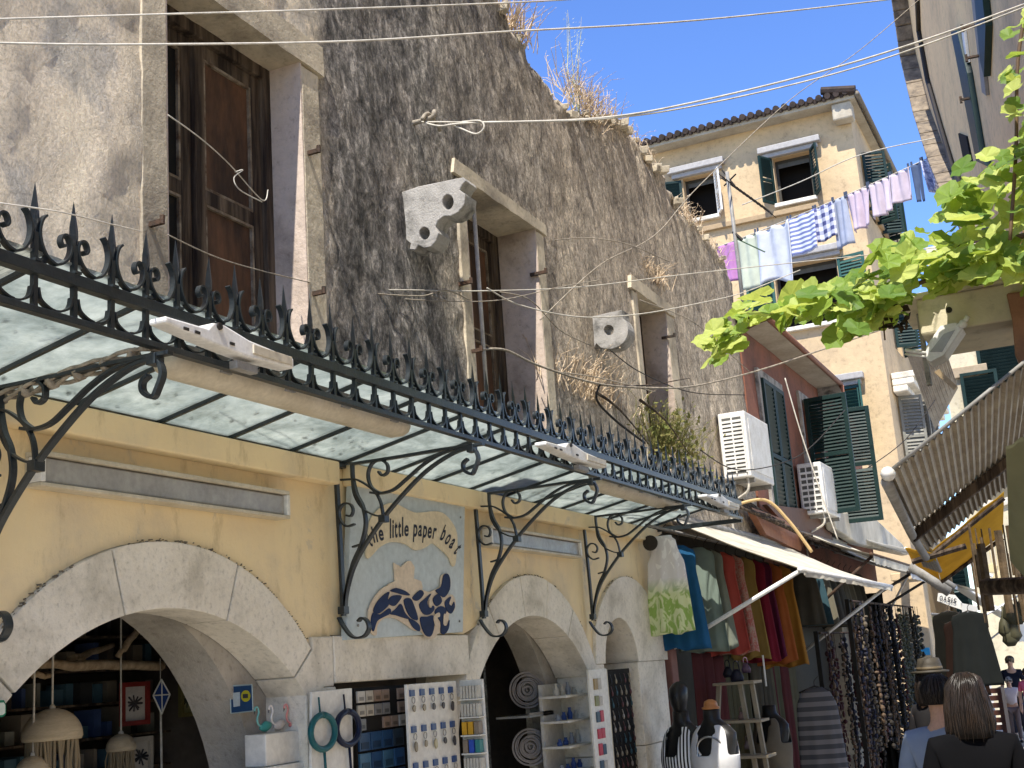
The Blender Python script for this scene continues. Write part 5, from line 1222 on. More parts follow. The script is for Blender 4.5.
# olive parasol edge
mb = MB(); quadsheet(mb, [AY(1006, 448, 5.2), AY(1060, 420, 5.2), AY(1060, 620, 5.8), AY(1010, 560, 5.8)], 8, .03); mb.f
solo('olive_parasol', mb, 'canvas_olive', 'olive green canvas hanging at the right edge under the corrugated awning', 'canvas', smooth=True)
solo('wooden_beam', MB().tube([AY(985, 587, 9), AY(1060, 584, 8.6)], .055, 8), 'wood_old', 'thick brown horizontal beam at the right edge above the far crowd', 'beam', smooth=True)
# hanging ropes and goods
random.seed(31)
rope_m = pm('brown_rope', (.16, .11, .06), (.05, .035, .02), 9); mb = MB()
for i in range(26):
    x = random.uniform(968, 1030); y = random.uniform(520, 560); Yq = random.uniform(9, 12); L = random.uniform(25, 80); a = AY(x, y, Yq); b = AY(x + L * .15, y + L, Yq); mb.tube(sag(a, b, .02, 6), random.choice([.006, .01, .018, .03]), 5)
    solo('hanging_rope', mb, rope_m, 'brown rope in the dark tangle hanging from the right side awnings', 'rope', 'brown ropes tangled under the right side awnings'); mb = MB()
for i in range(8):
    x = random.uniform(1004, 1030); y = random.uniform(600, 640); c = AY(x, y, 13); solo('hanging_gourd', MB().ell([(c.x, c.y, c.z - .10, .03, .03), (c.x, c.y, c.z - .05, .07, .06), (c.x, c.y, c.z + .04, .05, .045), (c.x, c.y, c.z + .10, .02, .02), (c.x, c.y, c.z + .2, .004, .004)], 10), C(.07, .065, .035), 'dark olive gourd shaped bag in the cluster over the far crowd', 'bag', 'dark olive bags clustered over the far crowd', smooth=True)
for i, (x, y, w, h, col, lb) in enumerate(((992, 568, 9, 8, (.7, .6, .35), 'small sunlit yellow tag among the hanging ropes'), (1000, 578, 12, 12, (.68, .58, .36), 'square sunlit yellow bag among the hanging ropes'))):
    a = AY(x, y, 12.5); s_ = w / 1260 * 13.5; h_ = h / 1260 * 13.5
    mb = MB(); P = []
    for q in range(14): an = q * .449; P.append(a + Vector((s_ / 2 * math.cos(an) * random.uniform(.85, 1.1), 0, h_ / 2 * math.sin(an) * random.uniform(.85, 1.1))))
    mb.prism(P, (0, .06, 0)); mb.tube([a + Vector((0, .03, h_ * .4)), a + Vector((0, .03, h_ * .4 + .25))], .006, 5); solo('hanging_bag', mb, C(*col), lb, 'bag', 'bags hanging at the right', bevel=.008)
# printed sign by the white awning
t = thing('hanging_sign', 'white sign with black letters hanging from the far awning', 'sign', tuple(AY(950, 600, 16)))
A = lambda x, y: AY(x, y, 16)
part('board', MB().prism([A(938, 593), A(955, 595), A(962, 603), A(962, 610), A(950, 606), A(937, 601)], (0, .02, 0)), 'white_board', t, bevel=.003)
letters([('O', 939.5, 600.5, 3.2, 7, .05), ('A', 943.3, 601, 3.2, 7, .1), ('S', 947.3, 601.8, 2.8, 7, .12), ('I', 951, 602.6, .9, 7, .15), ('S', 953, 603, 2.8, 7, .2)], 'lettering', t, ink, lambda a, b: AY(a, b, 15.985), (0, 0, 0))
mb = MB().prism([A(961, 603), A(977, 606), A(978, 622), A(963, 618)], (0, .03, 0)); solo('fabric_sign', mb, 'canvas_white', 'second white cloth panel right below the lettered sign', 'sign')
# ================================================================== GARMENTS
def garment(name, lb, cat, mat, c, u, W, H, prof, ripple=.02, nf=5, depth=.05, group=None, hanger=True, sleeves=False, hem=0.0, seed=0, parts=()):
    """hanging garment: c = top centre, u = direction across; prof = list (v, halfwidth fraction)"""
    u = Vector(u).normalized(); n = Vector((-u.y, u.x, 0)); c = Vector(c); N = 36; rings = []
    t = thing(name, lb, cat, tuple(c), group)
    rv = 22
    for j in range(rv + 1):
        v = j / rv
        for (v0, w0), (v1, w1) in zip(prof, prof[1:]):
            if v <= v1: w = w0 + (w1 - w0) * (v - v0) / (v1 - v0 + 1e-9); break
        w *= W / 2; R = []
        for k in range(N):
            a = k * 6.28318 / N; cu = math.cos(a); su = math.sin(a)
            rp = ripple * v * (math.sin(nf * cu * 2.2 + seed + v * 1.2) + .5 * math.sin(nf * cu * 5.1 + seed * 2))
            R.append(c + u * (w * cu) + n * (depth * (.35 + .65 * v) * su + rp) - Vector((0, 0, H * v + hem * v * .03 * math.sin(cu * 6 + seed))))
        rings.append(R)
    mb = MB().loft(rings); part('cloth', mb, mat, t, True)
    if hanger:
        mb = MB(); mb.tube([c + u * (W * .32) - Vector((0, 0, .035)), c + Vector((0, 0, .012)), c - u * (W * .32) - Vector((0, 0, .035))], .008, 6); mb.tube(cr([c + Vector((0, 0, .01)), c + Vector((0, 0, .05)), c + u * .02 + Vector((0, 0, .075)), c + Vector((0, 0, .09)) + u * .035]), .0035, 5)
        part('hanger', mb, 'cable_dark', t, True)
    return t
prof_dress = [(0, .30), (.03, .62), (.10, .74), (.25, .70), (.45, .80), (1, 1.0)]
prof_tank = [(0, .34), (.04, .50), (.16, .58), (.28, .80), (1, 1.0)]
def floral(name, bg, fg, sc):
    mt, nt, b = newmat(name); v = coords(nt, (1, 1, 1)); n = noise_node(nt, v, sc, 4, .5, 1.5)
    c = ramp(nt, n, [(.44, bg), (.50, fg), (.56, bg), (.62, fg)]); nt.links.new(c, b.inputs['Base Color']); b.inputs['Roughness'].default_value = .9; return mt
def ombre():
    mt, nt, b = newmat('white_to_green_palm_cloth'); tc = nt.nodes.new('ShaderNodeTexCoord'); sp = nt.nodes.new('ShaderNodeSeparateXYZ'); nt.links.new(tc.outputs['Object'], sp.inputs[0])
    mr = nt.nodes.new('ShaderNodeMapRange'); nt.links.new(sp.outputs['Z'], mr.inputs[0]); mr.inputs[1].default_value = -.30; mr.inputs[2].default_value = -.42
    v = coords(nt, (1, 1, .6)); n = noise_node(nt, v, 11, 3, .5, 2.0)
    g = ramp(nt, n, [(.45, (.28, .42, .10)), (.52, (.62, .68, .38))]); w = ramp(nt, n, [(.54, (.66, .65, .66)), (.60, (.80, .80, .80))])
    c = mix(nt, mr.outputs[0], w, g); nt.links.new(c, b.inputs['Base Color']); b.inputs['Roughness'].default_value = .9; return mt
dress = [('white to green dress with palm print, first on the rail', ombre(), 8.62, -2.83, .36, .74),
         ('bright blue dress hanging behind the palm print dress', FB(.025, .12, .26), 8.98, -2.83, .40, .80),
         ('grey green dress between the blue and the red ones', FB(.20, .25, .21), 9.32, -2.77, .42, .82),
         ('second grey green dress, its shoulder showing right of the first', FB(.22, .24, .19), 9.60, -2.76, .40, .80),
         ('coral red dress hanging on the rail', FB(.48, .09, .07), 9.95, -2.75, .42, .84),
         ('coral dress with pale flower print', floral('coral_floral', (.33, .09, .07), (.34, .24, .18), 22), 10.28, -2.74, .40, .84),
         ('ochre yellow dress hanging beside the floral one', FB(.30, .20, .06), 10.62, -2.73, .44, .88),
         ('wine red dress near the far end of the rail', FB(.17, .015, .03), 11.00, -2.72, .42, .90),
         ('purple red dress squeezed behind the wine red one', FB(.10, .015, .04), 11.30, -2.71, .40, .88),
         ('burnt orange dress near the end of the rail', FB(.34, .10, .03), 11.65, -2.70, .44, .92),
         ('mustard orange dress, last on the rail', FB(.34, .16, .03), 12.10, -2.69, .44, .95)]
for i, (lb, mt, y, x, W, H) in enumerate(dress):
    y = 8.62 + (y - 8.62) * .76; W *= .92; H *= .92
    garment('hanging_dress', lb, 'dress', mt, (x, y, (2.98 if i == 0 else 2.93) - .006 * i), (1, .10 + .05 * math.sin(i * 2), 0), W, H, prof_tank if i == 0 else prof_dress, .020, 4 + i % 3, .05, 'dresses hanging from the rail under the cream awning', seed=i * 1.3, hem=.6)
solo('clothes_rail', MB().tube([(-2.84, 8.3, 3.035), (-2.68, 12.4, 2.96)], .010, 8), 'grey_metal', 'metal rail carrying the row of dresses under the cream awning', 'rail', smooth=True)
c = AX(658, 540, -2.66); solo('round_tag', MB().disc((-2.90, 8.53, 2.93), .055, (0, -1, 0), .006, 18), 'cable_dark', 'black round patch at the neck of the palm print dress', 'tag')
# ================================================================== MANNEQUINS
def mannequin(x, y, zt, lb, top_mat, cap=None, head=False, garm='tank', rot=0.0, s=1.0, extras=None):
    t = thing('mannequin', lb, 'mannequin', (x, y, GZ), 'dress mannequins in front of the shops')
    d = zt - 1.50 * s                    # zt = top of the neck
    ca, sa = math.cos(rot), math.sin(rot)
    def E(rows, n=24):
        out_ = []
        for cx, cy, z, rx, ry in rows:
            out_.append([(x + (cx + rx * math.cos(k * 6.2832 / n)) * ca - (cy + ry * math.sin(k * 6.2832 / n)) * sa, y + (cx + rx * math.cos(k * 6.2832 / n)) * sa + (cy + ry * math.sin(k * 6.2832 / n)) * ca, zt + z * s) for k in range(n)])
        return out_
    body = [(0, 0, 0, .052, .055), (0, 0, -.06, .055, .058), (0, .01, -.09, .085, .065), (0, .01, -.115, .130, .070), (0, .01, -.15, .165, .080), (0, 0, -.20, .172, .090), (0, -.01, -.28, .150, .110), (0, -.01, -.34, .160, .115), (0, 0, -.44, .130, .09), (0, 0, -.50, .125, .088), (0, 0, -.60, .16, .11), (0, 0, -.70, .18, .12), (0, 0, -.78, .17, .11), (0, 0, -.80, .05, .05)]
    part('torso', MB().loft(E(body)), 'black_plastic', t, True)
    part('stand', MB().tube([(x, y, zt - .8 * s), (x, y, GZ + .03)], .018, 8).disc((x, y, GZ + .004), .17, (0, 0, 1), .025, 20), 'rust_iron', t)
    if garm:
        # tank top: follows the torso 8 mm out, deep scooped neck and arm openings
        rows = [(0, .01, -.098, .092, .074), (0, .01, -.125, .128, .086), (0, .005, -.15, .150, .096), (0, 0, -.20, .162, .106), (0, -.01, -.28, .172, .124), (0, -.01, -.34, .170, .125), (0, 0, -.44, .150, .108), (0, 0, -.50, .148, .108), (0, 0, -.60, .178, .128), (0, 0, -.72, .198, .14), (0, 0, -.84, .205, .145)]
        R = E(rows, 36); vs = [Vector(p) for r_ in R for p in r_]; n = 36; L = len(rows); mb = MB(); fs = []
        for i in range(L - 1):
            for k in range(n):
                an = (k + .5) * 6.2832 / n; z = (rows[i][2] + rows[i + 1][2]) / 2
                cxx = math.cos(an); front = math.sin(an)
                if abs(cxx) > .90 and z > -.29: continue                 # arm openings
                if abs(cxx) < (.50 if z > -.16 else .34) and z > (-.27 if front < 0 else -.18): continue     # neck
                fs.append((i * n + k, i * n + (k + 1) % n, (i + 1) * n + (k + 1) % n, (i + 1) * n + k))
        mb.add(vs, fs); g_ = part('tank_top', mb, top_mat, t, True); so = g_.modifiers.new('thick', 'SOLIDIFY'); so.thickness = .006; ss = g_.modifiers.new('s', 'SUBSURF'); ss.levels = 1; ss.render_levels = 1
    if cap: part('neck_cap', MB().ell([(x, y, zt + .001, .055, .055), (x, y, zt + .012, .06, .06), (x, y, zt + .02, .045, .045), (x, y, zt + .03, .045, .045), (x, y, zt + .05, .04, .04), (x, y, zt + .062, .015, .015)], 18), cap, t, True)
    if head:
        part('head', MB().ell([(x, y, zt - .01, .048, .052), (x, y - .01, zt + .02, .045, .055), (x, y - .015, zt + .05, .054, .068), (x, y - .01, zt + .10, .064, .082), (x, y, zt + .15, .060, .078), (x, y + .005, zt + .18, .038, .05), (x, y, zt + .195, .006, .008)], 18), 'black_plastic', t, True)
        part('nose', MB().prism([(x - .012, y - .078, zt + .07), (x + .012, y - .078, zt + .07), (x, y - .08, zt + .11)], (0, -.02, .0)), 'black_plastic', t)
    return t
stripes = striped('black_white_stripes', (.75, .75, .75), (.012, .012, .012), 0, 42)
cap_m = pm('turned_wood', (.50, .22, .07), (.36, .14, .05), 6, .35, .1)
mannequin(-2.74, 8.35, 1.775, 'black mannequin with head in a black and white striped dress by the pier', stripes, head=True, rot=-.5)
m2c = AY(711, 710, 8.2); m2 = mannequin(m2c.x, m2c.y, m2c.z + .005, 'black headless mannequin in a plain white tank top and silver necklace', FB(.80, .79, .78), cap=cap_m, rot=-.35)
c = m2c; P = [(c.x + .085 * math.sin(a_) * (1 - .25 * max(0, -math.cos(a_))), c.y - .105 - .02 * math.cos(a_), c.z - .16 - .085 * (1 - math.cos(a_)) * .9) for a_ in [i * 6.283 / 20 for i in range(21)]]
mb = MB().tube(P, .007, 6)
for i in range(4, 17): mb.tube([P[i], (P[i][0], P[i][1] - .004, P[i][2] - .045)], .004, 5)
solo('fringe_necklace', mb, C(.35, .35, .36, .3, .8), 'silver fringe necklace worn by the mannequin in the white tank top', 'necklace')
m3c = AX(768, 700, -2.60); mannequin(m3c.x, m3c.y, m3c.z - .04, 'black mannequin in a beige grey sleeveless dress beside the wooden ladder shelf', FB(.22, .19, .14), rot=-.5)
m4c = AX(815, 690, -2.40)
t = garment('striped_tunic', 'dark grey tunic with pale horizontal bands hanging before the bead curtain', 'tunic', striped('banded_grey', (.17, .16, .16), (.06, .06, .065), 2, 13), (m4c.x, m4c.y, m4c.z + .02), (1, .25, 0), .42, .95, [(0, .3), (.05, .6), (.15, .8), (1, 1.0)], .012, 4, .08)
# wooden ladder shelf
t = thing('ladder_shelf', 'pale wooden ladder shelf standing between the mannequins', 'shelf', (-2.75, 9.9, GZ))
Yl = 9.4
A = lambda x, y, d=0: AY(x, y, Yl + d)
for a_, b_ in (((719, 684), (716, 768)), ((740, 684), (757, 775)), ((752, 684), (768, 775))):
    q0, q1 = A(*a_), A(*b_); q1 = q0 + (q1 - q0) * ((q0.z - GZ) / (q0.z - q1.z)); part('rail', MB().obox((q0 + q1) / 2, (q1 - q0) / 2, (.016, 0, 0), (0, .02, 0)), C(.30, .25, .17), t, bevel=.003)
for py in (684, 722, 757):
    q0, q1 = A(717, py), A(758 + (py - 684) * .2, py - 1); part('shelf_board', MB().box((q0.x, Yl - .12, q0.z - .012), (q1.x, Yl + .12, q0.z + .008)), C(.30, .25, .17), t, bevel=.003)
for i, (px, py, r, col) in enumerate(((737, 676, .05, (.02, .018, .03)), (746, 668, .035, (.10, .06, .09)), (728, 672, .04, (.015, .015, .02)), (742, 716, .03, (.2, .12, .1)), (748, 745, .03, (.16, .12, .11)))):
    c = A(px, py); solo('handbag', MB().ell([(c.x, c.y, c.z - r, r * .9, r * .6), (c.x, c.y, c.z - r * .3, r * 1.05, r * .7), (c.x, c.y, c.z + r * .5, r * .7, r * .5), (c.x, c.y, c.z + r, r * .3, r * .2)], 12).tube(cr([(c.x - r * .5, c.y, c.z + r * .5), (c.x - r * .3, c.y, c.z + r * 2), (c.x + r * .3, c.y, c.z + r * 2), (c.x + r * .5, c.y, c.z + r * .5)]), .004, 5), C(*col, .5),
         ('large black bag on top of the ladder shelf', 'small mauve purse on top of the ladder shelf', 'black pouch at the left of the ladder shelf top', 'little brown purse on the middle board of the ladder shelf', 'pale brown purse low on the ladder shelf')[i], 'bag', 'bags on the ladder shelf', smooth=True)
solo('bright_strip', MB().box((A(752, 658).x, Yl + .3, A(752, 688).z), (A(752, 658).x + .01, Yl + .31, A(752, 656).z)), 'white_board', 'thin bright vertical strip above the ladder shelf', 'strip')
# dark shop depths and hanging stock between the dress rail and the pillar
random.seed(41)
mb = MB().box((-3.6, 9.1, GZ), (-3.4, 12.2, 3.0)); part('shop_back', mb, C(.07, .06, .04), house)
for i in range(16):
    y = 9.35 + i * .19; col = random.choice([(.12, .11, .07), (.09, .085, .05), (.16, .14, .10), (.10, .03, .03), (.08, .07, .05)])
    x = -2.93 + random.uniform(0, .1); H = random.uniform(.8, 1.3)
    garment('hanging_scarf', 'muted scarf hanging behind the mannequins, one of a close row', 'scarf', FB(*col), (x, y, 2.12 + random.uniform(0, .05)), (.4, 1, 0), .16, H, [(0, .8), (1, 1)], .010, 3, .02, 'muted scarves hanging behind the mannequins', hanger=False, seed=i)
# bead curtain stall: many strings of beads (counted in hundreds of beads, one rack with strings)
def beadrack(y0, y1, x, z0, z1, n, lb, pal, r=.011, seed=1):
    random.seed(seed); t = thing('souvenir_rack', lb, 'display rack', (x, (y0 + y1) / 2, GZ))
    part('rack_post', MB().box((x - .02, y0, GZ), (x + .02, y0 + .04, z1 + .04)), C(.02, .017, .013), t); part('rack_post', MB().box((x - .02, y1 - .04, GZ), (x + .02, y1, z1 + .04)), C(.02, .017, .013), t)
    part('rack_rail', MB().tube([(x + .04, y0, z1 + .02), (x + .04, y1, z1 + .02)], .012, 6), 'rust_iron', t)
    for i in range(n):
        y = y0 + (y1 - y0) * (i + .5) / n; mb = MB(); xx = x + random.uniform(0, .12); z = z1 - random.uniform(0, .25)
        mb.tube([(xx, y, z1 + .02), (xx, y, z)], .003, 4)
        while z > z0 + random.uniform(0, .3):
            h = random.uniform(.02, .07); rr = random.uniform(r * .6, r * 2.2); mb.sphere((xx + random.uniform(-.012, .012), y + random.uniform(-.02, .02), z), (rr, rr, h * .5), 6, 4); z -= h * 1.05
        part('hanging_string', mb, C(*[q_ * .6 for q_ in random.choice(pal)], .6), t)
PAL = [(.05, .04, .03), (.12, .08, .05), (.20, .13, .08), (.08, .02, .02), (.25, .20, .14), (.04, .04, .07), (.03, .03, .03), (.16, .10, .07), (.02, .02, .02)]
beadrack(12.3, 14.6, -2.62, .5, 2.25, 34, 'dark rack of bead strings and belts under the second awning arm', PAL, seed=2)
beadrack(13.0, 15.6, -2.42, .9, 2.55, 30, 'second dark rack of strings closer to the pillar', PAL, .013, seed=3)
beadrack(16.2, 18.9, -2.65, .6, 2.6, 26, 'far rack of narrow dark and olive goods beside the yellow pillar', [(.06, .06, .03), (.12, .12, .06), (.03, .03, .02), (.15, .13, .08)], .02, seed=4)
random.seed(8)
for i in range(9):
    y = 12.8 + i * .33; garment('hanging_shirt', 'dim shirt in the row above the bead racks', 'shirt', FB(*random.choice([(.16, .14, .10), (.10, .09, .07), (.05, .10, .12), (.2, .18, .13)])), (-2.8, y, 2.98), (1, .2, 0), .4, .62, prof_dress, .015, 4, .04, 'dim shirts hanging above the bead racks', seed=i)
c = AX(861, 630, -2.35); mb = MB()
for (dx, dz, r) in ((-.10, .05, .05), (0, 0, .06), (.09, .04, .05), (-.04, -.12, .07), (.07, -.10, .05), (.02, .13, .04)): mb.sphere((c.x + dx, c.y, c.z + dz), (r, .05, r * 1.3), 8, 5)
c = AY(886, 705 - 20, 16); garment('pink_top', 'salmon pink top hanging between the far rack and the yellow pillar', 'top', FB(.60, .16, .11), AY(886, 673, 16.5), (1, .1, 0), .14, .55, [(0, .5), (.1, .8), (1, 1)], .01, 3, .03, hanger=False)
# ================================================================== LAUNDRY
LA, LB_ = AZ(708, 250, 7.9), AZ(945, 150, 7.9)
line = sag(LA + (LA - LB_) * .05, LB_ + (LB_ - LA) * .02, .05, 30)
solo('washing_line', MB().tube(line, .008, 5), 'cable', 'washing line carrying the laundry across the lane in front of the ochre house', 'washing line', smooth=True)
u = (LB_ - LA).normalized(); Lt = (LB_ - LA).length
def onl(px):
    # point on the laundry line for image column px
    best = min(line, key=lambda p: abs(px - (512 + F * right.dot(p - CAM) / fwd.dot(p - CAM))))
    return best
def linepoint(px):
    lo, hi = 0.0, 1.0
    f_ = lambda t_: 512 + F * right.dot(LA.lerp(LB_, t_) - CAM) / fwd.dot(LA.lerp(LB_, t_) - CAM)
    lo, hi = -.1, 1.1
    for _ in range(40):
        md = (lo + hi) / 2
        if f_(md) < px: lo = md
        else: hi = md
    t_ = lo; return LA.lerp(LB_, t_) - Vector((0, 0, .05 * 4 * t_ * (1 - t_)))
def laundry(px0, px1, L, mat, lb, kind, wob=.05, nfold=4, taper=1.0, seed=0, hem=0.0, split=False):
    a, b = linepoint(px0), linepoint(px1); n = Vector((-u.y, u.x, 0)).normalized(); nu, nv = 28, 14; W = (b - a).length
    vs = []
    for j in range(nv + 1):
        v = j / nv
        for i in range(nu + 1):
            s_ = i / nu; q = (s_ - .5) * (1 + (taper - 1) * v) + .5
            sgm = .045 * W * math.sin(math.pi * ((s_ * nfold) % 1)) * (1 - v) * (1 if nfold else 0)
            p = a.lerp(b, q) - Vector((0, 0, L * v * (1 + hem * math.sin(s_ * 5 + seed)) + sgm)) + n * (wob * v * math.sin(s_ * nfold * 3.3 + seed + v * .8) + .4 * wob * math.sin(s_ * nfold * 7 + seed))
            if split and v > .45 and abs(s_ - .5) < .06: p -= Vector((0, 0, -L * (v - .45) * .9))
            vs.append(p)
    m_ = nu + 1; mb = MB().add(vs, [(j * m_ + i, j * m_ + i + 1, (j + 1) * m_ + i + 1, (j + 1) * m_ + i) for j in range(nv) for i in range(nu)])
    t = thing(kind.replace(' ', '_'), lb, kind, tuple(a.lerp(b, .5)), 'laundry hung out on the line')
    o = part('cloth', mb, mat, t, True); so = o.modifiers.new('t', 'SOLIDIFY'); so.thickness = .008
    pg = MB()
    for q in (.05, .95): p = a.lerp(b, q); pg.box(tuple(p + Vector((-.012, -.012, -.03))), tuple(p + Vector((.012, .012, .05))))
    parts('clothes_peg', pg, C(.05, .07, .12), t)
gingham = striped('blue_gingham', (.70, .72, .80), (.06, .07, .20), 0, 9, check=2)
bst = striped('blue_stripes', (.62, .66, .80), (.16, .19, .38), 2, 16)
laundry(716, 736, .58, FB(.60, .28, .56), 'small bright pink garment at the left end of the laundry', 'top', .03, 2, .7, 1)
laundry(736, 756, .78, FB(.66, .70, .56), 'pale yellow green cloth beside the pink garment', 'towel', .04, 2, 1, 2)
laundry(756, 789, .84, FB(.70, .73, .80), 'large pale blue white sheet sagging in deep folds', 'sheet', .07, 2, 1.0, 3, .1)
laundry(789, 814, .55, bst, 'blue and white striped cloth beside the pale sheet', 'tea towel', .03, 2, 1, 4)
laundry(814, 833, .48, gingham, 'navy and white checked cloth in the middle of the line', 'tea towel', .03, 2, 1, 5)
laundry(832, 845, .66, FB(.46, .50, .62), 'narrow grey blue cloth after the checked one', 'trousers', .03, 2, 1.3, 6)
laundry(845, 868, .52, FB(.70, .58, .68), 'lilac pink shirt with tapering hem', 'shirt', .05, 3, .8, 7)
laundry(867, 890, .46, FB(.72, .62, .70), 'second lilac pink cloth nearer the lane', 'shirt', .05, 3, .9, 8)
laundry(889, 909, .40, FB(.72, .62, .70), 'pale pink white cloth before the dark blue trousers', 'shirt', .05, 2, 1, 9)
laundry(911, 921, .5, FB(.10, .14, .24), 'dark blue narrow garment hanging in a long V', 'trousers', .03, 1, .5, 10, split=True)
laundry(921, 944, .45, floral('blue_white_print', (.62, .64, .76), (.20, .22, .38), 9), 'blue and white patterned cloth at the right end of the line', 'shirt', .06, 3, .5, 11)
# ================================================================== WIRES
def wire(pts, r, mat, lb, cat='cable', grp='wires strung across the lane', extra=None):
    P = [AY(*p) for p in pts]; mb = MB().tube(cr(P, 8), r, 6)
    if extra:
        for e in extra: mb.tube(cr([AY(*p) for p in e], 6), r, 6)
    return solo('wire', mb, mat, lb, cat, grp, smooth=True)
hk = AX(420, 121, -2.97)
def w3(pts): return [Vector(p) if len(p) == 3 and not isinstance(p[2], str) else p for p in pts]
wire([(-60, 21, 2.2), (0, 19, 2.3), (170, 14, 2.6), (340, 9, 3.0), (560, 0, 3.8), (700, -12, 4.6)], .0028, 'cable', 'uppermost pale wire crossing the top left of the photo')
wire([(-60, 42, 2.2), (0, 43, 2.3), (120, 44.5, 2.5), (340, 41.5, 3.0), (500, 32, 3.5), (700, 20, 4.4), (885, 0, 5.6), (990, -14, 6.6)], .0032, 'cable', 'second pale wire running below the uppermost one and over the sky')
y0 = hk.y
wire([(420, 121, y0), (440, 126, y0 - .05), (470, 123, y0 - .05), (600, 118, y0 + .1), (700, 101, y0 + .5), (830, 69, y0 + .9), (930, 38, y0 + 1.2), (1030, 2, y0 + 1.5)], .0055, 'cable', 'thick pale double cable from the wall hook to the right house, upper strand',
     extra=[[(462, 122, y0 - .05), (480, 121, y0 - .05), (484, 128, y0 - .05), (476, 134, y0 - .05), (462, 129, y0 - .05), (450, 124, y0 - .05)]])
wire([(424, 122, y0), (445, 122, y0 - .05), (480, 122, y0 - .04), (600, 119, y0 + .1), (700, 105, y0 + .5), (830, 75, y0 + .9), (930, 43, y0 + 1.2), (1030, 5, y0 + 1.5)], .0045, 'cable', 'lower strand of the thick double cable from the wall hook')
solo('wall_hook', MB().tube(cr([(-3.02, hk.y, hk.z), (-2.9, hk.y, hk.z), (-2.88, hk.y, hk.z + .03), (-2.9, hk.y + .03, hk.z + .035)]), .014, 7).tube(cr([(-2.93, hk.y - .05, hk.z - .02), (-2.92, hk.y, hk.z + .03), (-2.91, hk.y + .08, hk.z), (-2.92, hk.y + .13, hk.z - .02)]), .011, 6), 'wire_old', 'rusty hook with wire wound round it holding the double cable', 'hook', smooth=True)
wire([(540, 320, 6.6), (600, 265, 7.2), (655, 235, 8.0), (700, 185, 9), (790, 100, 11), (860, 50, 12), (930, -10, 13)], .004, 'wire_old', 'diagonal rope rising from the ruined wall across the sky')
wire([(742, 205, 14), (800, 182, 14), (860, 155, 14), (935, 138, 14)], .006, 'cable', 'thin pale wire passing in front of the ochre house windows')
wire([(320, 291, 4.75), (400, 290, 5.3), (480, 291, 5.9), (580, 287, 6.6), (680, 275, 7.4), (800, 262, 8.4), (1030, 238, 10)], .0035, 'cable', 'long nearly level pale wire from the first window to beyond the vine')
wire([(320, 292, 4.75), (380, 297, 5.2), (440, 301, 5.6), (500, 300, 6), (560, 287, 6.4), (600, 280, 6.8)], .003, 'wire_old', 'slack old wire sagging below the carved bracket')
wire([(487, 288, 6.0), (520, 305, 6.3), (580, 317, 6.8), (640, 314, 7.4), (700, 303, 8.1), (745, 292, 8.8), (800, 270, 9.6)], .004, 'cable', 'pale wire drooping past the round carved stone')
wire([(478, 350, 6.2), (505, 350, 6.4), (540, 366, 6.8), (600, 384, 7.4), (660, 388, 8.0), (700, 385, 8.6), (760, 370, 9.3), (830, 347, 10), (880, 330, 10.5)], .007, 'wire_old', 'twisted thick cable from the second window towards the vine')
wire([(600, 384, 7.4), (597, 400, 7.4), (615, 420, 7.6), (645, 443, 7.9)], .008, 'cable_dark', 'short dark cable dropping from the twisted one to the canopy')
wire([(168, 115, 3.3), (200, 138, 3.5), (230, 165, 3.8), (262, 200, 4.1), (268, 190, 4.2)], .0025, 'cable', 'thin white string looped across the first window', extra=[[(235, 172, 3.85), (243, 170, 3.88), (234, 178, 3.85), (240, 190, 3.88), (262, 202, 4.05)]])
wire([(0, 203, 1.95), (60, 212, 2.1), (110, 224, 2.35), (140, 231, 2.6)], .0018, 'cable', 'thin string tied along the left spear tips')
wire([(168, 235, 3.3), (230, 262, 3.8), (320, 285, 4.6)], .0025, 'wire_old', 'thin sagging wire across the foot of the first window')
wire([(785, 378, 11), (800, 430, 11), (820, 490, 11), (838, 540, 11)], .006, 'cable', 'grey cable hanging down before the red house')
wire([(735, 505, 10.5), (765, 500, 10.6), (788, 520, 10.7), (812, 552, 10.8)], .014, C(.6, .42, .2), 'thick yellowish hose bending over the cream awning')
wire([(700, 450, 10), (740, 470, 10.6), (800, 455, 11.5), (845, 410, 12.5)], .005, 'cable_dark', 'dark cable crossing in front of the green shutters')
wire([(865, 470, 16), (905, 440, 17), (935, 400, 18)], .006, 'cable_dark', 'thin cable on the shaded side of the ochre house')
for i, (pp, lb) in enumerate((
    ([(540, 366, 6.8), (560, 372, 7.0), (600, 378, 7.4), (655, 392, 8)], 'thin frayed wire running beside the twisted thick cable'),
    ([(345, 287, 4.9), (360, 292, 5), (420, 296, 5.4), (445, 290, 5.6), (470, 300, 5.9)], 'kinked brown wire between the first and the second window'),
    ([(428, 265, 5.5), (438, 290, 5.6), (446, 300, 5.6), (432, 296, 5.5)], 'short curled wire end below the carved bracket'),
    ([(500, 292, 6.1), (530, 300, 6.4), (560, 330, 6.8), (590, 345, 7.1)], 'thin slack wire drooping across the second window edge'),
    ([(610, 350, 7.6), (640, 372, 7.9), (690, 392, 8.6), (745, 395, 9.2)], 'thin dark wire below the round carved stone'),
    ([(555, 240, 6.9), (590, 238, 7.2), (630, 245, 7.6), (670, 262, 8.1)], 'thin arching wire right of the second lintel'),
    ([(320, 292, 4.7), (318, 250, 4.7), (322, 200, 4.68), (316, 152, 4.66)], 'thin wire strung between the two pins right of the first window'),
    ([(640, 300, 8.4), (690, 320, 9.0), (720, 345, 9.6), (750, 372, 10.2)], 'thin wire slanting down past the third window'))):
    wire(pp, .0036, 'wire_old' if i not in (4, 6) else 'cable_dark', lb)
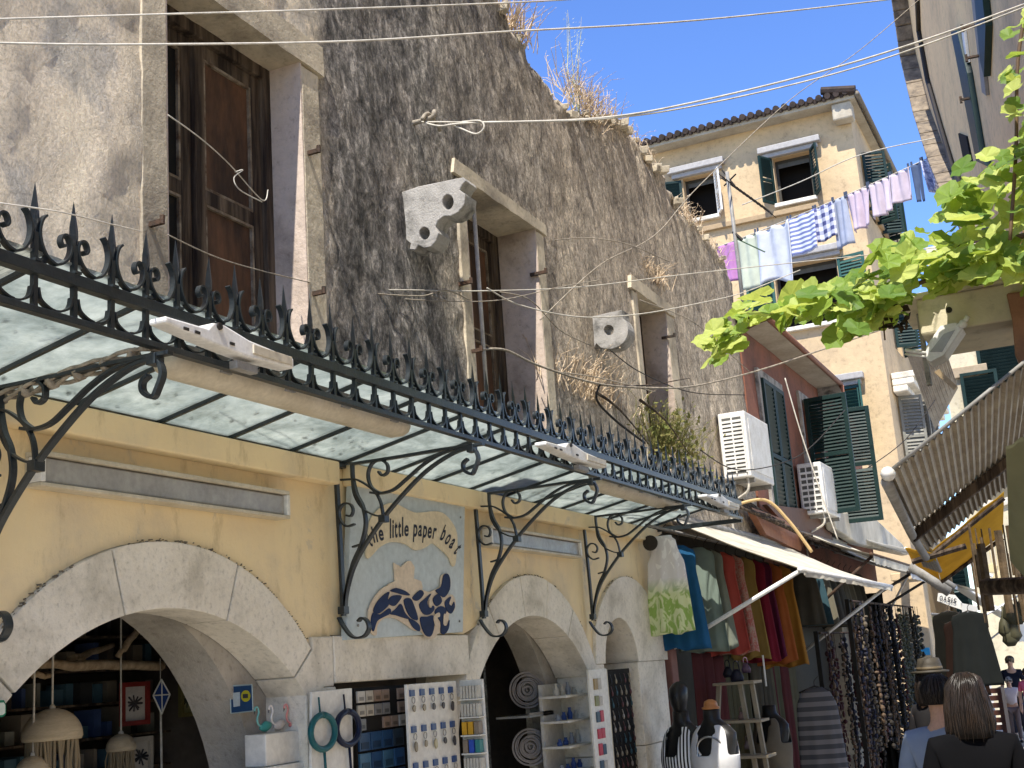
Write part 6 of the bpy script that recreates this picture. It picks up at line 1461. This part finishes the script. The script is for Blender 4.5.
for i, (a, b, c) in enumerate((((600, 384), (640, 386), (690, 378)), ((596, 392), (620, 410), (650, 446)), ((640, 400), (665, 420), (690, 455)))):
    solo('dry_branch', MB().tube(cr([AX(*a, -2.85), AX(*b, -2.8), AX(*c, -2.85)], 5), [.012 - .0009 * q for q in range(11)], 6), 'wood_old', ('nearly level dry branch beside the twisted cable', 'dry branch slanting down to the canopy railing', 'dry branch at the foot of the third window')[i], 'branch', 'dry branches on the wall above the canopy', smooth=True)

# TV antenna
t = thing('tv_antenna', 'rooftop television antenna with comb of rods above the end of the ruined wall', 'antenna', (-3.2, 13.3, 5.6))
A = lambda x, y: AY(x, y, 13.3)
part('mast', MB().tube([A(746, 330), A(738, 260), A(727, 172)], .022, 8), 'grey_metal', t, True)
part('boom', MB().tube([A(722, 178), A(770, 212)], .012, 6), 'cable_dark', t)
mb = MB()
for i in range(13):
    f_ = i / 12; p = A(726, 180).lerp(A(769, 211), f_); mb.tube([p + Vector((-.03, -.18, .02)), p + Vector((.03, .18, -.03))], .006, 4)
mb.tube([A(722, 170), A(735, 186)], .01, 5).tube([A(724, 186), A(736, 174)], .01, 5).tube([A(733, 232), A(742, 240)], .02, 5); parts('rods', mb, 'cable_dark', t)
part('lower_boom', MB().tube([A(735, 238), A(765, 252)], .008, 5), C(.08, .14, .08), t)
# ================================================================== PLANTS
def weed(y, z, x, h, n, spread, lb, mat='straw', seed=0, lean=0.0, blades=True):
    random.seed(seed); mb = MB()
    for i in range(n):
        b = Vector((x + random.uniform(-.1, .02), y + random.gauss(0, spread), z + random.uniform(-.05, 0))); d = Vector((random.gauss(.1, .35), random.gauss(lean, .45), random.uniform(.6, 1.1))).normalized(); L = h * random.uniform(.35, 1)
        P = [b, b + d * L * .4, b + d * L * .75 + Vector((.0, .0, -.03 * L)), b + d * L + Vector((random.gauss(0, .04), random.gauss(0, .05), -.12 * L))]
        mb.tube(P, [.0035, .003, .002, .0008], 3, False)
        for q in range(4):
            e = P[2].lerp(P[3], random.random()); r = random.uniform(.004, .010); mb.add([e, e + Vector((r, r * random.uniform(-1, 1), r)), e + Vector((-r, r, r * random.random()))], [(0, 1, 2)])
    return solo('dry_weed', mb, mat, lb, 'weed', 'dry weeds along the broken wall head')
weed(7.12, 6.33, -3.03, .42, 150, .14, 'dry straw tuft at the highest broken corner of the wall', seed=1)
weed(8.55, 6.30, -3.03, .38, 190, .28, 'broad dry straw tuft where the wall head dips', seed=2)
weed(8.3, 6.15, -2.99, .25, 80, .2, 'short straw fringe under the broad dry tuft', seed=7)
weed(9.4, 6.42, -3.02, .18, 60, .3, 'low dry grass on the wall head', seed=3)
weed(10.9, 6.12, -3.0, .22, 70, .2, 'small dry tuft far along the wall head', seed=4)
weed(9.6, 5.18, -2.98, .25, 80, .15, 'dry grass stuck above the third window', seed=5)
weed(11.7, 6.05, -3.0, .18, 60, .2, 'dry tuft near the far end of the wall head', seed=9)
random.seed(12); mb = MB()
for i in range(6):
    b = Vector((-3.05, 8.18 + random.uniform(-.08, .1), 6.1)); P = [b, b + Vector((random.gauss(0, .03), random.gauss(0, .03), .35)), b + Vector((random.gauss(0, .05), random.gauss(0, .05), .65 + random.random() * .25))]
    mb.tube(P, [.004, .003, .0015], 4, False)
    for q in range(34):
        e = P[0].lerp(P[1], random.random()) if random.random() < .3 else P[1].lerp(P[2], random.random()); r = random.uniform(.005, .013); d = Vector((random.gauss(0, .02), random.gauss(0, .02), 0)); e += d; mb.add([e, e + Vector((r, r * random.uniform(-1, 1), r)), e + Vector((-r, r, r * random.random()))], [(0, 1, 2)])
solo('dry_stalks', mb, cloth('pale_seed_stalk', (.62, .58, .42), (.45, .5, .3), 20, .3), 'tall thin seed stalks standing against the sky on the wall head', 'plant')
for (y, z, x, h, n, s_, lb, sd) in ((7.9, 3.9, -2.98, .45, 200, .35, 'thin withered stems growing on the wall below the round carved stone', 11), (9.4, 3.75, -2.95, .5, 220, .35, 'tangle of green and dry creeper at the foot of the third window', 13)):
    weed(y, z, x, h, n, s_, lb, 'moss' if sd == 13 else 'straw', sd)
random.seed(14); mb = MB()
for i in range(500):
    c = Vector((-2.93 + random.gauss(0, .05), 9.5 + random.gauss(0, .38), 3.75 + random.gauss(0, .16))); r = random.uniform(.012, .03); a = Vector((random.gauss(0, 1), random.gauss(0, 1), random.gauss(0, 1))).normalized(); b = a.orthogonal().normalized(); mb.add([c + a * r, c + b * r * .6, c - a * r, c - b * r * .6], [(0, 1, 2, 3)])
solo('wall_creeper', mb, 'moss', 'small leaved creeper clinging to the wall above the far end of the canopy', 'plant')
# grape vine
LEAF = [(0, .02), (.10, -.10), (.30, -.20), (.44, -.12), (.50, .04), (.58, .16), (.62, .36), (.54, .44), (.46, .52), (.44, .68), (.28, .76), (.16, .82), (0, .96), (-.16, .82), (-.28, .76), (-.44, .68), (-.46, .52), (-.54, .44), (-.62, .36), (-.58, .16), (-.50, .04), (-.44, -.12), (-.30, -.20), (-.10, -.10)]
def inpoly(x, y, P):
    r = False; j = len(P) - 1
    for i in range(len(P)):
        if (P[i][1] > y) != (P[j][1] > y) and x < (P[j][0] - P[i][0]) * (y - P[i][1]) / (P[j][1] - P[i][1]) + P[i][0]: r = not r
        j = i
    return r
def vleaf(mb, c, nrm, up, s):
    nrm = nrm.normalized(); up = (up - nrm * up.dot(nrm)).normalized(); sd = nrm.cross(up); vs = [c + up * (.45 * s)]
    cup = random.uniform(-.25, .35); dr = random.uniform(0, .35)
    P = [c + (sd * x + up * y) * s + nrm * s * (cup * abs(x) - dr * max(0, y - .3) ** 2 + .05 * math.sin(y * 9 + x * 7)) for x, y in LEAF]
    vs = [c + up * (.42 * s) - nrm * .04 * s] + P; n = len(P); mb.add(vs, [(0, i + 1, (i + 1) % n + 1) for i in range(n)])
vt = thing('grape_vine', 'bright green grape vine reaching from the right over the balcony slab', 'vine', (0, 6.1, 3.8))
P1 = [(704, 352), (710, 330), (738, 312), (758, 296), (800, 290), (850, 280), (865, 260), (905, 240), (935, 228), (955, 200), (968, 165), (990, 160), (1030, 150), (1060, 150), (1060, 278), (1000, 278), (940, 282), (905, 300), (893, 325), (850, 338), (835, 330), (800, 318), (775, 322), (752, 334), (738, 350), (718, 368)]
P2 = [(1010, 62), (1014, 20), (1024, -10), (1060, -30), (1060, 160), (1014, 150), (1009, 110)]
P3 = [(856, 258), (905, 245), (905, 300), (875, 285)]
random.seed(77); mb = MB(); cnt = 0
def scatter(P, n, Y0_, Y1_, s0, s1):
    xs = [p[0] for p in P]; ys_ = [p[1] for p in P]; k = 0
    while k < n:
        x, y = random.uniform(min(xs), max(xs)), random.uniform(min(ys_), max(ys_))
        if not inpoly(x, y, P): continue
        c = AY(x, y, random.uniform(Y0_, Y1_))
        s_ = random.uniform(s0, s1); nrm = Vector((random.gauss(-.10, .5), random.gauss(-.7, .45), random.gauss(.85, .35))); up = Vector((random.gauss(-.5, .5), random.gauss(-.2, .4), random.gauss(-.6, .5)))
        vleaf(mb, c - Vector((0, 0, -.02)), nrm, up, s_); k += 1
scatter(P1, 265, 5.7, 6.6, .06, .15); scatter(P2, 45, 5.2, 6.0, .05, .09); scatter([(745, 318), (800, 300), (900, 268), (960, 250), (1010, 240), (1010, 275), (905, 300), (880, 325), (830, 325), (780, 318)], 130, 5.8, 6.4, .07, .13); scatter([(704, 352), (712, 330), (750, 315), (765, 318), (735, 350), (715, 368)], 26, 6.0, 6.2, .05, .09)
part('foliage', mb, 'leaf', vt)
st = [AY(x, y, 6.15) for x, y in ((716, 352), (760, 322), (830, 305), (900, 290), (960, 265), (1010, 240), (1070, 225))]
st2 = [AY(x, y, 5.8) for x, y in ((1010, 240), (1016, 150), (1018, 60), (1030, -10))]
mb = MB().tube(cr(st, 6), [.006 + .010 * i / 36 for i in range(37)], 6).tube(cr(st2, 6), .009, 6)
for (a, b) in (((730, 345), (716, 330)), ((800, 312), (790, 298)), ((870, 297), (880, 330)), ((880, 290), (885, 340)), ((950, 270), (975, 200))): mb.tube([AY(*a, 6.15), AY(*b, 6.1)], .004, 5)
part('stem', mb, C(.14, .09, .05), vt, True)
random.seed(5); mb = MB()
for i in range(20):
    c = AY(random.uniform(886, 908), random.uniform(300, 328), 6.1); a = Vector((random.gauss(0, 1), random.gauss(0, 1), random.gauss(0, 1))).normalized(); b = a.orthogonal(); r = random.uniform(.02, .05); mb.add([c + a * r, c + b * r * .4, c - a * r, c - b * r * .4], [(0, 1, 2, 3)])
part('dead_leaves', mb, C(.05, .035, .02), vt)
# ================================================================== PEOPLE
def skinned(name, V, E_, R, mat, parent, sub=2, root=0):
    me = bpy.data.meshes.new(name); o0 = ORG[parent]
    me.from_pydata([tuple(Vector(v) - o0) for v in V], E_, []); me.materials.append(M[mat] if isinstance(mat, str) else mat)
    o = bpy.data.objects.new(name, me); COL.objects.link(o); o.parent = parent; ORG[o] = o0
    sk = o.modifiers.new('skin', 'SKIN'); sk.use_smooth_shade = True
    for i, r in enumerate(R):
        d = me.skin_vertices[0].data[i]; d.radius = (r, r) if not isinstance(r, tuple) else r; d.use_root = (i == root)
    sb = o.modifiers.new('sub', 'SUBSURF'); sb.levels = sub; sb.render_levels = sub
    return o
def person(x, y, h, face, lb, shirt, trousers, hairm, pose='stand', hat=None, longhair=False, sleeves=1.0, armswing=.0, detail=True):
    """h = standing height, face = heading angle (0 looks along +y)"""
    k = h / 1.75; t = thing('person', lb, 'person', (x, y, GZ))
    ca, sa = math.cos(face), math.sin(face)
    def W(a, b, c): a, b = a * k, b * k; return Vector((x + a * ca - b * sa, y + a * sa + b * ca, GZ + c * k))
    V, E_, R = [], [], []
    def add(p, r, par=None): V.append(W(*p)); R.append(r * k if not isinstance(r, tuple) else (r[0] * k, r[1] * k)); i = len(V) - 1; (E_.append((par, i)) if par is not None else None); return i
    pv = add((0, 0, .95), (.15, .11)); ch = add((0, 0, 1.15), (.125, .10), pv); cs = add((0, 0, 1.33), (.14, .105), ch); nk = add((0, .0, 1.47), .055, cs); n2 = add((0, .015, 1.54), .052, nk); hd = add((0, .03, 1.62), (.075, .088), n2); ht = add((0, .02, 1.70), (.066, .078), hd)
    st_ = {}
    for s in (-1, 1):
        sh = add((s * .175, 0, 1.40), .056, cs); el = add((s * .235, -.02 + armswing * s * .08, 1.13), .042, sh); wr = add((s * .235, .07 + armswing * s * .2, .90), .028, el); hn = add((s * .235, .10 + armswing * s * .22, .84), (.034, .018), wr)
        hp = add((s * .09, 0, .88), .088, pv); kn = add((s * .10, .02 + armswing * -s * .12, .49), .058, hp); an = add((s * .10, -.03 - armswing * s * .22, .09), .038, kn); toe = add((s * .11, .11 - armswing * s * .22, .035), .032, an)
        if detail:
            for q in range(4): f1 = add((s * .235 + (q - 1.5) * .0 + 0, .085 + armswing * s * .22 + q * .017, .79 - .004 * abs(q - 1.5)), .009, hn); add((s * .228, .08 + armswing * s * .22 + q * .017, .755 - .006 * abs(q - 1.5)), .0075, f1)
            th = add((s * .215, .135 + armswing * s * .22, .83), .010, hn); add((s * .212, .15 + armswing * s * .22, .80), .008, th)
        st_[s] = (sh, el, wr, hp, kn, an, toe)
    skinned('body', V, E_, R, 'skin', t)
    # clothes follow the same joints
    CV, CE, CR = [], [], []
    def ca_(i, r): CV.append(V[i]); CR.append((r, r) if not isinstance(r, tuple) else r); return len(CV) - 1
    a = ca_(pv, (.165 * k, .128 * k)); b = ca_(ch, (.15 * k, .12 * k)); c = ca_(cs, (.170 * k, .138 * k)); d = ca_(nk, .080 * k); CV[d] = W(0, 0, 1.475); CE += [(a, b), (b, c), (c, d)]
    for s in (-1, 1):
        sh, el, wr = st_[s][:3]; e = ca_(sh, .072 * k); f_ = ca_(el, .056 * k); CE += [(c, e), (e, f_)]
        if sleeves < 1: CV[f_] = V[sh].lerp(V[el], .75)
        else: g = ca_(wr, .040 * k); CE.append((f_, g))
    skinned('top', CV, CE, CR, shirt, t)
    CV, CE, CR = [], [], []
    a = ca_(pv, (.16 * k, .12 * k))
    for s in (-1, 1):
        hp, kn, an = st_[s][3:6]; e = ca_(hp, .10 * k); f_ = ca_(kn, .072 * k); g = ca_(an, .055 * k); CE += [(a, e), (e, f_), (f_, g)]
    skinned('trousers', CV, CE, CR, trousers, t)
    mb = MB()
    for s in (-1, 1):
        an, toe = V[st_[s][5]], V[st_[s][6]]; mb.sphere(tuple(an.lerp(toe, .45) - Vector((0, 0, .02 * k))), (.055 * k, .12 * k, .045 * k), 10, 6)
    parts('shoe', mb, 'black_plastic', t, True)
    # hair: shell over crown and back of the head
    H = V[hd]; mb = MB(); rr = .096 * k; fwd_ = Vector((-sa, ca, 0)); sd = Vector((ca, sa, 0)); rings = []
    n = 22; rows = 12; zb = -.02 if not longhair else -.32
    for j in range(rows + 1):
        v = j / rows
        if v < .5: ph = v / .5 * 1.57; r_ = math.sin(ph + .03); z = math.cos(ph)
        else: w_ = (v - .5) * 2; r_ = 1 + ((.30 * math.sin(w_ * 2.2) - .10 * w_) if longhair else -.12 * w_); z = -w_ * (2.3 if longhair else .75)
        ring = []
        for q in range(n):
            an = q * 6.2832 / n; f_ = math.sin(an)               # +1 = front
            rad = r_ * rr * (1.0 - .02 * f_); 
            if v > .42 and f_ > .35: rad *= .80
            wv = .004 * k * math.sin(an * 9 + j) + (.016 if longhair else .006) * k * nz(q, j * .5, 0, .9)
            p = H + Vector((0, 0, .045 * k)) + sd * (rad * .98 + wv) * math.cos(an) + fwd_ * ((rad * 1.15 + wv) * f_ - .012 * k) + Vector((0, 0, z * rr * (1.02 if z > 0 else 1)))
            ring.append(p)
        rings.append(ring)
    mb.loft(rings); part('hair', mb, hairm, t, True)
    if longhair or detail:
        mb = MB(); rnd = random.Random(int(abs(x) * 1000))
        for q in range(150 if longhair else 90):
            an = rnd.uniform(0, n); j0 = rnd.uniform(.5, 4); j1 = rows - rnd.uniform(-.6 if longhair else 0, 2.5); P_ = []
            for s_ in range(8):
                jj = j0 + (j1 - j0) * s_ / 7; ji = min(rows - 1, int(jj)); fr_ = jj - ji; ai = int(an) % n; af = an - int(an); a_ = rings[ji][ai].lerp(rings[ji][(ai + 1) % n], af); b_ = rings[ji + 1][ai].lerp(rings[ji + 1][(ai + 1) % n], af); P_.append(a_.lerp(b_, fr_) + ((a_ - H) * Vector((1, 1, 0))).normalized() * .003 * k)
                an += rnd.gauss(0, .12)
            mb.tube(P_, [.0022 * k] * 7 + [.0006], 4, False)
        part('hair_strands', mb, 'hair_strand', t, True, kind='stuff')
    # face details
    mb = MB(); P = lambda a, b, c: tuple(H + sd * a * k + fwd_ * b * k + Vector((0, 0, c * k)))
    mb.sphere(P(-.033, .088, .02), .011 * k, 8, 5).sphere(P(.033, .088, .02), .011 * k, 8, 5); parts('eyes', mb, 'black_plastic', t, True)
    mb = MB().tube([P(0, .085, .03), P(0, .112, -.012), P(0, .09, -.022)], [.008 * k, .014 * k, .008 * k], 6); mb.sphere(P(-.085, .0, .0), (.012 * k, .02 * k, .03 * k), 8, 5).sphere(P(.085, .0, .0), (.012 * k, .02 * k, .03 * k), 8, 5); parts('nose_or_ear', mb, 'skin', t, True)
    part('mouth', MB().tube([P(-.022, .088, -.045), P(0, .094, -.047), P(.022, .088, -.045)], .005 * k, 5), C(.35, .10, .08), t, True)
    if hat:
        c = H + Vector((0, 0, .085 * k)); part('hat', MB().ell([(c.x, c.y, c.z, .150 * k, .165 * k), (c.x, c.y, c.z + .012, .155 * k, .17 * k), (c.x, c.y, c.z + .02, .105 * k, .12 * k), (c.x, c.y, c.z + .07 * k, .098 * k, .112 * k), (c.x, c.y, c.z + .115 * k, .085 * k, .10 * k), (c.x, c.y, c.z + .125 * k, .04 * k, .05 * k)], 22), hat, t, True)
        part('hat_band', MB().ell([(c.x, c.y, c.z + .022, .108 * k, .123 * k), (c.x, c.y, c.z + .048 * k, .104 * k, .118 * k)], 22), C(.12, .09, .05), t, True)
    return t
def atp(px, py, Y): p = AY(px, py, Y); return p
p = atp(962, 669, 6.6); person(p.x, p.y, (p.z - GZ) * .985, .15, 'person with long dark brown hair and black top, seen from behind in the foreground', FB(.005, .005, .006), FB(.03, .03, .04), 'hair_dark', longhair=True)
p = atp(934, 676, 7.4); person(p.x, p.y, (p.z - GZ), -.1, 'person in a light blue denim shirt walking just left of the long haired person', FB(.30, .36, .46), FB(.05, .06, .10), 'hair_dark')
p = atp(926, 664, 10.6); person(p.x, p.y, (p.z - GZ) * .985, -.7, 'person in a small brown brimmed hat and dark clothes by the yellow pillar', FB(.03, .028, .028), FB(.03, .03, .03), 'hair_dark', hat=C(.06, .05, .035), longhair=True)
p = AZ(1010, 656, 1.98); hh = AY(1009, 656, 26.4); person(hh.x, 26.4, hh.z - GZ, 3.1, 'blond person in a dark top facing the camera at the far end of the lane', FB(.02, .022, .035), FB(.05, .05, .06), 'hair_grey', sleeves=.5)
hh = AY(1008, 677, 25.2); person(hh.x, 25.2, hh.z - GZ, 3.2, 'child in a white cap and white top in front of the blond person', FB(.75, .68, .66), FB(.22, .17, .16), 'canvas_white', sleeves=.5, armswing=.3)
hh = AY(1026, 668, 24.6); person(hh.x, 24.6, hh.z - GZ, 3.0, 'person in a bright pink top cut by the right edge of the picture', FB(.75, .15, .25), FB(.1, .1, .15), 'hair_dark', sleeves=.5)
hh = AY(965, 672, 27.5); person(hh.x, 27.5, hh.z - GZ, 3.0, 'dim person in dark clothes walking in the shade behind the long haired person', FB(.03, .03, .035), FB(.03, .03, .04), 'hair_dark', armswing=.4)
# slatted crate stand
t = thing('slatted_stand', 'reddish brown slatted wooden stand in the shade before the far crowd', 'stand', tuple(AZ(985, 740, GZ)))
Yq = 16.5; q0 = AY(962, 690, Yq); q1 = AY(1001, 690, Yq)
for i in range(9):
    z = q0.z - i * .085; part('slat', MB().box((q0.x, Yq, z - .06), (q1.x, Yq + .02, z)), C(.06, .022, .014), t, bevel=.004)
part('frame', MB().box((q0.x, Yq + .021, GZ), (q0.x + .05, Yq + .5, q0.z)).box((q1.x - .05, Yq + .021, GZ), (q1.x, Yq + .5, q0.z)), C(.10, .045, .03), t)
q0 = AY(888, 640, 16.0); solo('added_dark_sheet', MB().loft([[Vector((-3.0 + (q0.x + 3.0) * i / 24, 16.0 + .03 * math.sin(i * 1.4) + dd, z)) for z, dd in ((GZ + .1, 0), (2.75, 0), (2.75, .01), (GZ + .1, .01))] for i in range(25)]), FB(.012, .011, .008), 'dark sheet added behind the bead racks to cover the sunlit gap', 'backdrop')  # added sheet, stands in for the shade where sunlit walls showed behind the racks
random.seed(91)  # dark garments added as a stand-in for shade before the sunlit wall mid lane
for i, (px, py, Yq, W, H, col) in enumerate(((948, 612, 15, .5, .9, (.03, .028, .02)), (958, 620, 14.5, .45, .8, (.06, .03, .02)), (968, 612, 14, .5, .75, (.045, .05, .045)))):
    q = AY(px, py, Yq); garment('added_dark_garment', ('dark olive garment added to darken the space left of the lettered sign', 'dark red brown garment added to darken the space under the white awning', 'grey green garment added to darken the mid lane', 'black garment added to darken the space above the slatted stand', 'small brown garment added to darken the lane nearest the far crowd', 'wide brown cloth added behind the other dark garments')[i], 'garment', FB(*[q_ * .35 for q_ in col]), q, (1, .3, 0), W, H, prof_dress, .02, 4, .06, 'stand-in garments added to darken the middle of the lane', seed=i)
# shaded stall stock on the left far side (behind the hat)
random.seed(61)
t = thing('clothes_stall', 'dim stall of hanging clothes beyond the yellow pillar', 'stall', (-2.8, 23, GZ))
for i in range(14):
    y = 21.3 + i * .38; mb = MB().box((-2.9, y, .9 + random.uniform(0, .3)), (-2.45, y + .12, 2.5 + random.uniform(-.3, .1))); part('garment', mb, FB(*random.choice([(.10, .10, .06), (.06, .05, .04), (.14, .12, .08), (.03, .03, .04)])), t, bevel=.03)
part('rail', MB().tube([(-2.68, 21, 2.56), (-2.68, 27, 2.56)], .02, 6), 'grey_metal', t)
pl_ = AY(922, 652, 20.2); solo('blue_notice', MB().box((pl_.x - .12, 20.3, pl_.z - .05), (pl_.x + .10, 20.33, pl_.z + .06)), C(.05, .35, .6), 'small bright blue notice on the yellow pillar above the hat', 'notice')
# ================================================================== LIGHT
w = bpy.data.worlds.new('World'); scene.world = w; w.use_nodes = True
nt = w.node_tree; bg = nt.nodes['Background']; sky = nt.nodes.new('ShaderNodeTexSky'); sky.sky_type = 'NISHITA'; sky.sun_disc = False
S = Vector((.075, -.50, .865)).normalized()
sky.sun_elevation = math.asin(S.z); sky.sun_rotation = math.atan2(S.x, S.y); sky.altitude = 0; sky.air_density = 1.0; sky.dust_density = 0.0; sky.ozone_density = 5.0
hs = nt.nodes.new('ShaderNodeHueSaturation'); hs.inputs['Hue'].default_value = .513; hs.inputs['Saturation'].default_value = 1.15; hs.inputs['Value'].default_value = .92; nt.links.new(sky.outputs[0], hs.inputs['Color']); nt.links.new(hs.outputs[0], bg.inputs[0]); bg.inputs[1].default_value = 0.13
sd_ = bpy.data.lights.new('sun', 'SUN'); sd_.energy = 3.5; sd_.angle = R_(.55); sd_.color = (1, .95, .86); so = bpy.data.objects.new('sun', sd_); COL.objects.link(so)
so.rotation_euler = (-S).to_track_quat('-Z', 'Y').to_euler(); so.location = (0, 0, 20)
vs_ = scene.view_settings; vs_.view_transform = 'Standard'; vs_.look = 'None'; vs_.exposure = 1.27; vs_.gamma = 1; vs_.use_curve_mapping = False
scene.render.engine = 'CYCLES'
